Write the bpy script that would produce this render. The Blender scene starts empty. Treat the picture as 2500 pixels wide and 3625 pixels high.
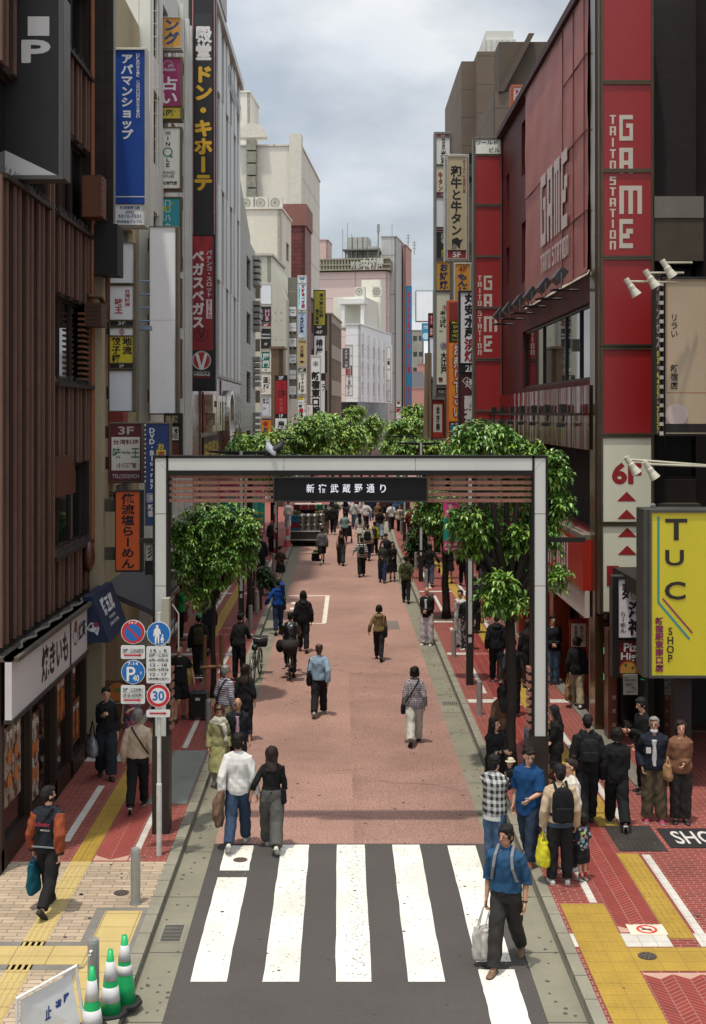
import bpy, math, random
import numpy as np
from mathutils import Vector, Matrix
sc = bpy.context.scene
COL = sc.collection
R = math.radians
# ---- camera: level, looking straight up the street from a raised deck -------------------------
F, CX, HY, H = 4520.0, 1205.0, 1465.0, 6.8
cam = bpy.data.cameras.new('camera'); co = bpy.data.objects.new('camera', cam); COL.objects.link(co)
co.location = (0, 0, H); co.rotation_euler = (R(90), 0, 0)
cam.sensor_fit = 'VERTICAL'; cam.sensor_height = 36; cam.lens = 36 * F / 3625
cam.shift_x = (1250 - CX) / 3625; cam.shift_y = -(1812.5 - HY) / 3625
cam.clip_start = .5; cam.clip_end = 3000
sc.camera = co
# ---- sky, sun, exposure ------------------------------------------------------------------------
SUN = Vector((-.13, -.2, 1)).normalized()
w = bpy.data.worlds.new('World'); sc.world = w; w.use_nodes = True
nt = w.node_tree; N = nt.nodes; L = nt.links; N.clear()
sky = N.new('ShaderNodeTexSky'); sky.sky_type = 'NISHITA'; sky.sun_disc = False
sky.sun_elevation = math.asin(SUN.z); sky.sun_rotation = math.atan2(SUN.x, SUN.y)
sky.air_density = 1.2; sky.dust_density = 2.5; sky.ozone_density = 1.5
tc = N.new('ShaderNodeTexCoord'); mp = N.new('ShaderNodeMapping'); mp.inputs['Scale'].default_value = (1.0, 1.0, 2.2)
mp.inputs['Location'].default_value = (.35, .1, .2)
n1 = N.new('ShaderNodeTexNoise'); n1.inputs['Scale'].default_value = 2.6; n1.inputs['Detail'].default_value = 7; n1.inputs['Roughness'].default_value = .52
n2 = N.new('ShaderNodeTexNoise'); n2.inputs['Scale'].default_value = 5.5; n2.inputs['Detail'].default_value = 6
r1 = N.new('ShaderNodeValToRGB'); r1.color_ramp.elements[0].position = .36; r1.color_ramp.elements[1].position = .6
r2 = N.new('ShaderNodeValToRGB'); r2.color_ramp.elements[0].position = .4; r2.color_ramp.elements[1].position = .64
r2.color_ramp.elements[0].color = (3.9, 4.15, 4.5, 1); r2.color_ramp.elements[1].color = (6.3, 6.45, 6.6, 1)
mx = N.new('ShaderNodeMix'); mx.data_type = 'RGBA'; ml = N.new('ShaderNodeMath'); ml.operation = 'MULTIPLY_ADD'
ml.inputs[1].default_value = .34; ml.inputs[2].default_value = .64
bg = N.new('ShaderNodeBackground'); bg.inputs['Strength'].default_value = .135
ow = N.new('ShaderNodeOutputWorld')
L.new(tc.outputs['Generated'], mp.inputs[0]); L.new(mp.outputs[0], n1.inputs[0]); L.new(mp.outputs[0], n2.inputs[0])
L.new(n1.outputs[0], r1.inputs[0]); L.new(n2.outputs[0], r2.inputs[0]); L.new(r1.outputs[0], ml.inputs[0])
L.new(ml.outputs[0], mx.inputs[0]); L.new(sky.outputs[0], mx.inputs[6]); L.new(r2.outputs[0], mx.inputs[7])
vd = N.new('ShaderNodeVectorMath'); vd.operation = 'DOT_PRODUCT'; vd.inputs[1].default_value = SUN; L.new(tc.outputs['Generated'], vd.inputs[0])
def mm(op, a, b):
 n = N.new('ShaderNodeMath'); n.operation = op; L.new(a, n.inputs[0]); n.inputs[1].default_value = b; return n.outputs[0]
gl_ = mm('ADD', mm('MULTIPLY', mm('POWER', mm('MAXIMUM', vd.outputs['Value'], 0), 2.2), 2.0), 1)  # extra sky brightness around the sun, out of view, added to lift the facades
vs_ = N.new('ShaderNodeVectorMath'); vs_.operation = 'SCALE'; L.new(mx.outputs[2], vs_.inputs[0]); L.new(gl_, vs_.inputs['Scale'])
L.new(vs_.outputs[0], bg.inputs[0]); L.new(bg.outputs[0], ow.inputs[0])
sl = bpy.data.lights.new('sun', 'SUN'); so = bpy.data.objects.new('sun', sl); COL.objects.link(so)
sl.energy = 3.2; sl.angle = R(1.4); sl.color = (1, .94, .84)
so.rotation_euler = SUN.to_track_quat('Z', 'Y').to_euler()
sc.view_settings.view_transform = 'Standard'; sc.view_settings.look = 'None'
sc.view_settings.exposure = .08; sc.view_settings.gamma = 1
sc.cycles.max_bounces = 6; sc.cycles.diffuse_bounces = 3; sc.cycles.glossy_bounces = 3
sc.cycles.use_denoising = True
# ---- library ------------------------------------------------------------------------------------
def W(x, y, Y): return Vector(((x - CX) * Y / F, Y, H - (y - HY) * Y / F))
def G(x, y, z=0.0):
 Y = F * (H - z) / (y - HY); return Vector(((x - CX) * Y / F, Y, z))
def WX(x, y, X):                       # point of a street-parallel wall at X
 Y = F * X / (x - CX); return Vector((X, Y, H - (y - HY) * Y / F))
def lin(c):
 return tuple((v / 255 / 12.92 if v / 255 <= .04045 else ((v / 255 + .055) / 1.055) ** 2.4) for v in c)
MATS = {}
def mat(c, rough=.6, var=.10, scale=2.5, bump=0, metal=0, spec=.4, streak=False, coat=0, emit=0, trans=0, pat=None, c2=None, ps=1.0, bscale=60, tint=None):
 if isinstance(c, int): c = (c >> 16 & 255, c >> 8 & 255, c & 255)
 key = (tuple(c), rough, var, scale, bump, metal, spec, streak, coat, emit, trans, pat, c2, ps, bscale, tint)
 if key in MATS: return MATS[key]
 m = bpy.data.materials.new('mat_%d' % len(MATS)); MATS[key] = m; m.use_nodes = True
 nt = m.node_tree; N = nt.nodes; L = nt.links; b = N['Principled BSDF']
 col = lin(c)
 b.inputs['Roughness'].default_value = rough; b.inputs['Metallic'].default_value = metal
 b.inputs['Specular IOR Level'].default_value = spec; b.inputs['Coat Weight'].default_value = coat
 b.inputs['Coat Roughness'].default_value = .08
 b.inputs['Transmission Weight'].default_value = trans
 tc = N.new('ShaderNodeTexCoord'); src = tc.outputs['Object']
 def rgb(c):
  n = N.new('ShaderNodeRGB'); n.outputs[0].default_value = (*c, 1); return n.outputs[0]
 def mth(op, a, bb=None, cc=None):
  n = N.new('ShaderNodeMath'); n.operation = op
  for i, x in enumerate((a, bb, cc)):
   if x is None: continue
   if isinstance(x, (int, float)): n.inputs[i].default_value = x
   else: L.new(x, n.inputs[i])
  return n.outputs[0]
 def mixc(f, a, bb, typ='MIX'):
  n = N.new('ShaderNodeMix'); n.data_type = 'RGBA'; n.blend_type = typ
  if isinstance(f, (int, float)): n.inputs[0].default_value = f
  else: L.new(f, n.inputs[0])
  for i, x in ((6, a), (7, bb)):
   if isinstance(x, tuple): n.inputs[i].default_value = (*x[:3], 1)
   else: L.new(x, n.inputs[i])
  return n.outputs[2]
 def noise(s, det=4, vec=None, rg=.55):
  n = N.new('ShaderNodeTexNoise'); n.inputs['Scale'].default_value = s; n.inputs['Detail'].default_value = det; n.inputs['Roughness'].default_value = rg
  L.new(vec or src, n.inputs['Vector']); return n.outputs['Fac']
 base = rgb(col)
 sep = None
 if pat:
  s3 = N.new('ShaderNodeSeparateXYZ'); L.new(src, s3.inputs[0]); sx, sy, sz = s3.outputs
  k2 = lin(c2 if not isinstance(c2, int) else (c2 >> 16 & 255, c2 >> 8 & 255, c2 & 255)) if c2 is not None else (.8, .8, .8)
  def sq(v, period, duty): return mth('LESS_THAN', mth('FRACT', mth('DIVIDE', v, period)), duty)
  if pat == 'stripe': base = mixc(sq(sz, ps, .45), base, k2)
  elif pat == 'vstripe': base = mixc(sq(mth('ADD', sx, sy), ps, .45), base, k2)
  elif pat == 'plaid':
   a = mth('ADD', mth('MULTIPLY', sq(sz, ps, .5), .5), mth('MULTIPLY', sq(mth('ADD', sx, sy), ps, .5), .5)); base = mixc(a, base, k2)
  elif pat == 'check':
   a = mth('MAXIMUM', sq(sz, ps, .25), sq(mth('ADD', sx, mth('MULTIPLY', sy, .7)), ps, .25)); base = mixc(a, base, k2)
  elif pat == 'blot':
   f = noise(ps, 2); r = N.new('ShaderNodeValToRGB'); r.color_ramp.elements[0].position = .5; r.color_ramp.elements[1].position = .54; L.new(f, r.inputs[0]); base = mixc(r.outputs[0], base, k2)
  elif pat == 'floral':
   v = N.new('ShaderNodeTexVoronoi'); v.inputs['Scale'].default_value = ps; L.new(src, v.inputs['Vector']);
   h = N.new('ShaderNodeHueSaturation'); h.inputs['Saturation'].default_value = .75; h.inputs['Value'].default_value = .5; L.new(v.outputs['Color'], h.inputs['Color'])
   base = mixc(mth('LESS_THAN', v.outputs['Distance'], .5), base, h.outputs[0])
  elif pat in ('brick', 'brickx', 'brickz'):
   bt = N.new('ShaderNodeTexBrick'); bt.inputs['Color1'].default_value = (*col, 1); bt.inputs['Color2'].default_value = (*[x * .72 for x in col], 1)
   bt.inputs['Mortar'].default_value = (*k2, 1); bt.inputs['Scale'].default_value = 1; bt.inputs['Mortar Size'].default_value = ps * .055
   bt.inputs['Brick Width'].default_value = ps * 2.2; bt.inputs['Row Height'].default_value = ps * .75; bt.inputs['Mortar Smooth'].default_value = .1
   cb = N.new('ShaderNodeCombineXYZ')
   u, v = {'brick': (sx, sy), 'brickx': (sy, sz), 'brickz': (mth('ADD', sx, sy), sz)}[pat]
   L.new(u, cb.inputs[0]); L.new(v, cb.inputs[1]); L.new(cb.outputs[0], bt.inputs['Vector']); base = bt.outputs['Color']
  elif pat in ('tile', 'tilef'):
   a = mth('MAXIMUM', sq(sz if pat == 'tile' else sy, ps, .035), sq(mth('ADD', sx, sy) if pat == 'tile' else sx, ps * (1.6 if pat == 'tile' else 1), .03)); base = mixc(a, base, k2)
  elif pat == 'speck':
   f = noise(ps, 3, rg=.75); r = N.new('ShaderNodeValToRGB'); r.color_ramp.elements[0].position = .38; r.color_ramp.elements[1].position = .56; L.new(f, r.inputs[0]);
   base = mixc(r.outputs[0], k2, base)
  elif pat == 'attr':
   a = N.new('ShaderNodeAttribute'); a.attribute_name = 'tone'; base = mixc(a.outputs['Fac'], base, k2)
 if var:
  vec = None
  if streak:
   mpn = N.new('ShaderNodeMapping'); mpn.inputs['Scale'].default_value = (1, 1, .12); L.new(src, mpn.inputs[0]); vec = mpn.outputs[0]
  f = noise(scale, 6, vec); f2 = noise(scale * 9, 3)
  r = N.new('ShaderNodeMapRange'); r.inputs[1].default_value = .28; r.inputs[2].default_value = .72; r.inputs[3].default_value = 1 - var * 1.6; r.inputs[4].default_value = 1 + var * .8
  L.new(mth('ADD', mth('MULTIPLY', f, .75), mth('MULTIPLY', f2, .25)), r.inputs[0])
  base = mixc(1.0, base, r.outputs[0], 'MULTIPLY')
  rr = N.new('ShaderNodeMapRange'); rr.inputs[3].default_value = max(0, rough - .12); rr.inputs[4].default_value = min(1, rough + .12); L.new(f, rr.inputs[0]); L.new(rr.outputs[0], b.inputs['Roughness'])
 L.new(base, b.inputs['Base Color'])
 if bump:
  bn = N.new('ShaderNodeBump'); bn.inputs['Strength'].default_value = bump; bn.inputs['Distance'].default_value = .01
  L.new(noise(bscale, 4), bn.inputs['Height']); L.new(bn.outputs[0], b.inputs['Normal'])
 if emit:
  L.new(base, b.inputs['Emission Color']); b.inputs['Emission Strength'].default_value = emit
 return m
def glass(c=0x0c0f10, rough=.04): return mat(c, rough=rough, var=0, spec=.9)
class MB:
 def __init__(s): s.v = []; s.f = []; s.m = []; s.tone = None
 def add(s, vs, fs, mi=0):
  o = len(s.v); s.v += [tuple(p) for p in vs]; s.f += [tuple(i + o for i in f) for f in fs]; s.m += [mi] * len(fs); return s
 def box(s, a, b, mi=0):
  x0, x1 = sorted((a[0], b[0])); y0, y1 = sorted((a[1], b[1])); z0, z1 = sorted((a[2], b[2]))
  return s.add([(x0, y0, z0), (x1, y0, z0), (x1, y1, z0), (x0, y1, z0), (x0, y0, z1), (x1, y0, z1), (x1, y1, z1), (x0, y1, z1)],
                     [(0, 3, 2, 1), (4, 5, 6, 7), (0, 1, 5, 4), (1, 2, 6, 5), (2, 3, 7, 6), (3, 0, 4, 7)], mi)
 def obox(s, c, U, V, N, a, b, mi=0):   # box in a local frame
  P = lambda u, v, n: c + U * u + V * v + N * n
  (u0, v0, n0), (u1, v1, n1) = a, b
  return s.add([P(u0, v0, n0), P(u1, v0, n0), P(u1, v1, n0), P(u0, v1, n0), P(u0, v0, n1), P(u1, v0, n1), P(u1, v1, n1), P(u0, v1, n1)],
                     [(0, 3, 2, 1), (4, 5, 6, 7), (0, 1, 5, 4), (1, 2, 6, 5), (2, 3, 7, 6), (3, 0, 4, 7)], mi)
 def quad(s, *p, mi=0): return s.add(p, [tuple(range(len(p)))], mi)
 def prism(s, pts, off, mi=0):
  n = len(pts); off = Vector(off); q = [Vector(p) for p in pts]
  return s.add(q + [p + off for p in q], [tuple(range(n))[::-1], tuple(range(n, 2 * n))] + [(i, (i + 1) % n, (i + 1) % n + n, i + n) for i in range(n)], mi)
 def tube(s, pts, r, n=10, mi=0, cap=True):
  pts = [Vector(p) for p in pts]; k = len(pts); rs = r if isinstance(r, (list, tuple)) else [r] * k
  o = len(s.v); up = None
  for i, p in enumerate(pts):
   d = (pts[min(i + 1, k - 1)] - pts[max(i - 1, 0)])
   d = d.normalized() if d.length > 1e-9 else Vector((0, 0, 1))
   if up is None: up = d.orthogonal().normalized()
   up = (up - d * up.dot(d)); up = up.normalized() if up.length > 1e-6 else d.orthogonal().normalized()
   sd = d.cross(up)
   for j in range(n):
    a = 2 * math.pi * j / n; s.v.append(tuple(p + (up * math.cos(a) + sd * math.sin(a)) * rs[i]))
  for i in range(k - 1):
   for j in range(n):
    a, b = o + i * n + j, o + i * n + (j + 1) % n; s.f.append((a, b, b + n, a + n)); s.m.append(mi)
  if cap:
   s.f.append(tuple(o + j for j in range(n))[::-1]); s.m.append(mi); s.f.append(tuple(o + (k - 1) * n + j for j in range(n))); s.m.append(mi)
  return s
 def lathe(s, c, prof, n=20, mi=0):      # prof: (r, z)
  c = Vector(c); return s.tube([c + Vector((0, 0, z)) for r, z in prof], [max(r, 1e-4) for r, z in prof], n, mi)
 def ball(s, c, r, n=12, mi=0):
  c = Vector(c); r = r if isinstance(r, (tuple, list)) else (r, r, r); o = len(s.v); h = n // 2
  for i in range(h + 1):
   t = math.pi * i / h
   for j in range(n):
    a = 2 * math.pi * j / n; s.v.append((c.x + r[0] * math.sin(t) * math.cos(a), c.y + r[1] * math.sin(t) * math.sin(a), c.z + r[2] * math.cos(t)))
  for i in range(h):
   for j in range(n):
    a, b = o + i * n + j, o + i * n + (j + 1) % n; s.f.append((a, a + n, b + n, b)); s.m.append(mi)
  return s
 def build(s, name, mats, parent=None, smooth=False, bevel=0):
  me = bpy.data.meshes.new(name); me.from_pydata(s.v, [], s.f)
  for m in (mats if isinstance(mats, (list, tuple)) else [mats]): me.materials.append(m)
  me.polygons.foreach_set('material_index', s.m)
  if smooth: me.polygons.foreach_set('use_smooth', [True] * len(s.f))
  if s.tone is not None:
   a = me.attributes.new('tone', 'FLOAT', 'FACE'); a.data.foreach_set('value', s.tone)
  me.update()
  o = bpy.data.objects.new(name, me); COL.objects.link(o)
  if parent: own(o, parent)
  if bevel:
   bv = o.modifiers.new('edge', 'BEVEL'); bv.width = bevel; bv.segments = 2; bv.limit_method = 'ANGLE'
  return o
def wloc(o):
 t = Vector(o.location);
 return t + wloc(o.parent) if (o.parent and o.type == 'EMPTY') else t
def own(o, parent):
 o.parent = parent
 base = parent
 if parent.type == 'EMPTY': o.matrix_parent_inverse = Matrix.Translation(-Vector(parent.location))
def tag(o, label, cat, group=None):
 o['label'] = label; o['category'] = cat
 if group: o['group'] = group
 return o
def thing(name, label, cat, loc=(0, 0, 0), group=None):
 o = bpy.data.objects.new(name, None); o.empty_display_size = .1; COL.objects.link(o); o.location = loc
 return tag(o, label, cat, group)
def struct(o, kind='structure'): o['kind'] = kind; return o
def kids(o): return [c for c in COL.objects if c.parent == o]
def dup(root, delta, label=None, rz=0):
 r = root.copy(); COL.objects.link(r); r.location = Vector(root.location) + Vector(delta); r.rotation_euler = (0, 0, rz)
 if label: r['label'] = label
 for ch in root.children:
  c = ch.copy(); COL.objects.link(c); c.parent = r; c.matrix_parent_inverse = ch.matrix_parent_inverse.copy()
  for g in ch.children:
   d = g.copy(); COL.objects.link(d); d.parent = c; d.matrix_parent_inverse = g.matrix_parent_inverse.copy()
 return r
def wall_open(mb, O, U, Nn, Ln, Ht, ops, th=.25, mi=0):
 """wall in the plane of U and Z, outward normal Nn, with openings (u0,u1,z0,z1) cut through it"""
 Z = Vector((0, 0, 1)); us = sorted({0, Ln, *[x for o in ops for x in o[:2]]}); zs = sorted({0, Ht, *[x for o in ops for x in o[2:4]]})
 for i in range(len(us) - 1):
  run = None
  for j in range(len(zs)):
   full = j < len(zs) - 1 and not any(o[0] <= us[i] + 1e-6 and o[1] >= us[i + 1] - 1e-6 and o[2] <= zs[j] + 1e-6 and o[3] >= zs[j + 1] - 1e-6 for o in ops)
   if full and run is None: run = zs[j]
   if not full and run is not None:
    mb.obox(O, U, Z, Nn, (us[i], run, -th), (us[i + 1], zs[j], 0), mi); run = None
# ---- writing ------------------------------------------------------------------------------------
GL = {}
def glyph(s, bold=0.0):
 k = (s, bold)
 if k in GL: return GL[k]
 cu = bpy.data.curves.new('t', 'FONT'); cu.body = s; cu.offset = bold; cu.resolution_u = 3; cu.align_x = 'LEFT'; cu.fill_mode = 'FRONT'
 o = bpy.data.objects.new('t', cu); COL.objects.link(o)
 dg = bpy.context.evaluated_depsgraph_get(); me = bpy.data.meshes.new_from_object(o.evaluated_get(dg))
 v = np.zeros(len(me.vertices) * 3); me.vertices.foreach_get('co', v); v = v.reshape(-1, 3)[:, :2]
 fs = [tuple(p.vertices) for p in me.polygons]
 bpy.data.objects.remove(o); bpy.data.curves.remove(cu); bpy.data.meshes.remove(me)
 GL[k] = (v, fs); return GL[k]
def letters(mb, s, box, f, mi=0, d='h', bold=.012, slant=0):
 x0, y0, x1, y1 = box
 if bold > .025:                      # heavy strokes: the outline laid five times, each a hair in front of the last
  hgt = (y1 - y0) / len(s) if d == 'v' else (y1 - y0) / (1 + s.count('\n')); e = (bold - .018) * hgt * 1.0
  for j, (a, b) in enumerate(((0, 0), (e, 0), (-e, 0), (0, e), (0, -e))):
   letters(mb, s, (x0 + a, y0 + b, x1 + a, y1 + b), (lambda u, v, j=j: f(u, v, j * .12)), mi, d, .018)
  return
 if d == 'h':
  v, fs = glyph(s, bold)
  if not len(v): return
  a, b = v.min(0), v.max(0); sp = np.maximum(b - a, 1e-6)
  mb.add([f(x0 + (p[0] - a[0]) / sp[0] * (x1 - x0) + slant * (p[1] - a[1]) / sp[1], y1 + (p[1] - a[1]) / sp[1] * (y0 - y1)) for p in v], fs, mi)
 else:
  n = len(s); ch = (y1 - y0) / n
  for i, c in enumerate(s):
   if c in ' 　': continue
   v, fs = glyph(c, bold)
   if not len(v): continue
   cx, cy = (x0 + x1) / 2, y0 + (i + .5) * ch
   rot = c in 'ー-－~〜|'
   a, b = v.min(0), v.max(0); ce = (a + b) / 2
   if ord(c) < 0x2000:
    k = .86 / max(b[1] - a[1], .72); q = (v - ce) * k; ky = ch; kx = min(x1 - x0, ch * 1.5)
   else:
    q = v - np.array([.5, .37]); ky = ch * .98; kx = (x1 - x0) * .98
   if rot: q = np.stack([q[:, 1], -q[:, 0]], 1) if ord(c) < 0x2000 else np.stack([(v - ce)[:, 1], -(v - ce)[:, 0]], 1)
   mb.add([f(cx + p[0] * kx, cy - p[1] * ky) for p in q], fs, mi)
def blocks(mb, rows, box, f, mi=0):      # letter drawn as square blocks
 x0, y0, x1, y1 = box; nr = len(rows); nc = max(len(r) for r in rows); dx = (x1 - x0) / nc; dy = (y1 - y0) / nr
 for j, r in enumerate(rows):
  i = 0
  while i < len(r):
   if r[i] == '#':
    k = i
    while k < len(r) and r[k] == '#': k += 1
    a, b, c, d = x0 + i * dx, x0 + k * dx, y0 + j * dy, y0 + (j + 1) * dy + dy * .01
    mb.quad(f(a, d), f(b, d), f(b, c), f(a, c), mi=mi); i = k
   else: i += 1
BF = {'G': ['####', '#...', '#.##', '#..#', '#..#', '####'], 'A': ['###', '#.#', '#.#', '###', '#.#', '#.#'], 'M': ['#####', '#.#.#', '#.#.#', '#.#.#', '#.#.#', '#.#.#'],
      'E': ['####', '#...', '#.##', '###.', '#...', '####'], 'T': ['###', '.#.', '.#.', '.#.', '.#.', '.#.'], 'I': ['#', '#', '#', '#', '#', '#'], 'O': ['###', '#.#', '#.#', '#.#', '#.#', '###'],
      'S': ['###', '#..', '###', '..#', '..#', '###'], 'N': ['###', '#.#', '#.#', '#.#', '#.#', '#.#'], 'V': ['#...#', '#...#', '#...#', '.#.#.', '.#.#.', '..#..'], 'D': ['##.', '#.#', '#.#', '#.#', '#.#', '##.']}
def blockword(mb, s, box, f, mi=0, d='v', gap=.22):
 x0, y0, x1, y1 = box
 if d == 'v':
  ch = (y1 - y0) / len(s)
  for i, c in enumerate(s):
   if c == ' ': continue
   wd = (x1 - x0) * (.3 if c == 'I' else 1); cx = (x0 + x1) / 2
   blocks(mb, BF[c], (cx - wd / 2, y0 + i * ch, cx + wd / 2, y0 + (i + 1 - gap) * ch), f, mi)
 else:
  tot = sum(.45 if c in ' I' else 1 for c in s); u = (x1 - x0) / tot; x = x0
  for c in s:
   cw = u * (.45 if c in ' I' else 1)
   if c != ' ': blocks(mb, BF[c], (x, y0, x + cw * (1 - gap), y1), f, mi)
   x += cw
def disc(mb, c, r, f, mi=0, n=28, a0=0, a1=360):
 a = [R(a0 + (a1 - a0) * i / n) for i in range(n + 1)]
 mb.add([f(c[0], c[1])] + [f(c[0] + r * math.cos(t), c[1] - r * math.sin(t)) for t in a], [(0, i, i + 1) for i in range(1, n + 1)], mi)
def ring(mb, c, r0, r1, f, mi=0, n=28):
 vs = []
 for i in range(n):
  t = 2 * math.pi * i / n
  for r in (r0, r1): vs.append(f(c[0] + r * math.cos(t), c[1] - r * math.sin(t)))
 mb.add(vs, [(2 * i, 2 * i + 1, (2 * i + 3) % (2 * n), (2 * i + 2) % (2 * n)) for i in range(n)], mi)
def rect(mb, b, f, mi=0):
 x0, y0, x1, y1 = b; mb.quad(f(x0, y1), f(x1, y1), f(x1, y0), f(x0, y0), mi=mi)
def line(mb, pts, wd, f, mi=0):
 for (ax, ay), (bx, by) in zip(pts, pts[1:]):
  dx, dy = bx - ax, by - ay; l = math.hypot(dx, dy) or 1; nx, ny = -dy / l * wd / 2, dx / l * wd / 2
  mb.quad(f(ax + nx, ay + ny), f(bx + nx, by + ny), f(bx - nx, by - ny), f(ax - nx, ay - ny), mi=mi)
def draw(mb, items, f, cols):
 """items: ('t', text, box, colour, dir, bold) / ('r', box, col) / ('o', centre, r, col) / ('g', c, r0, r1, col) / ('l', pts, width, col) / ('b', word, box, col, dir) / ('p', pts, col)"""
 def ci(c):
  m = c if not isinstance(c, (int, tuple)) else mat(c, rough=.55, var=.04)
  if m not in cols: cols.append(m)
  return cols.index(m)
 for k, it in enumerate(items):
  g = lambda u, v, e=0, k=k: f(u, v, k + e)
  if it[0] == 't': letters(mb, it[1], it[2], g, ci(it[3]), it[4] if len(it) > 4 else 'h', it[5] if len(it) > 5 else .012)
  elif it[0] == 'r': rect(mb, it[1], g, ci(it[2]))
  elif it[0] == 'o': disc(mb, it[1], it[2], g, ci(it[3]))
  elif it[0] == 'g': ring(mb, it[1], it[2], it[3], g, ci(it[4]))
  elif it[0] == 'l': line(mb, it[1], it[2], g, ci(it[3]))
  elif it[0] == 'b': blockword(mb, it[1], it[2], g, ci(it[3]), it[4] if len(it) > 4 else 'v')
  elif it[0] == 'p': mb.quad(*[g(*p) for p in it[1]], mi=ci(it[2]))
def lettering(items, f, parent, name='lettering'):
 mb = MB(); cols = []; draw(mb, items, f, cols)
 if mb.f: return mb.build(name, cols, parent)
# ---- the ground -----------------------------------------------------------------------------------
PINK = mat(0xa07b6b, rough=.85, var=.22, scale=.33, pat='speck', c2=0x765c54, ps=26, bump=.35, bscale=70)
ASPH = mat(0x4a4541, rough=.9, var=.12, scale=.8, pat='speck', c2=0x3a3734, ps=55, bump=.4, bscale=90)
PAINT = mat(0xd6d2c5, rough=.75, var=.17, scale=1.1, pat='speck', c2=0xc3bfb4, ps=30, bump=.15)
CONC = mat(0x767261, rough=.9, var=.16, scale=.9, bump=.2)
KERB = mat(0x7c7868, rough=.9, var=.18, scale=1.7, bump=.25)
def sheet(name, x0, y0, x1, y1, z, m, lo=None):
 mb = MB()
 if lo is None: mb.quad((x0, y0, z), (x1, y0, z), (x1, y1, z), (x0, y1, z))
 else: mb.box((x0, y0, lo), (x1, y1, z))
 return struct(mb.build(name, m))
g = MB(); g.quad((-400, -40, -.03), (400, -40, -.03), (400, 1200, -.03), (-400, 1200, -.03))
struct(g.build('ground', mat(0x6f6a64, rough=.95, var=.1)))
sheet('asphalt_road', -2.0, 2, 2.31, 20.2, 0, ASPH)
def bend(x, y):                      # the street swings gently to the right beyond 66 m
 return x + (max(0, y - 66) ** 2 / 520 if y < 110 else (44 ** 2 / 520 + (y - 110) * .17))
def strip(name, xa, xb, ys, z, m, lo=None):
 mb = MB()
 for a, b in zip(ys, ys[1:]):
  p = [(bend(xa, a), a), (bend(xb, a), a), (bend(xb, b), b), (bend(xa, b), b)]
  if lo is None: mb.quad(*[(x, y, z) for x, y in p])
  else: mb.prism([(x, y, lo) for x, y in p], (0, 0, z - lo))
 return struct(mb.build(name, m))
FAR = [20.2, 66, 74, 82, 90, 100, 110, 150, 230]
strip('pink_road', -1.99, 2.33, FAR, .001, PINK)
sheet('pink_road_patch', .22, 20.21, 2.325, 33.5, .0018, mat(0x987466, rough=.88, var=.22, scale=.7, pat='speck', c2=0x6c544c, ps=24, bump=.4, bscale=70))
for nm, xa, xb in (('concrete_gutter', -2.44, -1.99), ('concrete_gutter', 2.32, 2.79)):
 strip(nm, xa, xb, [2] + FAR, .003, CONC)
jt = MB()
for s in (-1, 1):
 y = 12.4
 while y < 64:
  x0, x1 = (-2.44, -1.99) if s < 0 else (2.32, 2.79)
  jt.quad((x0, y, .006), (x1, y, .006), (x1, y + .018, .006), (x0, y + .018, .006)); y += 1.85
 jt.quad(*[(x, y, .0065) for x, y in (((-2.435, 10), (-2.41, 10), (-2.41, 64), (-2.435, 64)) if s < 0 else ((2.76, 10), (2.785, 10), (2.785, 64), (2.76, 64)))])
struct(jt.build('gutter_joint_lines', mat(0x4d4a42, rough=.95)))
for xa, xb in ((-2.6, -2.44), (2.79, 2.94)): strip('kerb', xa, xb, [2] + FAR, .112, KERB, lo=-.02)
kj = MB()
for xa, xb in ((-2.603, -2.436), (2.786, 2.943)):
 y = 12.1
 while y < 60: kj.box((xa, y, .05), (xb, y + .015, .1145)); y += .62
struct(kj.build('kerb_joint_lines', mat(0x55524a, rough=.95)))
zb = MB(); P0, PW = -1.965, .452
XS = [G(512, 1953 * 1.5664).x]
for i in range(5):
 x0 = -1.80 + i * .872; x1 = x0 + .435
 ys = [(15.28, 18.72), (19.0, 20.1)] if i == 0 else ([(13.9, 15.62), (15.84, 20.1)] if i == 4 else [(15.28, 20.14)])
 for a, b in ys:
  n = 14; pts = []
  rr = random.Random(i)
  for k in range(n + 1): pts.append((x0 + rr.uniform(-.006, .006), a + (b - a) * k / n))
  for k in range(n + 1): pts.append((x1 + rr.uniform(-.006, .006), b - (b - a) * k / n))
  zb.quad(*[(min(x, 2.29), y, .005) for x, y in pts][::-1])
struct(zb.build('zebra_crossing_markings', PAINT))
bx = MB()                            # loading bay painted on the pink road
bx.quad(*[(x, y, .006) for x, y in ((-1.9, 41.3), (-.5, 41.3), (-.5, 41.45), (-1.9, 41.45))])
bx.quad(*[(x, y, .006) for x, y in ((-1.9, 47.6), (-.4, 47.6), (-.4, 47.8), (-1.9, 47.8))])
bx.quad(*[(x, y, .0065) for x, y in ((-.6, 41.45), (-.45, 41.45), (-.4, 47.6), (-.55, 47.6))])
for y0 in (43, 44.3, 45.6): bx.quad(*[(x, y, .006) for x, y in ((-1.75, y0), (-1.2, y0), (-1.2, y0 + .5), (-1.75, y0 + .5))])
struct(bx.build('loading_bay_markings', mat(0xcfc3b2, rough=.8, var=.15, scale=3)))
PV = .10
RED = mat(0x7d382e, rough=.8, var=.18, scale=1.3, pat='brick', c2=0x98695c, ps=.1, bump=.12)
REDR = mat(0x7a3128, rough=.8, var=.18, scale=1.3, pat='brick', c2=0x9c7468, ps=.1, bump=.12)
BEIGE = mat(0xa8957d, rough=.85, var=.12, scale=1.5, pat='brick', c2=0x6f6252, ps=.14, bump=.2)
YEL = mat(0x96792c, rough=.8, var=.14, scale=2.5, pat='tilef', c2=0x7c6428, ps=.3)
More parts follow.
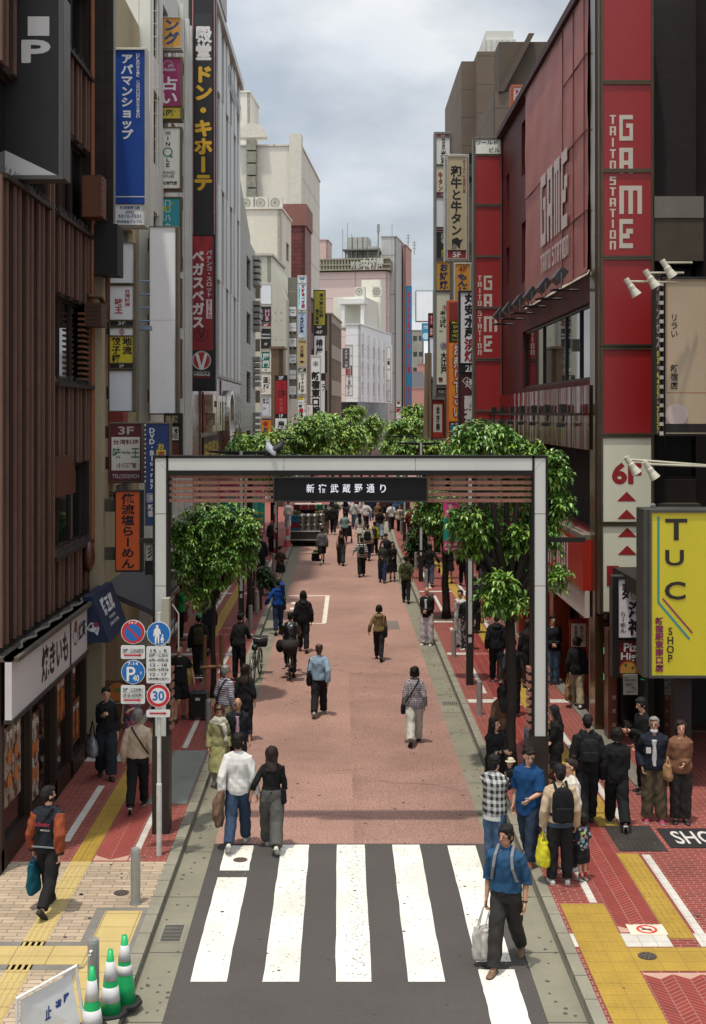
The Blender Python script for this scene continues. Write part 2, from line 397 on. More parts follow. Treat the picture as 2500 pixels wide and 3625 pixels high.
PALE = mat(0xa9945f, rough=.85, var=.10, scale=2, pat='tilef', c2=0x7f6c42, ps=.45)
WHT = mat(0xb3aea4, rough=.8, var=.12, scale=3, pat='tilef', c2=0x77736b, ps=.2)
GREY = mat(0x6d6860, rough=.9, var=.14, scale=4, bump=.3)
strip('pavement', -14, -2.6, [19.1] + FAR[1:], PV, RED, lo=-.02)
sheet('beige_block_pavement', -14, 2, -2.6, 19.1, PV, BEIGE, lo=-.02)
strip('pavement', 2.94, 16, [2] + FAR, PV, REDR, lo=-.02)
def tactile(name, x0, x1, y0, y1, bars=True, m=YEL, z=PV + .004, dots=False):
 mb = MB(); mb.box((x0, y0, PV - .01), (x1, y1, z))
 if y0 < 24 and bars and not dots:
  y = y0 + .02
  while y + .27 < y1:
   for k in range(4):
    xx = x0 + (x1 - x0) * (k + .5) / 4; mb.box((xx - .017, y, z - .002), (xx + .017, y + .26, z + .006))
   y += .3
 if dots:
  y = y0 + .05
  while y < y1:
   x = x0 + .05
   while x < x1: mb.tube([(x, y, z - .002), (x, y, z + .007)], [.02, .012], 6); x += .075
   y += .075
 return struct(mb.build(name, m))
tactile('tactile_paving', -4.03, -3.73, 19.1, 27); tactile('tactile_paving', -4.03, -3.73, 27, 66, bars=False)
tactile('tactile_paving', -4.03, -3.73, 9, 19.1, m=PALE)
tactile('tactile_paving', 4.2, 4.53, 20.75, 27); tactile('tactile_paving', 4.2, 4.53, 27, 66, bars=False)
tactile('tactile_paving', 4.2, 4.53, 16.3, 19.45)
tactile('tactile_paving', 3.0, 3.6, 11, 17.45, dots=True)
tactile('tactile_paving', 3.6, 6.6, 15.35, 16.02, bars=False)
for i, (x0, y0, x1, y1, m, z) in enumerate([(-3.3, 13, -2.56, 17.32, GREY, .003), (-3.16, 13, -2.66, 17.2, PALE, .006), (-7, 15.38, -3.1, 16.2, GREY, .004), (-7, 15.52, -3.1, 16.06, PALE, .0075), (-7, 13.2, -3.1, 13.9, GREY, .004)]):
 mb = MB(); mb.box((max(x0, -7), y0, PV - .01), (min(x1, -2.605), y1, PV + z)); struct(mb.build('pavement_tile_strip', m))
def line_strip(x0, x1, y0, y1, z=.003):
 mb = MB(); mb.box((x0, y0, PV - .01), (x1, y1, PV + z)); return struct(mb.build('white_tile_line', WHT))
for (x, wd, segs) in ((-3.17, .1, [(19.15, 21.9), (25.6, 29), (33, 38.5), (40, 47), (49, 60)]), (-4.36, .12, [(20, 23), (24.6, 33), (36, 50)]), (3.42, .1, [(17.5, 22), (25.5, 29), (30.6, 35), (36.2, 40), (42, 47), (49, 60)]), (4.58, .12, [(16.4, 19.4), (20.8, 27), (28.3, 36), (38, 50)])):
 for a, b in segs: line_strip(x, x + wd, a, b)
for y0, y1, xa, xb in ((16.05, 16.45, 3.6, 6.6), (16.05, 16.45, 2.95, 3.0), (29.6, 29.95, 2.98, 5.3), (24.6, 24.95, -5, -2.65), (35.4, 35.7, -4.9, -2.65), (35.5, 35.8, 2.98, 5.3), (41, 41.3, 2.98, 5.3), (38.6, 38.9, -4.9, -2.65), (47.5, 47.8, -4.9, -2.65), (48, 48.3, 2.98, 5.3)):
 cuts = [xa] + ([-4.04, -3.72] if xa < -4 else [4.19, 4.54] if xb > 5 and xa < 4 else []) + [xb]
 for a, b in zip(cuts[::2], cuts[1::2]): line_strip(a, b, y0, y1, .0045)
def herring(x0, x1, y0, y1, m):
 mb = MB(); a, b = .235, .062; rr = random.Random(int(x0 * 10)); mb.tone = []
 mb.box((x0, y0, PV - .01), (x1, y1, PV + .002), 1); mb.tone += [0] * 6
 c = math.sqrt(.5); n = 0
 cw = .17; y = y0
 cols = int((x1 - x0) / cw); cw = (x1 - x0) / cols
 for k in range(cols):
  s = 1 if k % 2 else -1; y = y0 - .2
  while y < y1:
   xa, xb = x0 + k * cw + .003, x0 + (k + 1) * cw - .003; dy = cw * .75
   p = [(xa, y - s * dy / 2), (xb, y + s * dy / 2), (xb, y + s * dy / 2 + .072), (xa, y - s * dy / 2 + .072)]
   if all(y0 < q[1] < y1 for q in p):
    mb.quad(*[(u, v, PV + .005) for u, v in p]); mb.tone.append(rr.random() * .8)
   y += .083
 return struct(mb.build('herringbone_brick_pavement', [m, mat(0xa98677, rough=.9, var=.1)]))
HB = mat(0x843830, rough=.8, var=.14, scale=1.5, pat='attr', c2=0x8a3a33)
HBR = mat(0x823229, rough=.8, var=.14, scale=1.5, pat='attr', c2=0x742a25)
herring(-3.71, -3.2, 19.15, 24.55, HB); herring(-3.71, -3.2, 25, 40, HB)
herring(3.62, 4.19, 16.5, 29.5, HBR); herring(3.62, 4.19, 30, 42, HBR); herring(3.62, 6.6, 11, 15.3, HBR)
sheet('shop_step', -5.3, 18.2, -4.98, 62, .16, mat(0x5b564c, rough=.9, var=.2), lo=0)
sheet('shop_step', 5.3, 22.0, 5.6, 60, .125, mat(0x69645b, rough=.9, var=.2), lo=0)
def plate(name, x0, y0, x1, y1, z, m, label, cat, slots=None, rim=None):
 t = thing(name, label, cat, ((x0 + x1) / 2, (y0 + y1) / 2, z))
 mb = MB(); mb.box((x0, y0, z - .02), (x1, y1, z + .006)); mb.build('frame', m, t)
 if slots:
  g = MB(); d = slots
  if abs(x1 - x0) > abs(y1 - y0):
   x = x0 + .04
   while x < x1 - .04: g.box((x, y0 + .03, z), (x + d * .5, y1 - .03, z + .009)); x += d
  else:
   y = y0 + .04
   while y < y1 - .04: g.box((x0 + .04, y, z), (x1 - .04, y + d * .5, z + .009)); y += d
  g.build('grating', mat(0x1c1b1a if z < .05 else 0x85867e, rough=.75, metal=.0), t)
 return t
plate('steel_grating', -3.32, 21.9, -2.62, 25.4, PV + .002, mat(0x5d5f58, rough=.75, metal=.0, var=.2), 'large grey steel tree grating on the pavement beside the kerb', 'grating', slots=.05)
plate('drain_grating', -2.36, 16.4, -2.03, 17.0, .004, mat(0x7c786c, rough=.8, var=.2), 'dark slotted drain cover in the gutter by the zebra crossing', 'drain', slots=.045)
plate('drain_grating', 2.36, 29.75, 2.76, 30.15, .004, mat(0x7c786c, rough=.8, var=.2), 'dark slotted drain cover in the gutter along the pink road', 'drain', slots=.045)
def round_plate(x, y, z, r, label, m):
 t = thing('manhole_cover', label, 'manhole cover', (x, y, z))
 MB().tube([(x, y, z - .02), (x, y, z + .005)], r, 28).build('rim', m, t)
 mb = MB(); f = lambda u, v, k=0: Vector((x + u, y + v, z + .008))
 for k in range(8):
  a = R(k * 45); line(mb, [(.25 * r * math.cos(a), .25 * r * math.sin(a)), (.8 * r * math.cos(a), .8 * r * math.sin(a))], .02, f)
 ring(mb, (0, 0), r * .82, r * .9, f); ring(mb, (0, 0), r * .15, r * .22, f)
 mb.build('pattern', mat(0x6b5f55, rough=.6, metal=.4), t)
DK = mat(0x3a332f, rough=.7, metal=.3, var=.2)
p = G(430, 3161, PV); round_plate(p.x, p.y, PV, .105, 'small round iron cover among beige blocks beside the silver bollard', DK)
p = G(851, 3045); round_plate(p.x, p.y, .002, .11, 'brown round cover cutting the first zebra bar in two', mat(0x4b3d36, rough=.7, var=.2))
p = G(1735, 3416); round_plate(p.x, p.y, .002, .1, 'round iron cover between zebra bar pieces by the walking man in blue', DK)
p = G(2292, 3386, PV); round_plate(p.x, p.y, PV + .004, .115, 'round iron cover set in the yellow tactile cross strip', DK)
t = plate('tread_plate', 4.28, 19.55, 5.02, 20.75, PV + .002, mat(0x37332f, rough=.6, metal=.3, var=.2), 'dark square tread plate cover in red brick paving', 'floor cover')
mb = MB()
for i in range(9):
 for j in range(14): mb.box((4.33 + i * .077, 19.6 + j * .08, PV), (4.37 + i * .077, 19.63 + j * .08, PV + .012))
mb.build('pattern', mat(0x4c463f, rough=.55, metal=.4), t)
t = thing('door_mat', 'black mat with pale ribbed lettering on red brick paving', 'mat', (5.7, 20.0, PV))
MB().box((5.1, 19.7, PV), (6.3, 20.6, PV + .012)).build('mat_base', mat(0x1b1a1a, rough=.95), t)
lettering([('t', 'SHOP', (5.25, 19.85, 6.1, 20.45), 0xb9b2ac)], lambda u, v, k: Vector((u, 40.3 - v, PV + .016 + k * .002)), t)
t = thing('pavement_sticker', 'square no smoking sticker stuck on red brick paving', 'sticker', (4.0, 16.6, PV))
c = G(2290, 3292, PV); MB().box((c.x - .24, c.y - .17, PV), (c.x + .24, c.y + .17, PV + .008)).build('sheet', mat(0xc9b9a4, rough=.7), t)
lettering([('g', (0, 0), .1, .135, 0xb23b3b), ('l', [(-.08, -.08), (.08, .08)], .03, 0xb23b3b), ('r', (-.07, -.01, .06, .02), 0x333333), ('t', '路上喫煙禁止', (-.2, -.16, .2, -.14), 0x333333)], lambda u, v, k: Vector((c.x + u, c.y - v, PV + .01 + k * .002)), t)
t = thing('road_patch', 'small dark square patch in the pink road', 'road patch', (0, 0, 0)); p = G(1388, 2213)
MB().box((p.x - .22, p.y - .8, 0), (p.x + .22, p.y + .8, .006)).build('cover', mat(0x6d625c, rough=.9), t)
ck = MB(); rr = random.Random(21)          # hairline cracks and old scuffs in the road
for i in range(34):
 x, y = rr.uniform(-1.9, 2.2), rr.uniform(20.6, 46); a = rr.choice((0, 0, 1.57)) + rr.uniform(-.3, .3); w_ = rr.uniform(.003, .006)
 for k in range(rr.randint(4, 12)):
  b = a + rr.uniform(-.5, .5); l = rr.uniform(.08, .22); x2, y2 = x + math.cos(b) * l, y + math.sin(b) * l
  if -1.95 < x2 < 2.28: ck.quad((x - w_ * math.sin(b), y + w_ * math.cos(b), .0075), (x + w_ * math.sin(b), y - w_ * math.cos(b), .0075), (x2 + w_ * math.sin(b), y2 - w_ * math.cos(b), .0075), (x2 - w_ * math.sin(b), y2 + w_ * math.cos(b), .0075))
  x, y = x2, y2
struct(ck.build('road_crack_lines', mat(0x836a60, rough=.95, var=.3)), 'stuff')
wn_ = MB()                                  # paint worn off the bars in small chips
for i in range(900):
 b = rr.choice((0, 1, 2, 2, 2, 2, 3, 4)); u = rr.gauss(.28, .09) if b == 2 else rr.uniform(.02, .42); x = -1.8 + b * .872 + min(.43, max(.01, u)); y = rr.uniform(15.3, 20.1); r = rr.uniform(.004, .016)
 wn_.tube([(x, y, .004), (x, y, .0062)], r, 5)
struct(wn_.build('worn_paint_chips', mat(0x84807a, rough=.95)), 'stuff')
gm = MB(); rr = random.Random(4)         # chewing gum and small stains trodden into the ground
for i in range(420):
 y = rr.uniform(14.4, 40); side = rr.random(); x = rr.uniform(-2.4, -2.0) if side < .3 else rr.uniform(2.35, 2.75) if side < .6 else rr.uniform(-1.9, 2.2) if side < .75 else rr.uniform(-3.7, -2.7) if side < .88 else rr.uniform(3, 5)
 z = .0075 if -2.44 < x < 2.79 else PV + .0085; r = rr.uniform(.012, .03)
 gm.tube([(x, y, z - .002), (x, y, z)], r, 7)
o = struct(gm.build('trodden_gum_spots', mat(0x4b453e, rough=.9)), 'stuff')
# ---- buildings ---------------------------------------------------------------------------------------
UX, UY, UZ = Vector((1, 0, 0)), Vector((0, 1, 0)), Vector((0, 0, 1))
GLASS = glass(); GLASSB = glass(0x1a2226, .06); DARK = mat(0x14120f, rough=.8, var=.1)
METAL = mat(0x8c8b86, rough=.45, metal=.6, var=.15); BRONZE = mat(0x4a3a2a, rough=.35, metal=.5, var=.2)
def window(parent, O, U, Nn, u0, u1, z0, z1, set_=.16, gl=GLASS, fr=None, mull=0, label=None, fw=.05, rows=0):
 mb = MB(); mb.obox(O, U, UZ, Nn, (u0, z0, -set_ - .03), (u1, z1, -set_)); p = mb.build('window', gl, parent)
 if label: p['label'] = label
 if fr:
  f = MB(); a, b = -set_ - .02, -set_ + .04
  f.obox(O, U, UZ, Nn, (u0, z0, a), (u1, z0 + fw, b)); f.obox(O, U, UZ, Nn, (u0, z1 - fw, a), (u1, z1, b))
  f.obox(O, U, UZ, Nn, (u0, z0 + fw, a), (u0 + fw, z1 - fw, b)); f.obox(O, U, UZ, Nn, (u1 - fw, z0 + fw, a), (u1, z1 - fw, b))
  for k in range(mull):
   c = u0 + (u1 - u0) * (k + 1) / (mull + 1); f.obox(O, U, UZ, Nn, (c - fw / 2, z0 + fw, a), (c + fw / 2, z1 - fw, b + .004))
  for k in range(rows):
   c = z0 + (z1 - z0) * (k + 1) / (rows + 1); f.obox(O, U, UZ, Nn, (u0 + fw, c - fw / 2, a), (u1 - fw, c + fw / 2, b + .007))
  f.build('frame', fr, p)
 return p
def facade(parent, O, U, Nn, Ln, Ht, wm, ops, th=.3, name='wall', gl=GLASS, fr=None, mull=0, set_=.16, rows=0):
 mb = MB(); wall_open(mb, O, U, Nn, Ln, Ht, ops, th); w_ = mb.build(name, wm, parent)
 for o in ops: window(parent, O, U, Nn, *o[:4], gl=gl, fr=fr, mull=mull, set_=set_, rows=rows)
 return w_
def grid(u0, u1, nu, z0, z1, nz, wu, wz):
 r = []
 for i in range(nu):
  for j in range(nz):
   a = u0 + (u1 - u0) * (i + .5) / nu; b = z0 + (z1 - z0) * (j + .5) / nz; r.append((a - wu / 2, a + wu / 2, b - wz / 2, b + wz / 2))
 return r
def core(parent, x0, y0, x1, y1, z0, z1, m, name='wall'): return MB().box((x0, y0, z0), (x1, y1, z1)).build(name, m, parent)
B = thing('brown_building', 'dark brown building with vertical rust and umber ribs and wide dark windows', 'building', (-5, 22, 0))
BR1 = mat(0x251b17, rough=.8, var=.3, scale=1.2, streak=True, bump=.5, bscale=40); BR2 = mat(0x432c20, rough=.75, var=.3, scale=1.4, streak=True, bump=.6, bscale=50); BR3 = mat(0x63473a, rough=.7, var=.2)
Y0, Y1 = 18.5, 25.45
ops = [(22.2 - Y0, 25.25 - Y0, 10.35, 11.9), (22.1 - Y0, 25.25 - Y0, 7.38, 8.9), (22.0 - Y0, 25.2 - Y0, 4.36, 5.85), (22.2 - Y0, 25.25 - Y0, 13.45, 15), (18.7 - Y0, 21.6 - Y0, 10.35, 11.9), (18.7 - Y0, 21.3 - Y0, 13.45, 15)]
mb = MB(); wall_open(mb, Vector((-5, Y0, 3.2)), UY, UX, Y1 - Y0, 14.8, [(a, b, c - 3.2, d - 3.2) for a, b, c, d in ops]); mb.build('wall', BR1, B)
rb = MB(); y = Y0 + .05
while y < Y1 - .3:                       # raised ribs, broken at the window bands
 zs = [3.4, 18.0]; cuts = [(c - .06, d + .04) for a, b, c, d in ops if a + Y0 < y + .37 and b + Y0 > y]
 segs = [(3.4, 18.0)]
 for c0, c1 in sorted(cuts): segs = [q for s0, s1 in segs for q in ((s0, min(s1, c0)), (max(s0, c1), s1)) if q[1] - q[0] > .05] if cuts else segs
 for s0, s1 in segs:
  rb.box((-5, y, s0), (-4.95, y + .37, s1)); rb.box((-4.95, y - .004, s0), (-4.915, y + .07, s1), 1); rb.box((-4.95, y + .30, s0), (-4.915, y + .374, s1), 1)
 y += .77
rb.build('rib_cladding', [BR2, BR3], B)
for i, o in enumerate(ops): window(B, Vector((-5, Y0, 0)), UY, UX, *o, gl=GLASS, fr=mat(0x2a1d14, rough=.6), mull=2, set_=.14)
rr = random.Random(2)           # sills with bird spikes
for a, b, c, d in ops:
 sl_ = MB().box((-5.1, Y0 + a - .05, c - .1), (-4.86, Y0 + b + .05, c - .03)).build('window_sill', mat(0x241a12, rough=.7), B)
 sp = MB(); y = Y0 + a
 while y < Y0 + b: sp.tube([(-4.93, y, c - .03), (-4.93 + rr.uniform(-.05, .06), y + rr.uniform(-.03, .03), c + .1)], .004, 3); y += .06
 sp.build('spike_fringe', mat(0x6d6a66, rough=.5, metal=.5), sl_)
lv = MB();
for k in range(13): lv.box((-5.05, 24.55, 7.45 + k * .105), (-4.93, 25.15, 7.49 + k * .105))
lv.build('louvre', mat(0x6b4327, rough=.6), B)
core(B, -14, Y0, -5.3, Y1, 0, 18, BR1);
MB().box((-5.2, Y0, 18), (-4.85, Y1, 18.3)).build('cornice', BR1, B)
hood = MB(); hood.prism([(-4.99, 22.05, 5.35), (-4.99, 23.6, 5.35), (-4.99, 23.6, 5.7), (-4.99, 23.45, 5.95), (-4.99, 23.1, 6.05), (-4.99, 22.05, 6.05)], (.1, 0, 0)); hood.build('window_hood', mat(0x4f2f1d, rough=.5, var=.2), B)
sf = MB()
for y in (18.6, 20.3, 22.1, 23.4, 24.7): sf.box((-5.05, y, .1), (-4.93, y + .14, 2.4))
sf.box((-5.05, Y0, .1), (-4.93, Y1, .42)); sf.box((-5.4, Y0, 2.25), (-4.93, Y1, 3.2)); sf.build('shop_front_frame', mat(0x2a1c14, rough=.5, var=.2), B)
for a, b in ((18.74, 20.3), (20.44, 22.1), (22.24, 23.4), (23.54, 24.7)): MB().box((-5.06, a, .42), (-5.03, b, 2.25)).build('window', glass(0x17110d, .05), B)
led = MB(); led.box((-5.0, Y0, 3.2), (-4.66, 24.05, 3.27)); led.build('ledge', mat(0x4b443a, rough=.95, var=.25, bump=.4), B)
cb = MB(); pts = [(-4.82 + .05 * math.sin(y * 7), y, 3.3 + .03 * abs(math.sin(y * 3.1))) for y in np.arange(19, 25.6, .12)]; cb.tube(pts, .022, 6); cb.build('cable', mat(0x6b675f, rough=.7), B)
pp = MB()
for x, y, r in ((-4.9, 25.2, .035), (-4.9, 25.36, .025)): pp.tube([(x, y, 4.0), (x, y, 18)], r, 8)
pp.build('drain_pipe', mat(0x7b4a2b, rough=.6, var=.2), B)
pp = MB(); pp.tube([(-4.93, 24.9, 9.1), (-4.72, 25.1, 9.1), (-4.66, 25.4, 8.9), (-4.66, 25.5, 8.7)], .05, 8); pp.tube([(-4.66, 25.5, 8.7), (-4.68, 25.55, 10.2), (-4.7, 25.55, 14)], .03, 8); pp.build('vent_pipe', mat(0x4a2c1a, rough=.6), B)
bxm = MB(); bxm.box((-4.95, 24.7, 8.5), (-4.62, 25.3, 8.95));
for k in range(5): bxm.box((-4.9, 24.685, 8.55 + k * .08), (-4.65, 24.7, 8.58 + k * .08))
bxm.build('vent_box', mat(0x442a1b, rough=.6, var=.2), B)
v = MB(); v.ball((-4.85, 24.6, 4.05), (.13, .17, .3), 12); v.tube([(-4.84, 24.6, 3.8), (-4.84, 24.55, 3.35)], .02, 6); v.build('gas_meter_cover', mat(0x46261a, rough=.35), B, smooth=True)
B = thing('stucco_building', 'narrow cream stucco building with dark tiled upper bay behind the tall blue sign', 'building', (-5.2, 29, 0))
ST = mat(0x9a8f74, rough=.9, var=.2, scale=1.5, streak=True, bump=.5, bscale=30)
MB().box((-5.25, 25.6, .1), (-4.78, 25.95, 10.6)).build('pillar', ST, B)
facade(B, Vector((-5.35, 25.95, .1)), UY, UX, 8, 17, mat(0xa39674, rough=.85, var=.2, scale=.9, streak=True), [(.8, 2.4, .2, 2.4), (1, 3, 3.4, 5), (1, 3, 6.6, 8), (4.5, 7, 3.4, 5), (4.5, 7, 6.6, 8), (4.5, 7, 9.8, 11.4), (1, 3, 9.8, 11.4)], fr=METAL, mull=1)
bay = MB(); bay.box((-5.4, 25.5, 10.6), (-4.53, 25.75, 18))
bay.build('tiled_bay', mat(0x2b211b, rough=.35, var=.2, pat='tile', c2=0x15100d, ps=.5), B)
bk = MB(); bk.box((-5.1, 25.2, 9.55), (-4.4, 25.9, 10.55)); bk.build('dark_canopy', mat(0x0e0d0c, rough=.6), B)
rl = MB()
for z in (8.9, 9.2, 9.5, 9.8): rl.tube([(-5.2, 28.9, z), (-4.3, 28.9, z)], .02, 6)
rl.box((-5.3, 28.85, 8.7), (-4.3, 29.2, 8.8)); rl.build('balcony_rail', mat(0x7c8fa0, rough=.5, metal=.3), B)
core(B, -14, 25.6, -5.65, 33.9, 0, 17, ST)
MB().box((-5.34, 29.4, 5.2), (-5.0, 30.1, 10)).build('red_tile_panel', mat(0x8a4038, rough=.5, pat='tile', c2=0x35201c, ps=.14), B)
t = thing('junction_box', 'rust brown riveted steel box fixed on the dark brown facade', 'metal box', (-4.75, 24.9, 10.9))
mb = MB(); mb.box((-4.98, 24.6, 10.6), (-4.6, 25.1, 11.4)); mb.build('box', mat(0x5c3520, rough=.6, var=.2), t)
rv = MB()
for x in np.linspace(-4.95, -4.58, 6):
 for z in (10.6, 11.4): rv.ball((x, 24.6, z), .014, 6)
for z in np.linspace(10.6, 11.4, 9):
 for x in (-4.95, -4.58): rv.ball((x, 24.6, z), .014, 6)
rv.build('rivet', mat(0x4a2a17, rough=.6), t)
B = thing('white_panel_building', 'white panelled building with narrow dark windows behind the pink and cyan signs', 'building', (-5, 38, 0))
WP = mat(0xc6c5bb, rough=.6, var=.1, scale=.7, streak=True)
facade(B, Vector((-5.05, 33.95, .1)), UY, UX, 8.4, 19.5, WP, [(u, u + 1.1, z, z + 2.0) for u in (.6, 2.4, 4.2, 6.1) for z in (3.6, 6.9, 10.2, 13.5, 16.4)] + [(.6, 7.6, .1, 2.7)], fr=BRONZE)
pl = MB()
for y in (39.9, 41.35, 42.1): pl.box((-5.04, y, 3), (-4.9, y + .22, 19.6))
pl.build('pilaster', mat(0xc3c2ba, rough=.5, var=.08), B)
core(B, -14, 33.95, -5.36, 42.35, 0, 19.5, WP)
lat = MB()                                  # wire lattice with creeping cables beside the blue sign
for k in range(32): lat.tube([(-4.98, 33.9, 9 + k * .34), (-4.86, 33.9, 9 + k * .34)], .007, 4)
for x in (-4.98, -4.86): lat.tube([(x, 33.92, 9), (x, 33.92, 19.4)], .009, 4)
lat.build('wire_lattice', mat(0xd3cdb4, rough=.5), B)
B = thing('ribbed_white_building', 'tall silver white building of vertical ribs with slit windows and a dark red shop front', 'building', (-5, 53, 0))
Ya, Yb, Zt = 42.5, 63.6, 22.9
RBW = mat(0xcac9c4, rough=.42, var=.10, scale=.6, streak=True, metal=.15);
core(B, -16, Ya, -5.05, Yb, 8.3, Zt, mat(0x9d9c97, rough=.6, var=.1), 'wall')
rb = MB(); rr = random.Random(7)
levels = [8.35, 12.2, 16.1, 19.8, Zt]
for li in range(4):
 z0, z1 = levels[li] + .04, levels[li + 1]; y = Ya + .1; k = 0
 while y < Yb - .4:
  if (k + li * 2) % 4 != 1: rb.box((-5.05, y, z0), (-4.97 + (.05 if k % 2 else 0), y + .92, z1))
  y += 1.0; k += 1
rb.build('rib_cladding', RBW, B)
for li in range(4):
 y = Ya + .1; k = 0
 while y < Yb - .4:
  if (k + li * 2) % 4 == 1: MB().box((-5.06, y, levels[li] + .3), (-5.03, y + .92, levels[li + 1] - .2)).build('window', glass(0x2a2723, .1), B)
  y += 1.0; k += 1
MB().box((-5.3, Ya - .1, Zt), (-4.8, Yb, Zt + .35)).build('cornice', mat(0xc2c1bb, rough=.5), B)
pt = MB(); pt.box((-9, 47, Zt + .3), (-4.75, 53.5, Zt + 5.5)); pt.build('penthouse', mat(0xa9a5a0, rough=.5, var=.1, pat='tile', c2=0x6d6863, ps=1.3), B)
RDF = mat(0x5c1d1c, rough=.25, var=.2, spec=.6, metal=.25)
core(B, -16, Ya, -4.98, Yb, 0, 8.3, RDF, 'shop_front')
sg = MB()
for y in (45.2, 52.9): sg.box((-4.98, y, .2), (-4.93, y + .12, 8.2))
sg.box((-5, Ya, 8.25), (-4.85, Yb, 8.36)); sg.build('trim', mat(0x6d625a, rough=.4, metal=.5), B)
f = lambda u, v, k=0: Vector((-4.9 + k * .004, u, v))          # u = along street, v = height
lt = MB(); cols = []
def ff(u, v, k=0): return Vector((-4.62 + k * .01, u, v))
mbk = MB(); mbk.box((-4.97, 46.2, 4.2), (-4.6, 46.6, 7.6))
t = thing('relief_sign', 'red and chrome raised letter sign over a yellow word on the pachinko front', 'sign', (-4.9, 48, 4))
lm = MB()
blockword(lm, 'SIOT', (46.3, -7.5, 51.6, -6.15), lambda u, v: Vector((-4.62, u, -v)), 0, 'h', .12)
lm2 = MB(); lm2.v = [(x, y, z) for x, y, z in lm.v]; lm2.f = list(lm.f); lm2.m = list(lm.m)
q = lm2.build('raised_letter', mat(0xb9a98e, rough=.25, metal=.7, var=.35, scale=6), t); md = q.modifiers.new('thick', 'SOLIDIFY'); md.thickness = .3; md.offset = -1
bkp = MB(); bkp.box((-4.97, 46.1, 6.1), (-4.93, 51.8, 7.6)); bkp.build('back_panel', mat(0x8c1c22, rough=.3), t)
lettering([('r', (46.1, 0, 52.3, 1.5), 0x161412), ('t', '時間最強', (46.4, .15, 51.8, 1.35), 0xb8a32a, 'h', .02)], lambda u, v, k: Vector((-4.94 + k * .006, u, 5.95 - v)), t)
t = thing('oval_sign', 'big chrome ring sign with a V on the dark red pachinko front', 'sign', (-4.9, 56, 5))
rg = MB(); a = [(54.6 + 1.4 * math.cos(x), 6.5 + 1.3 * math.sin(x)) for x in np.linspace(0, 2 * math.pi, 41)[:-1]]
n = len(a)
vs = [( -4.97, y, z) for y, z in a] + [(-4.62, y, z) for y, z in a] + [(-4.62, 54.6 + (y - 54.6) * .88, 6.5 + (z - 6.5) * .88) for y, z in a] + [(-4.75, 54.6 + (y - 54.6) * .88, 6.5 + (z - 6.5) * .88) for y, z in a]
fs = []
for r_ in range(3):
 for i in range(n): fs.append((r_ * n + i, r_ * n + (i + 1) % n, (r_ + 1) * n + (i + 1) % n, (r_ + 1) * n + i))
rg.add(vs, fs); rg.build('chrome_ring', mat(0xc9c7c2, rough=.2, metal=.9, var=.1), t, smooth=False)
pn = MB(); pn.add([(-4.75, 54.6, 6.5)] + [v_ for v_ in vs[3 * n:]], [(0, 1 + i, 1 + (i + 1) % n) for i in range(n)]); pn.build('panel', mat(0x7c5a2a, rough=.3, var=.3, scale=3), t)
lettering([('p', [(53.7, 7.2), (54.1, 7.2), (54.6, 5.9), (55.1, 7.2), (55.5, 7.2), (54.8, 5.5), (54.4, 5.5)], 0xd8d4cc)], lambda u, v, k: Vector((-4.745, u, v)), t)
t = thing('wall_sign', 'black wall sign with chrome VEGAS letters and copper reflection below', 'sign', (-4.9, 61, 5))
MB().box((-4.97, 57.2, 5.1), (-4.9, 63.5, 7.75)).build('panel', mat(0x191718, rough=.3), t)
lettering([('t', 'PACHINKO&SLOT', (57.4, -7.65, 63.3, -7.15), 0xd6d2cb, 'h', .02), ('t', 'VEGAS', (57.4, -7.0, 63.3, -6.1), 0xc9ccce, 'h', .035), ('t', 'VEGAS', (57.4, -6.05, 63.3, -5.2), 0xb06a4c, 'h', .035)], lambda u, v, k: Vector((-4.89 + k * .004, u, -v)), t)  # the word set twice, chrome colour above and copper below
lettering([('t', 'Charman', (56, -22.3, 63.2, -21.2), 0x9aa4a4, 'h', .02)], lambda u, v, k: Vector((-4.9, u, -v)), B, 'roof_lettering')
B = thing('grey_tile_building', 'grey tiled mid rise building with stacked air vents beside the ribbed white tower', 'building', (-5, 69, 0))
GT = mat(0x9a9a90, rough=.5, var=.08, pat='tile', c2=0x55564f, ps=.55)
facade(B, Vector((-5, 63.65, 0)), UY, UX, 11.6, 16.3, GT, [(4.5, 7.5, z, z + 1.7) for z in (1, 4.2, 7.4, 10.6, 13.6)], fr=mat(0x5c5a52, rough=.5, metal=.4), mull=2)
core(B, -14, 63.65, -5.3, 75.2, 0, 16.3, GT)
sd = MB(); sd.prism([(-5.3, 63.7, 16.3), (-5.3, 75.2, 16.3), (-5.3, 75.2, 17.2), (-5.3, 67, 19.4), (-5.3, 63.7, 19.4)], (-5, 0, 0)); sd.build('stepped_roof', mat(0xa5a498, rough=.8, var=.1), B)
for z in (2, 5.2, 8.4, 11.6, 14.2):
 vb = MB()
 for k in range(5): vb.box((-5, 73.2, z + k * .36), (-4.62, 75.0, z + k * .36 + .24))
 vb.build('air_vent_louvre', mat(0x8d8d86, rough=.5, metal=.2), B)
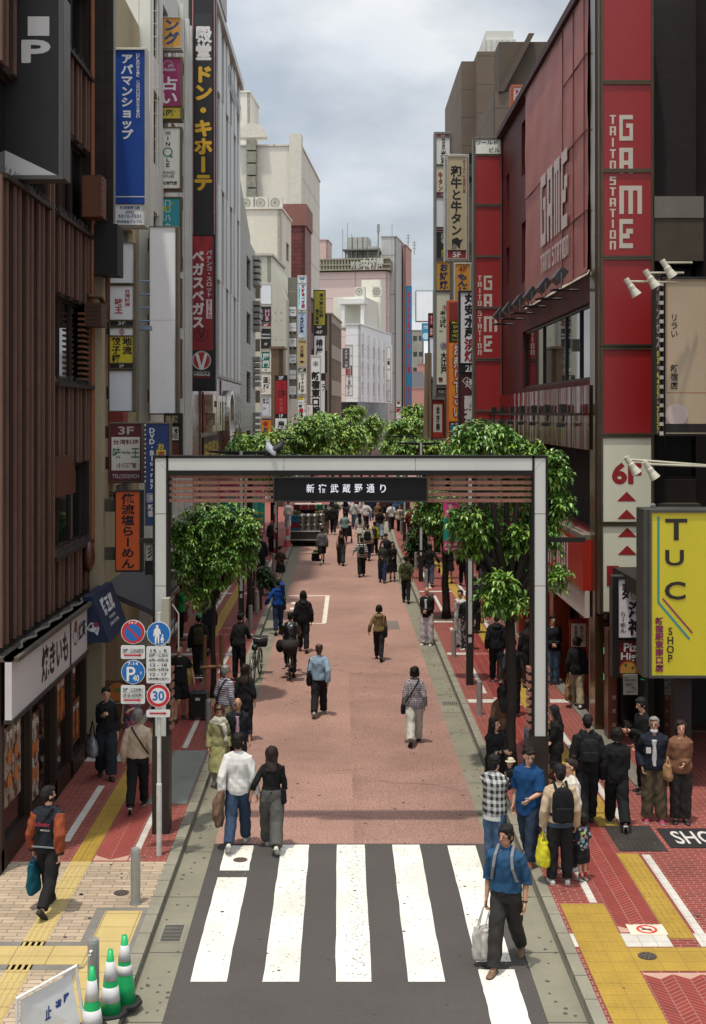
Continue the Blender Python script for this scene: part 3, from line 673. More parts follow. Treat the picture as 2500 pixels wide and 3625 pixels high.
def far(name, label, xl, xc, xs, Yc, ytop, a, wm, front=None, side=None, zb=0, fr=None, gl=GLASS, cat='building', side_m=None, depth=None, roof=.4, mirror=False):
 """front wall between pixel columns xl..xc at distance Yc, side wall receding to pixel xs, roof at pixel row ytop"""
 a = R(a); U = Vector((math.cos(a), -math.sin(a), 0)); V = Vector((math.sin(a), math.cos(a), 0))
 C0 = W(xc, HY, Yc); C0.z = 0; Ht = H - (ytop - HY) * Yc / F
 sgn = -1 if mirror else 1
 k = (xl - CX) / F; Lf = sgn * (C0.x - k * Yc) / (U.x - k * U.y)
 k = (xs - CX) / F; Ls = depth or max(2, min(40, -(C0.x - k * C0.y) / (V.x - k * V.y)))
 t = thing(name, label, cat, tuple(C0))
 O = C0 - U * sgn * Lf if not mirror else C0.copy()
 FL = Lf
 facade(t, O + UZ * zb, U, -V, FL, Ht - zb, wm, front(FL, Ht - zb) if front else [], fr=fr, gl=gl)
 So = C0 + UZ * zb
 if not mirror: facade(t, So, V, U, Ls, Ht - zb, side_m or wm, side(Ls, Ht - zb) if side else [], fr=fr, gl=gl)
 else: facade(t, So, V, -U, Ls, Ht - zb, side_m or wm, side(Ls, Ht - zb) if side else [], fr=fr, gl=gl)
 b = MB(); e = .32
 ua, ub = (e, FL - e)
 b.obox(O, U, UZ, V, (ua, zb, e), (ub, Ht - .15, Ls)); b.build('wall', wm, t)
 if roof:
  rf = MB(); rf.obox(O, U, UZ, V, (-.12, Ht, -.12), (FL + .12, Ht + .18, .3));
  if mirror: rf.obox(O, U, UZ, V, (-.12, Ht, .3), (.3, Ht + .18, Ls))
  else: rf.obox(O, U, UZ, V, (FL - .3, Ht, .3), (FL + .12, Ht + .18, Ls))
  rf.build('parapet', side_m or wm, t)
 t['ht'] = Ht
 return t, O, U, V, FL, Ls, Ht
CRM = mat(0xd3cec0, rough=.85, var=.13, scale=.25, streak=True); CRM2 = mat(0xccc6b6, rough=.85, var=.15, scale=.3, streak=True); CONCW = mat(0xb1afa0, rough=.9, var=.14, scale=.35, streak=True)
def ac_unit(c, U, V, s, label, two=True):
 t = thing('air_conditioner', label, 'air conditioner', tuple(c), 'rooftop air conditioners')
 b = MB(); b.obox(c, U, UZ, V, (0, 0, 0), (s, s * .95, s * .5)); b.build('housing', mat(0xc2bfb2, rough=.6, var=.06), t)
 fn = MB(); cc = c + U * s * .42 + UZ * s * .48 - V * .03
 f = lambda u, v: cc + U * u + UZ * v
 ring(fn, (0, 0), s * .3, s * .36, f);
 for k in range(12): a = R(k * 30); line(fn, [(0, 0), (s * .3 * math.cos(a), s * .3 * math.sin(a))], s * .02, f)
 fn.build('fan_grille', mat(0x7d7a70, rough=.6), t)
 return t
def rail(parent, pts, h, m=None, n=3, name='railing'):
 mb = MB()
 for a, b in zip(pts, pts[1:]):
  a, b = Vector(a), Vector(b); k = max(1, int((b - a).length / 1.0))
  for i in range(k + 1): p = a.lerp(b, i / k); mb.tube([p, p + UZ * h], .035, 4)
  for j in range(n): z = UZ * h * (j + 1) / n; mb.tube([a + z, b + z], .03, 4)
 return mb.build(name, m or mat(0x9a9890, rough=.5, metal=.3), parent)
far('slab_tower', 'tall plain beige slab tower showing above the ribbed white building', 780, 884, 890, 150, 327, 4, CRM, depth=8)
T = far('cream_office', 'large blank cream office block with stained walls and a slanting roof line', 800, 1065, 1132, 135, 516, 4.4, CRM, side=lambda l, h: [(l * .12, l * .2, h * .68, h * .75)], side_m=mat(0xc8c4b6, rough=.8, var=.06, pat='tile', c2=0x9a968a, ps=4))
t, O, U, V, FL, Ls, Ht = T
dc = MB(); z0 = Ht + 1
pth = [O + U * (FL * .36) - V * .8 + UZ * z for z in np.linspace(Ht * .72, Ht + .6, 9)]
for p, q in zip(pth, pth[1:]): dc.obox((p + q) / 2, U, UZ, V, (-.5, -(q - p).length / 2 + .08, -.5), (.5, (q - p).length / 2 - .08, .5))
dc.build('exhaust_duct', mat(0x8a8878, rough=.5, metal=.3, var=.25), t)
hd = MB(); c = pth[-1]; hd.prism([c + U * (1.6 * math.cos(x)) + UZ * (.2 + 1.5 * max(math.sin(x), -.05)) for x in np.linspace(0, math.pi, 12)], V * 1.5); hd.build('duct_hood', mat(0xc9c5b6, rough=.5, var=.1), t)
pst = MB(); pst.obox(O + U * (FL - 1.2), U, UZ, V, (0, Ht * .55, -.35), (1.3, Ht + 1.2, 1)); pst.build('corner_pier', mat(0xc6c2b4, rough=.7), t)
T = far('brick_tower', 'dark red brick building with plain brown parapet between cream blocks', 985, 1080, 1102, 118, 722, 4.4, mat(0x6f3a38, rough=.7, var=.15, pat='brickz', c2=0x4a2a28, ps=.5), roof=0, side_m=mat(0x8a6862, rough=.7, pat='brickz', c2=0x6a4a46, ps=.4))
t, O, U, V, FL, Ls, Ht = T; pb = MB(); pb.obox(O, U, UZ, V, (-.1, Ht - 2.0, -.15), (FL + .15, Ht, Ls)); pb.build('parapet_band', mat(0x7b5248, rough=.7, var=.08), t)
T = far('cream_apartment', 'cream rendered building with air conditioners on its flat roof', 840, 995, 1031, 108, 740, 4.4, CRM2, side=lambda l, h: [(l * .5, l * .8, h * z, h * z + 1.6) for z in (.35, .52, .69, .84)], fr=mat(0x8d8a80))
t, O, U, V, FL, Ls, Ht = T
for k in range(3): ac_unit(O + U * (FL - 3.6 + k * 1.25) + UZ * (Ht + .18) + V * 1.0, U, V, 1.1, ['air conditioner next to the ribbed tower on the cream roof', 'middle air conditioner of the cream building roof', 'air conditioner next to the red brick tower on the cream roof'][k])
T = far('mansard_block', 'concrete block with a sloping shoulder behind the stacked tenant signs', 880, 960, 1022, 98, 905, 4, CONCW, side=lambda l, h: [], depth=9)
t, O, U, V, FL, Ls, Ht = T
sh = MB(); Zs = H - (1060 - HY) * 98 / F; e = FL + (1014 - 960) * 98 / F
sh.prism([O + U * FL + UZ * 0 - V * .004, O + U * e - V * .004, O + U * e + UZ * Zs - V * .004, O + U * FL + UZ * Ht - V * .004], V * 9); sh.build('sloping_shoulder', CONCW, t)
dt = MB()
for z in np.arange(2, Ht - 1, 1.5):
 for u in (FL + .35, FL + .8): dt.box(tuple(O + U * u + UZ * min(z, Zs - 1) - V * .03 - Vector((.03, 0, .03))), tuple(O + U * u + UZ * min(z, Zs - 1) - V * .0 + Vector((.03, 0, .03))))
dt.build('formwork_dot', mat(0x77745f, rough=.9), t)
far('bronze_shop', 'small bronze fronted shop with roof spotlights behind the red banner sign', 960, 1002, 1012, 92, 1235, 3, mat(0x6d5b47, rough=.4, metal=.3, var=.15))
far('narrow_dark_building', 'narrow dark maroon building between the tenant signs and the yellow sign', 1040, 1102, 1110, 125, 1060, 4, mat(0x4a2f29, rough=.6, var=.2), side=lambda l, h: [(.4, l - .4, z, z + 2) for z in np.arange(4, h - 3, 3.6)])
BW = mat(0x8d7f70, rough=.6, var=.15, scale=.5, streak=True)
T = far('bronze_window_office', 'brown office building with bands of tall bronze windows beside the white building', 1110, 1174, 1209, 150, 1113, 4.5, BW, front=lambda l, h: [(l - 2.1, l - .5, z, z + 2.6) for z in (2.2, 7, 11.6, 16)] if h > 18 else [(l - 2.1, l - .5, z, min(z + 2.4, h - .4)) for z in (2.2, 6.6, 11, 15.2)], side=lambda l, h: [(l * (i + .1) / 8, l * (i + .9) / 8, z, z + 2.6) for i in range(8) for z in (2, 6.4, 10.8, 15.0)], gl=mat(0x2a2a22, rough=.15, var=.1, spec=.7), fr=mat(0x5a4a3a, rough=.4, metal=.5))
WT = mat(0xd3d5d3, rough=.35, var=.05, pat='tile', c2=0xa7aaa8, ps=1.5)
T = far('white_rounded_building', 'white tiled building with slim vertical fins above a black shop floor', 1225, 1275, 1385, 182, 1150, 13, WT, zb=8.5, roof=.4, side=lambda l, h: [(l * (i + .32) / 6, l * (i + .48) / 6, z, z + 1.9) for i in range(6) for z in (1, 3.8, 6.4)], depth=24)
t, O, U, V, FL, Ls, Ht = T
cr = MB(); c = O + U * 0;
fn = MB()
for i in range(6):
 p = O + U * FL + V * (Ls * (i + .62) / 6); fn.tube([p + UZ * 8.5, p + UZ * (Ht - 1 - i * .15)], .42, 8)
fn.build('fin_trim', mat(0xd8dad8, rough=.3), t)
dk = MB(); dk.obox(O, U, UZ, V, (-2, 0, .6), (FL - .5, 8.5, Ls)); dk.build('shop_front', mat(0x1f1916, rough=.25, var=.2, spec=.6), t)
ph = MB(); ph.obox(O, U, UZ, V, (-3, Ht, 5), (FL - .4, Ht + 4.5, 15)); ph.obox(O, U, UZ, V, (FL - 3, Ht, 15), (FL + .0, Ht + 8, 19)); ph.build('penthouse', mat(0xcfcdbf, rough=.7, var=.06), t)
cn = MB(); cn.obox(O, U, UZ, V, (-1.5, Ht + 3.2, 2), (FL + .2, Ht + 3.9, 5));
for u in (-1.2, FL - .4): cn.obox(O, U, UZ, V, (u, Ht, 2.2), (u + .5, Ht + 3.2, 2.8))
cn.build('roof_canopy', mat(0xd6d6d0, rough=.5), t)
for k in range(2): ac_unit(O + U * (.2 + 2.6 * k) + UZ * (Ht + 4.5) + V * 5, U, V, 1.5, ['air conditioner with a round fan on the white rounded building', 'second air conditioner on the white rounded building'][k])
PKW = mat(0xcbb4ad, rough=.8, var=.06, scale=.15, pat='tile', c2=0xa98e88, ps=3.4)
T = far('pink_store', 'large pink tiled department store with a lattice parapet sign band', 1080, 1372, 1388, 225, 960, 9, PKW, roof=0)
t, O, U, V, FL, Ls, Ht = T
lb = MB(); Z1 = H - (918 - HY) * 225 / F
for k in range(int(FL / .55)): lb.obox(O, U, UZ, V, (k * .55, Ht + .3, -.6), (k * .55 + .3, Z1, -.4))
for z in (Ht + .2, (Ht + Z1) / 2, Z1): lb.obox(O, U, UZ, V, (0, z, -.66), (FL + .6, z + .25, -.36))
lb.build('lattice', mat(0x8d8874, rough=.6, metal=.2), t)
lb = MB(); lb.obox(O, U, UZ, V, (0, Ht + .2, -.3), (FL + .5, Z1, 4)); lb.build('roof_band', mat(0x77745f, rough=.7), t)
pu = lambda px: (px - 1080) / (1372 - 1080) * FL
lettering([('t', '新宿', (pu(1246), 0, pu(1276), 1), 0xdedbd0, 'h', .03), ('t', '中村屋', (pu(1281), -.4, pu(1360), 1.2), 0xe4e1d6, 'h', .04)], lambda u, v, k: O + U * u - V * .75 + UZ * (Z1 - .35 - v * 1.25), t, 'roof_lettering')
pl_ = MB()
for u in (pu(1225), pu(1240), pu(1262), pu(1278), pu(1290)): pl_.obox(O, U, UZ, V, (u, Z1, 2), (u + (1.0 if u < pu(1285) else 2.2), Z1 + (4.3 if u < pu(1285) else 2.6), 6))
pl_.build('cooling_plant', mat(0xa3a29a, rough=.6, var=.1, pat='tile', c2=0x6b6b64, ps=2.2), t)
rail(t, [O + U * pu(1214) + UZ * (Z1 + 1.9) - V * .2, O + U * pu(1335) + UZ * (Z1 + 1.9) - V * .2], 1.2)
dk = MB(); dk.obox(O, U, UZ, V, (pu(1214), Z1 + 1.65, -.5), (pu(1340), Z1 + 1.9, 7));
for u in (1222, 1260, 1300, 1336): dk.obox(O, U, UZ, V, (pu(u), Z1, 0), (pu(u) + .25, Z1 + 1.65, .3))
dk.build('roof_platform', mat(0x6f716c, rough=.6, metal=.3), t)
an = MB()
for px, h_ in ((1214, 5.6), (1231, 6.6), (1388, 6.2), (1246, 4.6)): an.tube([O + U * pu(px) + UZ * Z1, O + U * pu(px) + UZ * (Z1 + h_)], .05, 5)
an.tube([O + U * pu(1340) + UZ * Z1, O + U * pu(1340) + UZ * (Z1 + 4.8)], .14, 6); an.tube([O + U * pu(1340) + UZ * (Z1 + 4.8), O + U * pu(1340) + UZ * (Z1 + 6.2)], .25, 6); an.build('antenna_pole', mat(0x8f9089, rough=.5, metal=.4), t)
T = far('grey_tower', 'grey panelled stair tower with a slanted cut beside the pink store', 1350, 1402, 1432, 228, 838, 10, mat(0xb0afab, rough=.6, var=.06, scale=.2, pat='tile', c2=0x8d8c88, ps=7), side_m=mat(0xa3a29d, rough=.6, var=.05))
T = far('salmon_office', 'salmon pink office block at the street end behind the blue vertical sign', 1428, 1436, 1457, 236, 868, 10, mat(0xb88d82, rough=.8, var=.05), side_m=mat(0xb4897f, rough=.8, var=.06, pat='tile', c2=0x96706a, ps=3))
t, O, U, V, FL, Ls, Ht = T
for d in (4, 14):
 an = MB(); p = O + U * FL + V * d + UZ * Ht; an.tube([p, p + UZ * 2.6], .1, 5)
 for z in (1.2, 1.8, 2.3): an.tube([p + UZ * z - U * .4, p + UZ * z + U * .4], .07, 4)
 an.build('aerial', mat(0x8f9089, rough=.5), t)
T = far('rose_rooftop_building', 'small faded rose building with air vents rising beside the pink store', 1120, 1160, 1175, 240, 850, 6, mat(0xc0a59c, rough=.8, var=.06), roof=.3)
PF = mat(0xb07f72, rough=.85, var=.08)
T = far('stepped_pink_building', 'pink building with stepped grey slate roofs closing the far street', 1455, 1512, 1520, 300, 1375, 0, PF, front=lambda l, h: [(.8, l - 1.2, 6.5, 8.6)], depth=10)
t, O, U, V, FL, Ls, Ht = T; st = MB()
st.prism([O + UZ * Ht, O + U * FL + UZ * Ht, O + U * (FL * .75) + UZ * (Ht + 4), O + UZ * (Ht + 4)], V * 6); st.build('roof', mat(0x77777a, rough=.7, var=.1), t)
far('pink_gable_building', 'tall pink gable house with slate roof edge behind the stepped building', 1480, 1530, 1535, 330, 1290, 0, PF, depth=10)
far('grey_backstreet_block', 'crowded grey building with balconies far down the side street', 1440, 1500, 1510, 380, 1170, 0, mat(0x8f8c82, rough=.8, var=.25, scale=.4), front=lambda l, h: grid(0, l, 3, 8, h, 5, 1.2, 1.5), depth=10)
far('backstreet_apartment', 'beige backstreet apartment block with rows of windows at the far end', 1410, 1475, 1480, 420, 1225, 0, mat(0xa49a88, rough=.8, var=.2), front=lambda l, h: grid(0, l, 4, 5, h, 6, 1, 1.5), depth=10)
B = thing('red_game_building', 'dark red brick arcade building with a huge banner, glossy fascia and recessed windows', 'building', (5.45, 35, 0))
RX = 5.45; BK = mat(0x5c1613, rough=.55, var=.25, scale=.8, pat='brickx', c2=0x2a0f0f, ps=.12, spec=.3)
Ya, Yb = 27.5, 43.0
wb = MB(); opn = [(0, 38.2 - Ya, 7.55, 9.24), (37.0 - Ya, 38.4 - Ya, 13.9, 15.5), (37.0 - Ya, 38.4 - Ya, 10.7, 12.5), (41.2 - Ya, 42 - Ya, 13.2, 14.6), (41.2 - Ya, 42 - Ya, 11, 12.2), (0, 8.5, 4.2, 6.0)]
wall_open(wb, Vector((RX, Ya, 4.15)), UY, -UX, Yb - Ya, 16.1 - 4.15, [(a, b, max(0, c - 4.15), d - 4.15) for a, b, c, d in opn], th=.4); wb.build('wall', BK, B)
FRM = mat(0x17130f, rough=.4, metal=.3)
for a, b in ((0, 3.9), (3.9, 10.7)): window(B, Vector((RX, Ya, 0)), UY, -UX, a, b, 7.55, 9.24, set_=.12, gl=glass(0x0d1110, .02), fr=FRM, mull=1, fw=.07)
for o in opn[1:5]: window(B, Vector((RX, Ya, 0)), UY, -UX, *o, set_=.25, gl=glass(0x1b2018, .1), fr=FRM)
core(B, RX + .45, Ya + .02, 15, Yb, 0, 16.0, mat(0x15100e, rough=.8), 'inner_wall')
fa = MB(); yy = np.linspace(Ya - .1, 42.8, 150)
P = [(RX - .1 + .0045 * math.sin(y * 7.3) + .0025 * math.sin(y * 13.7 + 1) + .004 * math.sin(y * 3.1), y) for y in yy]
for (xa, ya), (xb, yb) in zip(P, P[1:]): fa.quad((xa, ya, 6.02), (xa, ya, 7.42), (xb, yb, 7.42), (xb, yb, 6.02))
fa.build('glossy_fascia', mat(0x5a1512, rough=.12, var=.15, spec=.45, metal=.15), B, smooth=True)
fb = MB(); fb.box((RX - .09, Ya, 6.03), (RX, 42.8, 7.42)); fb.build('fascia_backing', DARK, B)
MB().box((RX - .25, Ya - .1, 4.1), (RX + .4, 36.5, 4.2)).build('floor_ledge', mat(0x6a6152, rough=.95, var=.2), B)
lf = MB(); lf.prism([(RX - .25, Ya - .1, 3.0), (RX - .25, Ya - .1, 4.1), (RX - .25, 40, 4.1), (RX - .25, 40, 3.0)], (.3, 0, 0)); lf.build('shop_fascia', mat(0x96200f, rough=.3, var=.12, spec=.5, coat=.2), B)
cor = MB(); y = Ya
while y < 40: cor.box((RX - .262, y, 3.02), (RX - .25, y + .05, 4.08)); y += .12
cor.build('corrugation', mat(0x962a1e, rough=.3, spec=.6), B)
wbd = MB(); wbd.box((RX - .2, Ya - .1, 2.42), (RX - .1, 33, 3.0)); wbd.build('white_fascia_band', mat(0xb5a9a0, rough=.5, var=.1), B)
lettering([('b', 'TAITO STATION', (28.9, -4.0, 36.5, -3.12), 0xb9a9a5, 'h')], lambda u, v, k: Vector((RX - .27, 65.4 - u, -v)), B)
for y, m_ in ((32.2, 0x8f3a22), (35.2, 0x8a2a1c), (38.4, 0x8a2a1c), (41, 0x7c2a1c)):
 MB().box((RX - .08, y, .1), (RX + .35, y + .55, 3.0)).build('pillar', mat(m_, rough=.25, var=.15, spec=.6, metal=.3), B)
MB().box((RX + .25, 32.8, .1), (RX + .4, 42.9, 3.0)).build('red_inner_wall', mat(0x6a1a14, rough=.4, var=.15), B)
MB().box((RX + .4, 28.0, .13), (RX + .44, 31.2, 3.0)).build('shop_back_wall', mat(0x7d1e16, rough=.4, var=.15), B)
MB().box((RX + .1, 26.9, .1), (12, 33, .13)).build('shop_floor', mat(0x4a3526, rough=.5, var=.2), B)
t = thing('wall_notice', 'small white framed notice on the red wall inside the arcade entrance', 'notice', (5.8, 30, 1.8))
c = W(2041, 2222, 30.4)
MB().box((c.x - .12, 30.38, c.z - .45), (c.x + .22, 30.42, c.z + .1)).build('sheet', mat(0xb5a893, rough=.7), t)
MB().box((c.x - .16, 30.42, .13), (c.x + .26, 30.5, c.z + .2)).build('backing_board', mat(0x7d1e16, rough=.4), t)
lettering([('t', '営業時間', (c.x - .06, -c.z - .05, c.x + .02, -c.z + .4), 0x2a211c, 'v'), ('t', '御案内書', (c.x + .08, -c.z - .05, c.x + .16, -c.z + .35), 0x2a211c, 'v')], lambda u, v, k: Vector((u, 30.37, -v)), t)
MB().box((5.385, Ya - .5, .1), (5.565, Ya + .05, 16.2)).build('bronze_column', mat(0x6a5238, rough=.18, metal=.75, var=.25, scale=1.5, streak=True), B)
MB().box((RX - .2, Ya, 16.05), (RX + .5, Yb, 16.25)).build('parapet', mat(0x3a1515, rough=.6), B)
t = thing('mural_banner', 'huge faded red banner with pale block letters lashed to the brick arcade wall', 'banner', (5.36, 32, 10))
mb = MB(); ny, nz = 40, 24; rr = random.Random(3)
gy = np.linspace(Ya + .1, 36.9, ny + 1); gz = np.linspace(9.88, 16, nz + 1)
for j in range(nz + 1):
 for i in range(ny + 1): mb.v.append((RX - .1 - .008 * math.sin(gy[i] * 3.3 + gz[j] * 1.7) - .006 * math.sin(gz[j] * 5 + gy[i]), gy[i], gz[j]))
for j in range(nz):
 for i in range(ny): a_ = j * (ny + 1) + i; mb.f.append((a_, a_ + ny + 1, a_ + ny + 2, a_ + 1)); mb.m.append(0)
mb.build('sheet', mat(0x9a5850, rough=.5, var=.08, scale=.6, spec=.5), t, smooth=True)
seam = MB()
for z in (12.95, 14.6, 11.2): seam.box((RX - .135, Ya + .1, z), (RX - .11, 30.6 if z != 12.95 else 36.8, z + .012))
for y in (30.6, 29.2, 27.9): seam.box((RX - .135, y, 9.9 if y != 27.9 else 10), (RX - .11, y + .012, 16))
seam.build('seam', mat(0x5a2423, rough=.5), t)
pu = lambda y: 64.4 - y
lettering([('b', 'GAME', (pu(33.8), -13.05, pu(29.6), -11.2), 0xb9a8a4, 'h'), ('b', 'TAITO STATION', (pu(33.8), -10.98, pu(29.6), -10.5), 0xb9a8a4, 'h')], lambda u, v, k: Vector((RX - .15, 64.4 - u, -v)), t)
rp = MB()
for z in (9.86, 16.02):
 y = Ya + .1
 while y < 36.9: rp.tube([(RX - .12, y, z - .05), (RX - .06, y + .08, z + .06)], .018, 4); y += .14
rp.build('lacing_rope', mat(0xb5aca0, rough=.7), t)
B = thing('dark_brick_building', 'dark brown brick building at the frame edge beside the tall red column sign', 'building', (8, 28, 0))
DB = mat(0x241712, rough=.6, var=.25, pat='brickz', c2=0x120c0a, ps=.14)
facade(B, Vector((6.5, 27.3, 3.2)), UX, -UY, 7, 14, DB, [(.4, 4.4, 2.2, 4.6), (.4, 4.4, 5.6, 8)], gl=glass(0x0a0a0a), fr=FRM, mull=2)
MB().box((6.5, 26.7, 10.9), (13, 27.3, 11.35)).build('balcony_slab', mat(0x6f6b62, rough=.9, var=.15), B); MB().box((6.5, 26.72, 10.0), (13, 26.8, 10.9)).build('balcony_front', mat(0x4a4034, rough=.8, var=.2), B)
MB().box((6.5, 26.9, 4.0), (13, 27.3, 4.9)).build('ledge', mat(0x3b332a, rough=.8, var=.2), B)
core(B, 6.5, 27.6, 15, 33, 0, 17, DB)
facade(B, Vector((6.0, 22.9, .1)), UY, -UX, 4.4, 3.2, mat(0x1a1512, rough=.6, var=.2), [(.3, 2.0, .2, 2.4), (2.3, 4.2, .2, 2.4)], gl=glass(0x0a0908), fr=FRM)
MB().box((5.7, 22.9, 3.3), (13, 27.3, 3.6)).build('canopy', mat(0x181310, rough=.7), B)
MB().box((7.6, 22.9, 3.6), (15, 27.3, 17)).build('wall', DB, B)
SB = mat(0x6b5d50, rough=.85, var=.12, scale=.5, pat='tile', c2=0x524840, ps=1.25)
B = thing('brown_stone_tower', 'tall grey brown stone tower with stepped corners behind the red column sign', 'building', (6, 57, 0))
def z_at(y, Y): return H - (y - HY) * Y / F
def x_at(x, Y): return (x - CX) * Y / F
tw = MB(); tw.prism([(x_at(1634, 57), 57, 0), (x_at(1690, 57), 57, 0), (x_at(1690, 57), 56.2, 0), (13, 56.2, 0), (13, 66, 0), (x_at(1634, 57), 66, 0), (x_at(1618, 59), 59, 0)], (0, 0, z_at(217, 57))); tw.build('wall', SB, B)
tw = MB(); tw.box((x_at(1690, 56.1), 56.1, 0), (13, 64, z_at(182, 56.1))); tw.box((x_at(1745, 50), 50, 0), (12, 56.05, z_at(326, 50))); tw.build('stepped_wall', SB, B)
tw = MB(); tw.prism([(x_at(1765, 49.9), 49.9, z_at(326, 50)), (x_at(1785, 49.9), 49.9, z_at(326, 50)), (x_at(1893, 49.9), 49.9, z_at(120, 50)), (x_at(1872, 49.9), 49.9, z_at(120, 50))], (0, .6, 0)); tw.box((x_at(1770, 50), 50.3, z_at(326, 50)), (13, 52, z_at(140, 50))); tw.build('slanting_roof_edge', mat(0x54483d, rough=.8, var=.12), B)
wn = MB(); wn.box((x_at(1628, 56.8), 56.85, z_at(640, 57)), (x_at(1680, 57), 56.98, z_at(545, 57))); wn.build('window', GLASS, B)
t = thing('water_tank', 'white ribbed rooftop water tank on the brown stone tower', 'water tank', (8, 56, 23))
wt = MB(); a_ = x_at(1722, 55); b_ = x_at(1842, 55); wt.box((a_, 56.3, z_at(182, 56)), (b_, 59, z_at(132, 56))); wt.box((a_ + .15, 56.4, z_at(132, 56)), (b_ - .1, 58.9, z_at(100, 56)))
wt.build('tank', mat(0xc7c6bd, rough=.5, var=.06), t)
rbm = MB()
for k in range(6): x = a_ + (b_ - a_) * (k + .5) / 6; rbm.box((x - .03, 56.25, z_at(180, 56)), (x + .03, 56.3, z_at(134, 56)))
rbm.build('rib', mat(0xb5b4aa, rough=.5), t)
far('low_brown_shop', 'low brown shop building carrying the stacked sign columns', 1700, 1580, 1572, 63, 1330, 0, mat(0x5b5146, rough=.8, var=.2), mirror=True, depth=14)
t = thing('wrapped_post', 'thick post wrapped in creased brown tarpaulin at the street end', 'post', (W(1516, 1465, 70).x, 70, 0))
mb = MB(); rr = random.Random(6); c = W(1516, 1465, 70); k = 14
for i in range(12):
 z = .1 + (z_at(1250, 70) - .1) * i / 11
 for j in range(k):
  a_ = 2 * math.pi * j / k; r_ = .24 * (1.25 - .45 * i / 11) * (1 + .16 * math.sin(j * 3 + i * .4) + rr.uniform(-.05, .05)); mb.v.append((c.x + r_ * math.cos(a_), 70 + r_ * math.sin(a_), z))
for i in range(11):
 for j in range(k): mb.f.append((i * k + j, i * k + (j + 1) % k, (i + 1) * k + (j + 1) % k, (i + 1) * k + j)); mb.m.append(0)
mb.f.append(tuple(11 * k + j for j in range(k))); mb.m.append(0); mb.build('tarpaulin', mat(0x7c6a55, rough=.7, var=.2, scale=4, streak=True), t)
# ---- signs --------------------------------------------------------------------------------------------
WHITE, INK, REDC, YELC = 0xc9c8c2, 0x1a1715, 0x8f2028, 0xc2ac2c
CASE = mat(0x6a6152, rough=.5, metal=.4, var=.2); CASEB = mat(0x2b2824, rough=.5, metal=.3, var=.15); CASEW = mat(0xb4b0a4, rough=.5, var=.12); CASEG = mat(0x7c7c76, rough=.5, metal=.3, var=.12)
def sign(name, label, Y, box, panels, case=CASE, depth=.28, fr=4, group=None, arms=None, cat='sign', wall=None, framem=None):
 """upright box sign facing the street end; box and panels are measured in photo pixels on the plane at Y"""
 x0, y0, x1, y1 = box; a, b = W(x0, y1, Y), W(x1, y0, Y); px = Y / F
 t = thing(name, label, cat, ((a.x + b.x) / 2, Y, a.z), group)
 MB().box((a.x, Y, a.z), (b.x, Y + depth, b.z)).build('case', case, t, bevel=.012)
 for p in panels:
  q0, q1, q2, q3 = p[0]; col = p[1]; items = p[2] if len(p) > 2 else []
  if isinstance(col, int) and min(col >> 16, col >> 8 & 255, col & 255) > 0x84: col = tuple(min(238, int(v * 1.17)) for v in (col >> 16, col >> 8 & 255, col & 255))
  m = col if not isinstance(col, (int, tuple)) else mat(col, rough=.4, var=.06, scale=1.2, spec=.5, streak=True)
  c, d = W(q0, q3, Y), W(q2, q1, Y)
  pn = MB().box((c.x, Y - .02, c.z), (d.x, Y + .02, d.z)).build('panel', m, t)
  if fr:
   e = fr * px; f = MB(); z0, z1 = Y - .05, Y + .01
   f.box((c.x - e, z0, c.z - e), (d.x + e, z1, c.z)); f.box((c.x - e, z0, d.z), (d.x + e, z1, d.z + e)); f.box((c.x - e, z0, c.z), (c.x, z1, d.z)); f.box((d.x, z0, c.z), (d.x + e, z1, d.z))
   f.build('frame', framem or case, pn)
  if items:
   lettering(items, lambda u, v, k: W(u, v, Y) - Vector((0, .024 + k * .0015, 0)), pn)
 if arms:
  wx = wall if wall is not None else (-5.05 if (a.x + b.x) < 0 else 5.5)
  for yy in arms:
   z = W(0, yy, Y).z; hh = arms_h * px
   xa, xb = sorted(((a.x if wx < a.x else b.x), wx)); ar = MB(); ar.box((xa, Y + .06, z - hh), (xb, Y + .22, z + hh)); ar.build('bracket', mat(0x4c463c, rough=.6, metal=.3, var=.2), t)
 return t
arms_h = 22
T_ = lambda s, b, c=INK, d='h', bold=.02: ('t', s, b, c, d, bold)
# -- west side, near to far --
t = sign('sign_board', 'huge black sign box with a cropped white letter hung on the ribbed brown facade', 19.6, (-60, -20, 226, 630), [((-55, -10, 210, 622), mat(0x1b1a19, rough=.55, var=.1), [('r', (100, 60, 176, 128), 0xbab8b4), ('t', 'P', (80, 145, 178, 222), 0xbab8b4, 'h', .05), ('p', [(-50, 622), (205, 622), (-50, 500)], 0xbab8b4)])], case=mat(0x55554f, rough=.5, metal=.4, var=.1), depth=.5, fr=14)
sign('vertical_sign', 'tall royal blue estate agent sign with white katakana and phone number', 28.3, (405, 168, 520, 805), [((409, 178, 514, 722), 0x0c3a86, [T_('アパマンショップ', (428, 190, 472, 496), 0xb9bdc2, 'v', .045), ('r', (409, 695, 514, 699), 0xaeb4bb)] + [T_('Communication'[i], (484, 286 + i * 10.3, 496, 295 + i * 10.3), 0xb9bdc2, 'h', .01) for i in range(13)] + [T_('Dramatic'[i], (484, 192 + i * 10.5, 496, 201 + i * 10.5), 0xb9bdc2, 'h', .01) for i in range(8)]),
      ((409, 724, 512, 796), 0xb3b4b2, [T_('新宿東南口店', (426, 730, 496, 742), 0x1d3c7d), T_('(03)', (446, 746, 476, 758), 0x1d3c7d), T_('5312-7331', (420, 760, 500, 771), 0x1d3c7d), T_('株式会社アップル', (415, 779, 505, 791), 0x1d3c7d)])], case=CASEW, fr=2, depth=.35, arms=[260, 690])
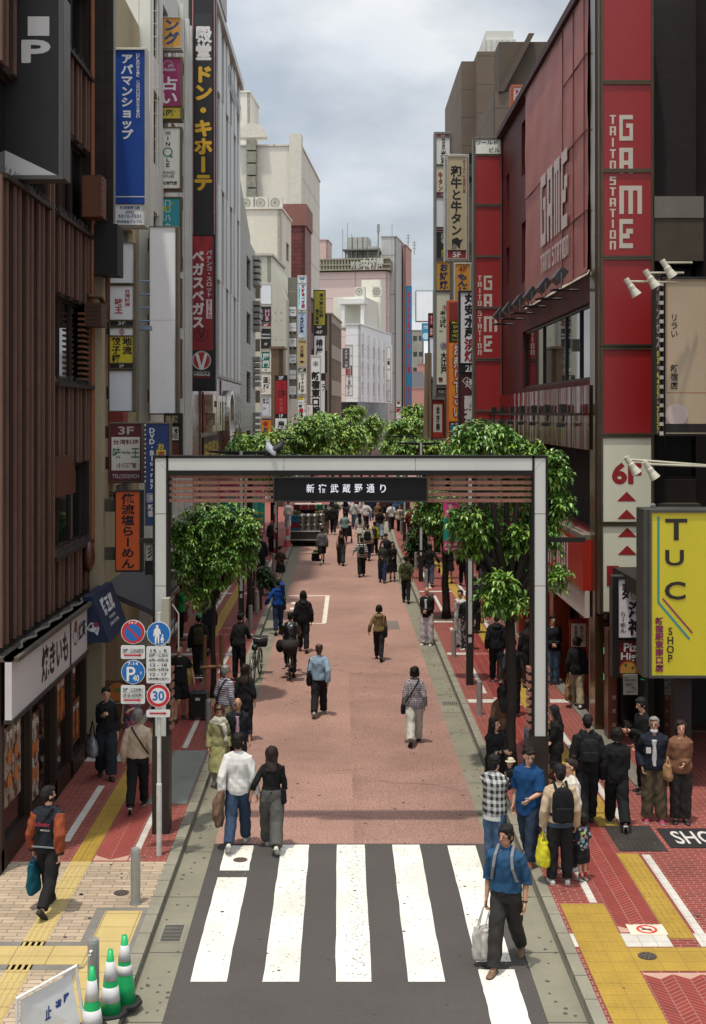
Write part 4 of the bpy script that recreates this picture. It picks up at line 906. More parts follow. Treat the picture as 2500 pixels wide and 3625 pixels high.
sign('vertical_sign', 'magenta fortune teller sign with white kana and yellow fifth floor foot', 36.5, (547, 200, 648, 428), [((553, 206, 640, 378), 0x8a1c54, [T_('占', (596, 226, 612, 238), 0xc2b6bb), T_('balansan', (572, 240, 622, 252), 0xc2b6bb), T_('占い', (566, 272, 632, 372), 0xcfcac8, 'v', .03), ('g', (597, 234), 17, 19, 0xb79aa8)]), ((553, 380, 640, 420), YELC, [T_('5階', (570, 388, 622, 412), INK)])], fr=3, depth=.3, arms=[240, 400], case=mat(0x6a5a42, rough=.4, metal=.4))
sign('vertical_sign', 'white brand reuse sign with spaced black letters and a green Q', 36.5, (547, 448, 646, 676), [((554, 454, 638, 667), 0xb9b8ae, [T_('W', (585, 465, 606, 480)), T_('I', (593, 484, 597, 498)), T_('N', (588, 503, 603, 518)), ('g', (595, 539), 13, 17, 0x2a7c4c), ('l', [(601, 548), (611, 558)], 5, 0x2a7c4c), T_('L', (590, 560, 601, 573)), T_('E', (590, 578, 601, 592)), T_('BRAND', (572, 606, 620, 616), INK, 'h', 0), T_('REUSE', (575, 619, 618, 629), INK, 'h', 0), T_('買取専門店', (563, 642, 628, 655), INK)])], fr=3, arms=[480, 640], case=mat(0x6a5a42, rough=.4, metal=.4))
sign('vertical_sign', 'turquoise sign with white kana half hidden by the blank white board', 36.5, (547, 696, 645, 960), [((553, 702, 638, 885), 0x23868c, [T_('ハウス', (583, 755, 606, 850), 0xb9c7c6, 'v'), ('l', [(586, 710), (602, 710), (602, 750), (586, 750), (586, 710)], 3, 0xb9c7c6), ('o', (583, 739), 9, 0x8fa02a), ('o', (601, 735), 5, 0x8fa02a), ('o', (609, 720), 4, 0x8fa02a)]), ((553, 890, 638, 955), 0xa98a4a)], fr=3, arms=[720, 930], case=mat(0x5f523c, rough=.4, metal=.4))
for i, (y0, y1, c) in enumerate(((985, 1160, 0x9a8450), (1200, 1410, 0xa3a197))): sign('panel_sign', ['ochre blank sign panel behind the tall blank white board', 'pale blank sign panel low behind the tall blank white board'][i], 36.6, (547, y0, 645, y1), [((553, y0 + 6, 638, y1 - 6), c)], fr=3, case=mat(0x5f523c, rough=.4, metal=.4))
sign('panel_sign', 'orange sign with blue katakana at the top of the white panel building', 36.5, (552, 60, 646, 178), [((556, 64, 640, 168), 0xc28a38, [T_('ング', (580, 66, 636, 160), 0x21406e, 'v', .04)])], fr=3, case=CASEW)
sign('blank_sign', 'tall blank white sign box on brackets above the gate corner', 33.4, (527, 800, 632, 1468), [((531, 804, 622, 1463), 0xd2d2cf, [('r', (531, 1133, 622, 1134), 0xa0a09c)])], fr=2, depth=.4, arms=[864, 1134, 1402], case=CASE)
sign('tenant_sign', 'stacked tenant sign with a yellow dumpling panel between blank white panels', 27.5, (386, 856, 484, 1458), [((392, 862, 474, 1002), 0xaeb0b1), ((391, 1013, 473, 1134), 0xb2b3b6, [T_('台湾料理', (442, 1023, 462, 1088), 0x93212b, 'v'), T_('味王', (406, 1056, 436, 1112), 0x93212b, 'v', .03)]), ((391, 1135, 473, 1153), INK, [T_('3F', (418, 1138, 446, 1150), 0xb9b9b9)]), ((391, 1162, 473, 1190), 0xb4b4b2, [('l', [(432, 1164), (443, 1175), (432, 1187), (421, 1175), (432, 1164)], 2, 0x7a1c28), T_('地流', (426, 1168, 438, 1182), 0x7a1c28, 'v')]), ((391, 1190, 472, 1286), 0xbfae28, [T_('餃子楼', (396, 1194, 428, 1284), INK, 'v', .035), T_('地流', (434, 1194, 468, 1256), INK, 'v', .035)]), ((391, 1287, 472, 1303), INK, [T_('2F', (422, 1290, 440, 1300), WHITE)]), ((389, 1314, 470, 1454), 0xadb0b5)], fr=3, depth=.3, arms=[925, 1160, 1390])
sign('restaurant_sign', 'maroon Taiwanese restaurant sign with a white panel and phone number', 26.6, (385, 1495, 510, 1710), [((390, 1500, 502, 1704), 0x571820, [T_('3F', (420, 1510, 474, 1538), 0xb0a6a4), T_('TEL(3352)9534', (398, 1678, 494, 1697), 0xb0a6a4), ('r', (396, 1547, 496, 1665), 0xd0cac2), T_('台湾料理', (402, 1555, 492, 1574), 0x571820), T_('味', (400, 1584, 430, 1622), 0x1f6b48, 'h', .02), T_('Wei-Wang', (432, 1596, 464, 1611), INK), T_('王', (466, 1586, 494, 1620), 0x1f6b48, 'h', .02), T_('小酒館', (412, 1638, 484, 1656), 0x571820)])], fr=2, arms=[1530, 1640], depth=.25, wall=-5.3)
bl = sign('dvd_sign', 'dark blue vertical sign with white letters and a yellow kana block', 26.0, (512, 1495, 606, 1862), [((518, 1500, 600, 1858), 0x0d2f63, [T_('DVD・Blu-ray', (528, 1514, 550, 1732), 0xbfc2c6, 'v', .05), T_('お', (560, 1570, 582, 1590), YELC, 'h', .04), ('r', (555, 1592, 588, 1626), YELC), T_('売', (559, 1596, 584, 1624), 0x9a1f2c, 'h', .03), ('l', [(522, 1748), (548, 1748), (548, 1776), (522, 1776), (522, 1748)], 2, WHITE), T_('国', (527, 1752, 543, 1772), WHITE), T_('新宿', (524, 1784, 546, 1830), WHITE, 'v', .03)])], case=CASE, depth=.2, fr=2)
bb = MB()
for k in range(13): bb.ball(W(514, 1506 + k * 16.5, 25.93), .022, 8)
bb.build('bulb_trim', mat(0xb9b5aa, rough=.2, spec=.8), bl, smooth=True)
sign('pork_sign', 'dark meat shop sign with large kanji under the tall blank white board', 33.0, (580, 1462, 645, 1640), [((584, 1466, 640, 1500), 0x2a221b, [T_('美豚', (586, 1470, 630, 1497), 0x9a8d70, 'h', .03)]), ((584, 1510, 634, 1558), 0xa9a79c, [T_('サル店', (590, 1514, 630, 1554), INK, 'h')]), ((584, 1562, 636, 1612), 0x5c2a18)], fr=1, case=CASEB)
sign('ramen_sign', 'bright orange ramen sign with black brush characters', 25.8, (407, 1735, 505, 2025), [((412, 1740, 497, 2018), 0xc35420, [T_('俺流塩らーめん', (430, 1746, 478, 2014), INK, 'v', .035)])], fr=3, case=CASEB, depth=.2, arms=[1790, 1962], wall=-5.3)
sign('lit_box_sign', 'small dark eave sign with white outlined kana beside the orange ramen sign', 29.5, (365, 1742, 408, 1772), [((368, 1744, 407, 1771), 0x161310, [('l', [(370, 1747), (404, 1747)], 1.5, 0xa19c92), T_('凪ちん', (371, 1751, 404, 1768), 0xa19c92)])], fr=0, case=CASEB, depth=.1)
sign('shop_sign', 'grey and black shop sign partly hidden by the gate post', 27.5, (514, 1925, 545, 2035), [((516, 1927, 542, 1985), 0xa4a39a, [T_('彡', (524, 1935, 540, 1975), INK, 'h', .03)]), ((516, 1988, 542, 2033), 0x17181c)], fr=1, case=CASEB, depth=.1)
t = thing('fascia_sign', 'white sweet potato shop fascia board with black brush kana', 'sign', (-4.8, 21, 2.4))
for i, (a, b) in enumerate(((18.5, 22.48), (22.54, 24.0))):
 p = MB().box((-4.86, a, 2.36), (-4.76, b, 3.22)).build('panel', mat(0xb3adab, rough=.45, var=.05), t)
 it = [T_('焼きいも', (20.35, -3.05, 22.3, -2.5), INK, 'h', .03)] if i == 0 else [('g', (22.95, -2.82), .15, .18, 0x3b2a20), ('o', (22.97, -2.97), .11, 0x6a3a20), T_('抹茶', (23.2, -2.98, 23.82, -2.68), INK, 'h', .03)]
 lettering(it, lambda u, v, k: Vector((-4.755 + k * .002, u, -v)), p)
fm = MB(); fm.box((-4.88, 18.5, 3.22), (-4.73, 24.03, 3.27)); fm.box((-4.88, 18.5, 2.3), (-4.73, 24.03, 2.36)); fm.box((-4.87, 22.48, 2.36), (-4.745, 22.54, 3.22)); fm.build('frame', CASEB, t)
t = thing('awning_sign', 'navy blue box awning with white brush kanji over the beef cutlet shop', 'awning', (-4.6, 25, 2.5))
A = [(-4.86, 3.36), (-4.67, 3.36), (-4.34, 2.5), (-4.86, 2.5)]
aw = MB(); aw.prism([(x, 24.0, z) for x, z in A], (0, 2.1, 0)); aw.build('canvas', mat(0x14233c, rough=.7, var=.12, scale=3), t)
sl2 = Vector((-4.34 + 4.67, 0, 2.5 - 3.36)); nn = Vector((.86, 0, .33)).normalized()
lettering([T_('勝五郎', (.45, .14, 1.6, .5), 0xb9bcc0, 'h', .045), T_('KATSUGORO', (.75, .56, 1.35, .62), 0xb9bcc0), T_('日本の焼き肉', (.6, .68, 1.45, .76), 0xb9bcc0), ('o', (1.55, .35), .05, 0x8a2430)], lambda u, v, k: Vector((-4.67, 24.0 + u, 3.36)) + sl2 * v + nn * (.006 + k * .002), t)
lettering([('p', [(306, 2225), (322, 2203), (345, 2208), (352, 2225), (346, 2250), (332, 2238), (318, 2236)], 0xb9bcc0), ('o', (340, 2212), 9, 0x8a2430), ('g', (330, 2224), 14, 16, 0x14233c), ('o', (322, 2218), 6, 0x14233c)], lambda u, v, k: W(u, v, 24) - Vector((0, .004 + k * .002, 0)), t)
for k in range(7): pass
t = thing('grey_awning', 'dark grey sloping canvas awning next to the navy box awning', 'awning', (-4.6, 29, 2.4))
aw = MB(); aw.prism([(-5.1, 27.2, 3.1), (-4.0, 27.2, 2.62), (-4.0, 27.2, 2.5), (-5.1, 27.2, 2.98)], (0, 4.2, 0)); aw.build('canvas', mat(0x3c3b3b, rough=.75, var=.15, scale=2), t)
pr = MB(); pr.tube([(-4.0, 27.2, 2.5), (-4.0, 31.4, 2.5)], .05, 8); pr.build('roller', mat(0x6b5a4a, rough=.6), t)
t = thing('white_canopy', 'faded white plastic canopy with an orange stall behind the round tree', 'awning', (-4.5, 34, 2.4))
aw = MB(); aw.prism([(-5.0, 32.6, 3.2), (-4.1, 32.6, 2.6), (-4.1, 32.6, 2.54), (-5.0, 32.6, 3.14)], (0, 5, 0)); aw.build('canvas', mat(0x9a9387, rough=.7, var=.2), t)
for i, (y, c, s) in enumerate(((38.7, 0x8c1d24, '祝開店'), (39.9, 0xaaa39c, '日替定食'))):
 t = thing('nobori_flag', ['red upright shop flag with white kanji beside the green polo man', 'white upright shop flag with red kanji beside the green polo man'][i], 'flag', (-4.75, y, .1))
 f = MB(); n = 12
 for j in range(n + 1): z = .5 + 1.7 * j / n; f.v += [(-5.0, y + .03 * math.sin(z * 4), z), (-4.62, y + .05 * math.sin(z * 4 + 1), z)]
 for j in range(n): f.f.append((2 * j, 2 * j + 1, 2 * j + 3, 2 * j + 2)); f.m.append(0)
 q = f.build('cloth', mat(c, rough=.8), t); sd = q.modifiers.new('thick', 'SOLIDIFY'); sd.thickness = .004
 MB().tube([(-5.02, y, .1), (-5.02, y, 2.3)], .015, 6).build('pole', METAL, t)
 lettering([T_(s, (-4.94, -2.1, -4.68, -.7), WHITE if i == 0 else 0x8c1d24, 'v', .02)], lambda u, v, k: Vector((u, y - .06, -v)), t)
for i, (y0, y1, z0, z1, c, lab) in enumerate(((19.0, 20.0, .9, 2.1, 0x8a7f70, 'pale menu poster with food photos in the dark shop window'), (20.6, 21.2, .5, 1.9, 0xa09a90, 'white price list poster in the dark shop window'), (22.3, 23.2, 1.3, 2.1, 0x9a5a2a, 'round noodle bowl poster in the dark shop window'), (23.65, 24.5, .6, 1.4, 0x7d4a26, 'orange dish photo poster low in the dark shop window'))):
 t = thing('window_poster', lab, 'poster', (-5.0, (y0 + y1) / 2, z0))
 MB().box((-5.02, y0, z0), (-5.005, y1, z1)).build('sheet', mat(c, rough=.5, var=.3, scale=4, pat='blot', c2=0x5a2f1a, ps=5), t)
 lettering([T_('名物 牛骨', (y0 + .1, -z1 + .08, y1 - .1, -z1 + .22), 0xd3ccc0)] + [('o', (y0 + (y1 - y0) * u, -z0 - (z1 - z0) * v), .12, 0xa8602a) for u in (.3, .7) for v in (.3, .6)], lambda u, v, k: Vector((-5.0 + k * .001, u, -v)), t)
t = thing('menu_stand_poster', 'upright noodle bowl poster board under the traffic signs', 'poster', (-4.6, 26.0, .1))
p = W(372, 2410, 26.2); q = W(470, 2580, 26.2)
MB().box((p.x, 26.2, q.z), (q.x, 26.26, p.z)).build('board', mat(0x5a4028, rough=.5, var=.3, scale=4), t)
lettering([('o', (418, 2455), 38, 0x8f8a80), ('o', (418, 2450), 32, 0xa8622a), ('p', [(400, 2440), (430, 2432), (440, 2448), (410, 2452)], 0x4e6b2a), T_('俺流', (402, 2480, 450, 2496), 0x161210, 'h', .03)], lambda u, v, k: W(u, v, 26.2) - Vector((0, .004 + k * .002, 0)), t)
V_ = 0xb3a11f
t = sign('column_sign', 'very tall black column sign, yellow katakana above a red pachinko panel', 42.4, (668, -40, 764, 1384), [((690, 50, 752, 832), 0x1b1917, [T_('激安', (694, -30, 748, 100), 0xc6c2be, 'v', .05)[:0] or ('t', '殿堂', (692, 92, 750, 216), 0xc9c5c0, 'v', .05), T_('ドン・キホーテ', (686, 232, 754, 678), 0xc59a26, 'v', .06)]),
      ((676, 836, 756, 1240), 0x7e1a22, [('p', [(680, 838), (704, 838), (716, 880), (728, 838), (752, 838), (724, 930), (708, 930)], 0x97242b), T_('ベガスベガス', (680, 884, 724, 1164), 0xc9c2bf, 'v', .05), T_('パチンコ・スロット', (730, 886, 752, 1052), 0xc9c2bf, 'v', .02), ('l', [(741, 1060), (741, 1128)], 20, 0xc9c2bf), T_('876台', (733, 1062, 750, 1126), 0x8a1d25, 'v', .02), ('g', (713, 1184), 22, 25, 0x4c1016), T_('V', (702, 1170, 726, 1200), 0x4c1016, 'h', .06)]),
      ((672, 1240, 758, 1376), 0x141212, [('o', (714, 1276), 34, 0xa9a7a3), ('o', (714, 1276), 29, 0x9a2d26), ('p', [(692, 1252), (703, 1252), (714, 1294), (725, 1252), (736, 1252), (720, 1308), (708, 1308)], 0xcfccc8), T_('PACHINKO&SLOT', (686, 1315, 744, 1319), 0xbdbab6), T_('VEGAS', (685, 1322, 744, 1330), 0xc9c6c2, 'h', .05), T_('VEGAS', (685, 1331, 744, 1338), 0x8a2a22, 'h', .05)])], case=mat(0x171514, rough=.4), fr=0, depth=.5)
ed = MB()
for x in (681, 757): a_ = W(x, 830, 42.4); b_ = W(x + 4, -40, 42.4); ed.box((a_.x, 42.36, a_.z), (b_.x, 42.42, b_.z), 0); ed.box((a_.x + .02, 42.35, a_.z), (a_.x + .03, 42.37, b_.z), 1)
ed.build('edge_trim', [mat(0x8f1d24, rough=.4), mat(0xb9b6b0, rough=.4)], t)
def stack(name, label, Y, x0, x1, rows, case=CASEW, fr=1.6, depth=.5, arms=None, wall=None, pad=3):
 return sign(name, label, Y, (x0, rows[0][0] - pad, x1, rows[-1][1] + pad), [((x0 + pad, a + 1, x1 - pad, b - 1), c, it) for a, b, c, it in rows], case=case, fr=fr, depth=depth, arms=arms, wall=wall)
stack('tenant_sign', 'white framed tenant column starting with a blank panel, HUB and beauty panels', 94, 921, 963, [(1004, 1076, 0xb5b7b9, []), (1084, 1143, 0x191517, [T_('HUB', (937, 1094, 956, 1136), 0xb98a94, 'v', .05), T_('ALE HOUSE', (926, 1096, 932, 1132), 0xa9a5a4, 'v')]), (1143, 1157, 0x7a1b26, [T_('6F', (934, 1145, 950, 1154), WHITE)]), (1162, 1236, 0x171616, [T_('beauty', (926, 1180, 957, 1188), WHITE), T_('beaste', (926, 1191, 957, 1199), WHITE), T_('5F', (936, 1214, 947, 1222), WHITE)]), (1244, 1316, 0xb2b1a8, [('r', (927, 1246, 955, 1303), 0x1d6350), T_('犀門', (929, 1250, 954, 1300), 0xc3c8c2, 'v', .03), T_('4F', (936, 1307, 946, 1312), INK)]), (1321, 1396, 0xbcb9b0, [T_('温', (930, 1334, 950, 1356), INK, 'h', .03), T_('野菜', (933, 1360, 952, 1376), INK), ('l', [(926, 1378), (936, 1376), (938, 1386), (928, 1388), (926, 1378)], 1.5, 0x8a2a2a), T_('しゃぶ', (950, 1330, 957, 1360), INK, 'v')]), (1402, 1474, 0xaeb0b2, [T_('農場', (930, 1411, 940, 1430), INK, 'v'), T_('塚田', (942, 1411, 952, 1430), INK, 'v'), ('l', [(928, 1408), (954, 1408), (954, 1470), (928, 1470), (928, 1408)], 1, 0x4a5a72), T_('2F', (931, 1442, 941, 1450), 0x4a5a72)]), (1480, 1545, 0xc27a1e, [('r', (924, 1480, 960, 1486), 0x21305c), ('o', (940, 1500), 9, 0x8a2a1c), T_('松', (933, 1512, 950, 1530), 0x21305c, 'h', .03)])], arms=[1034, 1222, 1404], wall=-6.6)
sign('banner_sign', 'hanging red banner sign between black 2F and 1F blocks', 84, (973, 1328, 1018, 1520), [((975, 1330, 1016, 1346), 0x161514, [T_('2F', (987, 1332, 1003, 1343), WHITE, 'h', .04)]), ((975, 1347, 1015, 1465), 0x95181f, [T_('三平', (984, 1384, 1010, 1408), INK, 'h', .03), T_('DINING', (990, 1410, 1001, 1456), 0xb5686a, 'v', .02), T_('個室の宴会', (996, 1352, 1001, 1382), 0x5a1014, 'v')]), ((975, 1466, 1016, 1480), 0x161514, [T_('1F', (989, 1467, 1002, 1478), WHITE, 'h', .04)]), ((975, 1481, 1016, 1518), 0xb3b4b2, [T_('扇', (984, 1490, 1006, 1515), INK, 'h', .04)])], fr=0, case=CASEB, depth=.2)
stack('tenant_sign', 'grey brown tenant column with small white square panels', 100, 1019, 1055, [(988, 1084, 0x6d6a5f, [T_('VILLAGE', (1024, 1030, 1048, 1034), 0x9f9c90)]), (1085, 1120, 0xb3b5b6, [T_('BANH', (1026, 1095, 1046, 1101), INK), T_('XEO', (1029, 1104, 1044, 1109), INK)]), (1121, 1128, INK, [T_('6・7', (1031, 1122, 1043, 1127), WHITE)]), (1142, 1174, 0xb3b5b6, [T_('Lapis', (1027, 1158, 1046, 1163), 0x55504a)]), (1175, 1182, INK, [T_('5', (1034, 1176, 1038, 1181), WHITE)]), (1197, 1228, 0xb3b5b6, [T_('ZXY', (1029, 1204, 1045, 1212), INK), T_('シシイ', (1029, 1215, 1045, 1219), INK)]), (1229, 1237, INK, [T_('4', (1034, 1230, 1038, 1236), WHITE)]), (1254, 1286, 0xb3b5b6, [T_('東三生', (1028, 1260, 1046, 1266), INK), T_('relay', (1032, 1274, 1046, 1280), 0x55504a)]), (1287, 1293, INK, [T_('3', (1034, 1288, 1038, 1292), WHITE)]), (1309, 1343, 0xb3b5b6, [T_('OrthoDent', (1026, 1324, 1047, 1329), INK)]), (1344, 1350, INK, [T_('1・2', (1031, 1345, 1043, 1349), WHITE)]), (1366, 1398, 0xb3b5b6, [('g', (1036, 1382), 5, 6, INK)]), (1399, 1406, INK, [T_('B1', (1032, 1400, 1042, 1405), WHITE)])], case=mat(0x6d6a5f, rough=.6, var=.1), fr=0, pad=6)
stack('tenant_sign', 'colourful tenant column topped by a pale blue seafood buffet panel', 96, 1053, 1087, [(978, 1002, 0xaeb0b0, [T_('M', (1062, 981, 1078, 992), 0x6d8fb5, 'h', .06), T_('7F', (1066, 996, 1074, 1001), INK)]), (1004, 1096, 0x9dbcc2, [T_('海鮮食べ放題', (1067, 1008, 1080, 1092), 0x9a1f2a, 'v', .05), T_('新宿海鮮浜焼センター', (1058, 1016, 1063, 1084), 0x40505c, 'v')]), (1097, 1104, 0xaaa79f, [T_('6F', (1065, 1098, 1074, 1103), INK)]), (1106, 1195, 0x8696a8, [('o', (1069, 1113), 6, 0x2a5a84), T_('6F', (1064, 1110, 1074, 1116), WHITE), T_('あばれ鮮魚', (1062, 1122, 1076, 1178), INK, 'v', .04), ('o', (1064, 1190), 9, 0xb9bcc0)]), (1196, 1203, 0xaaa79f, [T_('5F', (1065, 1197, 1074, 1202), INK)]), (1204, 1296, 0xb39a68, [T_('大舌賛', (1062, 1222, 1076, 1266), INK, 'v', .03), ('p', [(1060, 1281), (1069, 1276), (1078, 1281), (1069, 1286)], INK), T_('博多野菜巻き', (1057, 1209, 1084, 1214), INK)]), (1297, 1302, 0xaaa79f, []), (1303, 1316, 0x161514, [T_('4F', (1060, 1305, 1076, 1314), WHITE, 'h', .05)]), (1318, 1394, 0xbab7ab, [T_('おすすめ家', (1064, 1322, 1078, 1390), INK, 'v', .02), ('r', (1058, 1354, 1062, 1380), INK)]), (1395, 1401, 0xaaa79f, [T_('3F', (1065, 1396, 1074, 1400), INK)]), (1403, 1484, 0xbdbdba, [('r', (1055, 1404, 1074, 1416), 0xc0a82a), T_('一軒め酒場', (1058, 1420, 1074, 1480), INK, 'v', .05), ('r', (1060, 1446, 1074, 1460), 0x9a1f2a), T_('新宿の酒場', (1078, 1406, 1083, 1460), 0x9a1f2a, 'v')])], fr=1)
stack('vertical_sign', 'olive yellow barbecue sign above black 4F blocks and white brush panel', 120, 1110, 1153, [(1029, 1152, 0x8f8a1f, [T_('東方炭火伝説', (1130, 1038, 1146, 1124), INK, 'v', .04), T_('億万勇者', (1116, 1094, 1130, 1148), INK, 'v', .04)]), (1153, 1164, 0x17120f, [T_('4F', (1122, 1154, 1139, 1162), WHITE, 'h', .04)]), (1165, 1186, 0x17120f, [T_('4F', (1118, 1170, 1142, 1182), WHITE, 'h', .02)]), (1188, 1322, 0xb3b5b6, [T_('椿屋', (1118, 1200, 1144, 1258), INK, 'v', .03)]), (1323, 1346, 0x17120f, []), (1347, 1480, 0xaeb2b6, [T_('ラ', (1139, 1360, 1150, 1385), INK)])], case=mat(0x17120f, rough=.5), fr=0)
sign('vertical_sign', 'tall white sign with heavy black brush kanji and a small crest', 104, (1099, 1257, 1137, 1500), [((1102, 1262, 1133, 1498), 0xbcbdba, [('g', (1118, 1288), 7, 9, 0x4a3a2a), T_('寿', (1113, 1283, 1123, 1294), 0x4a3a2a), T_('新宿東口横丁', (1103, 1316, 1133, 1500), INK, 'v', .06)])], fr=1, case=CASEW)
sign('small_sign', 'small pale sign with thin brush writing and a brown top edge', 100, (1086, 1430, 1108, 1490), [((1087, 1434, 1107, 1489), 0xbab5ad, [T_('ねごころ', (1090, 1440, 1096, 1480), 0x4a3c38, 'v')])], fr=0)
sign('eyeglass_sign', 'slate purple optician sign with white katakana', 140, (1211, 1231, 1239, 1304), [((1213, 1233, 1237, 1302), 0x4b4650, [T_('メガネ', (1220, 1236, 1231, 1272), WHITE, 'v'), ('g', (1227, 1283), 3, 4, WHITE), T_('賀', (1221, 1290, 1231, 1298), WHITE)])], fr=1, case=CASEW)
stack('tenant_sign', 'narrow far column with white panels and a crimson clinic panel', 146, 1222, 1250, [(1222, 1258, 0xb4b5b2, []), (1259, 1294, 0xb4b5b2, []), (1295, 1328, 0x8c1f38, [T_('肌クリ', (1231, 1298, 1236, 1326), WHITE, 'v'), T_('美容科', (1238, 1298, 1243, 1326), WHITE, 'v')]), (1330, 1364, 0xb4b5b2, [T_('かに道楽', (1232, 1332, 1241, 1362), INK, 'v', .03)]), (1366, 1400, 0xb4b5b2, [T_('居酒屋', (1231, 1368, 1238, 1398), INK, 'v')])], fr=.7)
stack('tenant_sign', 'slim pale column of faint panels at the edge of the white building', 190, 1368, 1385, [(1230, 1270, 0xb5b5b0, []), (1272, 1306, 0xb5b5b0, [('r', (1372, 1278, 1380, 1292), INK)]), (1308, 1346, 0xb5b5b0, []), (1348, 1384, 0xb5b5b0, []), (1386, 1420, 0xb5b5b0, [T_('MAGIC', (1371, 1390, 1376, 1416), 0x55555a, 'v')])], fr=.5)
sign('karaoke_sign', 'very tall cyan vertical sign with red and white karaoke lettering', 205, (1438, 1012, 1458, 1490), [((1440, 1014, 1456, 1488), 0x0d6c93, [T_('カラオケ&パーティー館', (1441, 1030, 1454, 1322), 0x9a2238, 'v', .06), T_('カラオ', (1441, 1365, 1453, 1450), 0x9a2238, 'v', .06)])], fr=.5, depth=1, case=mat(0x155c7c, rough=.5))
sign('white_billboard', 'big blank white rooftop billboard above the far street end', 260, (1472, 1028, 1534, 1138), [((1474, 1030, 1532, 1136), 0xc5c8ca)], fr=.5, depth=2, case=CASEG)
sign('dental_billboard', 'cyan billboard with white kanji at the far street end', 300, (1494, 1144, 1522, 1206), [((1495, 1145, 1521, 1205), 0x2180a8, [T_('歯科', (1500, 1152, 1518, 1166), WHITE), ('o', (1508, 1190), 12, 0xa9c4d0)])], fr=.5, depth=1, case=CASEG)
sign('clinic_sign', 'small white sign with a brown sun crest at the far corner', 200, (1402, 1416, 1420, 1482), [((1403, 1417, 1419, 1440), 0xb9b6ae, [('o', (1411, 1426), 6, 0x6a4a22)]), ((1403, 1444, 1419, 1481), 0xb9b6ae, [('r', (1404, 1446, 1418, 1460), 0x9a2038)])], fr=.4)
# -- east side --
def red_column(Y, box, panels): pass
RDP = 0x8a1616; CR = 0xb7ada0
t = sign('column_sign', 'giant red column sign with pale block letters and white 6F arrow panels', 26.7, (2122, -40, 2318, 2176), [((2133, -30, 2304, 285), RDP), ((2133, 300, 2304, 598), RDP, [('b', 'TAITO', (2158, 408, 2180, 610), CR), ('b', 'GA', (2192, 408, 2240, 640), CR)]), ((2133, 612, 2304, 905), RDP, [('b', 'STATION', (2158, 626, 2180, 892), CR), ('b', 'M', (2192, 658, 2272, 786), CR), ('b', 'E', (2192, 776, 2240, 908), CR)]), ((2133, 920, 2304, 1218), RDP), ((2133, 1238, 2304, 1533), RDP), ((2133, 1550, 2304, 1846), 0xb2b09c, [T_('6F', (2168, 1640, 2268, 1712), RDP, 'h', .055)] + [('p', [(2184, 1774 + k * 63), (2252, 1774 + k * 63), (2218, 1740 + k * 63)], RDP) for k in (0, 1)]), ((2133, 1862, 2304, 2164), 0xb2b09c, [('p', [(2186, 1901 + k * 63), (2254, 1901 + k * 63), (2220, 1867 + k * 63)], RDP) for k in (0, 1)] + [('r', (2147, 2002, 2190, 2074), RDP)])], case=mat(0x54493a, rough=.35, metal=.6, var=.2), depth=.45, fr=7)
t = sign('column_sign', 'red column sign with a white building name panel and pale block letters', 42.9, (1676, 485, 1778, 1486), [((1683, 494, 1772, 545), 0xb5b5a9, [T_('ワールド', (1686, 497, 1762, 513), INK), T_('ビル', (1732, 523, 1769, 540), INK)]), ((1683, 552, 1772, 722), RDP), ((1683, 732, 1772, 904), RDP), ((1683, 912, 1772, 1086), RDP, [('b', 'TAITO', (1692, 976, 1705, 1088), CR), ('b', 'GA', (1713, 976, 1742, 1106), CR)]), ((1683, 1094, 1772, 1268), RDP, [('b', 'STATION', (1692, 1100, 1705, 1262), CR), ('b', 'M', (1713, 1120, 1760, 1190), CR), ('b', 'E', (1713, 1188, 1742, 1262), CR)]), ((1683, 1278, 1772, 1450), RDP), ((1683, 1458, 1772, 1482), RDP)], case=mat(0x5d544a, rough=.4, metal=.5, var=.2), depth=.5, fr=4)
lp = MB(); a_ = W(1778, 980, 43.1); b_ = W(1786, 565, 43.1); lp.box((a_.x, 43.0, a_.z), (b_.x, 43.2, b_.z)); lp.build('orange_edge_light', mat(0xb5754c, rough=.5), t)
sign('beef_sign', 'ornate cream beef tongue sign edged with bulbs', 53.4, (1573, 545, 1661, 926), [((1585, 555, 1650, 886), 0xa99a78, [T_('和牛と牛タン', (1595, 586, 1636, 836), INK, 'v', .04), T_('あそばれ', (1638, 566, 1649, 616), 0x7a1f28, 'v', .02), T_('新宿東口店', (1638, 620, 1649, 684), 0x7a1f28, 'v', .02), ('p', [(1600, 848), (1618, 840), (1628, 850), (1640, 846), (1630, 862), (1628, 882), (1614, 866), (1600, 880)], INK), ('p', [(1596, 882), (1606, 862), (1618, 870), (1612, 882)], 0x77706a)]), ((1585, 888, 1650, 914), 0x7e1a24, [T_('5F', (1603, 892, 1631, 911), WHITE, 'h', .03)])], case=CASEW, fr=2, depth=.4, arms=[600, 880])
bb = MB()
for k in range(44):
 y = 550 + k * 8.6
 for x in (1578, 1655): bb.ball(W(x, y, 53.36), .03, 6)
for k in range(8):
 for y in (549, 921): bb.ball(W(1584 + k * 9.6, y, 53.36), .03, 6)
bb.build('bulb_trim', mat(0x8d8a80, rough=.3), [o for o in bpy.data.objects if o.name.startswith('beef_sign')][0], smooth=True)
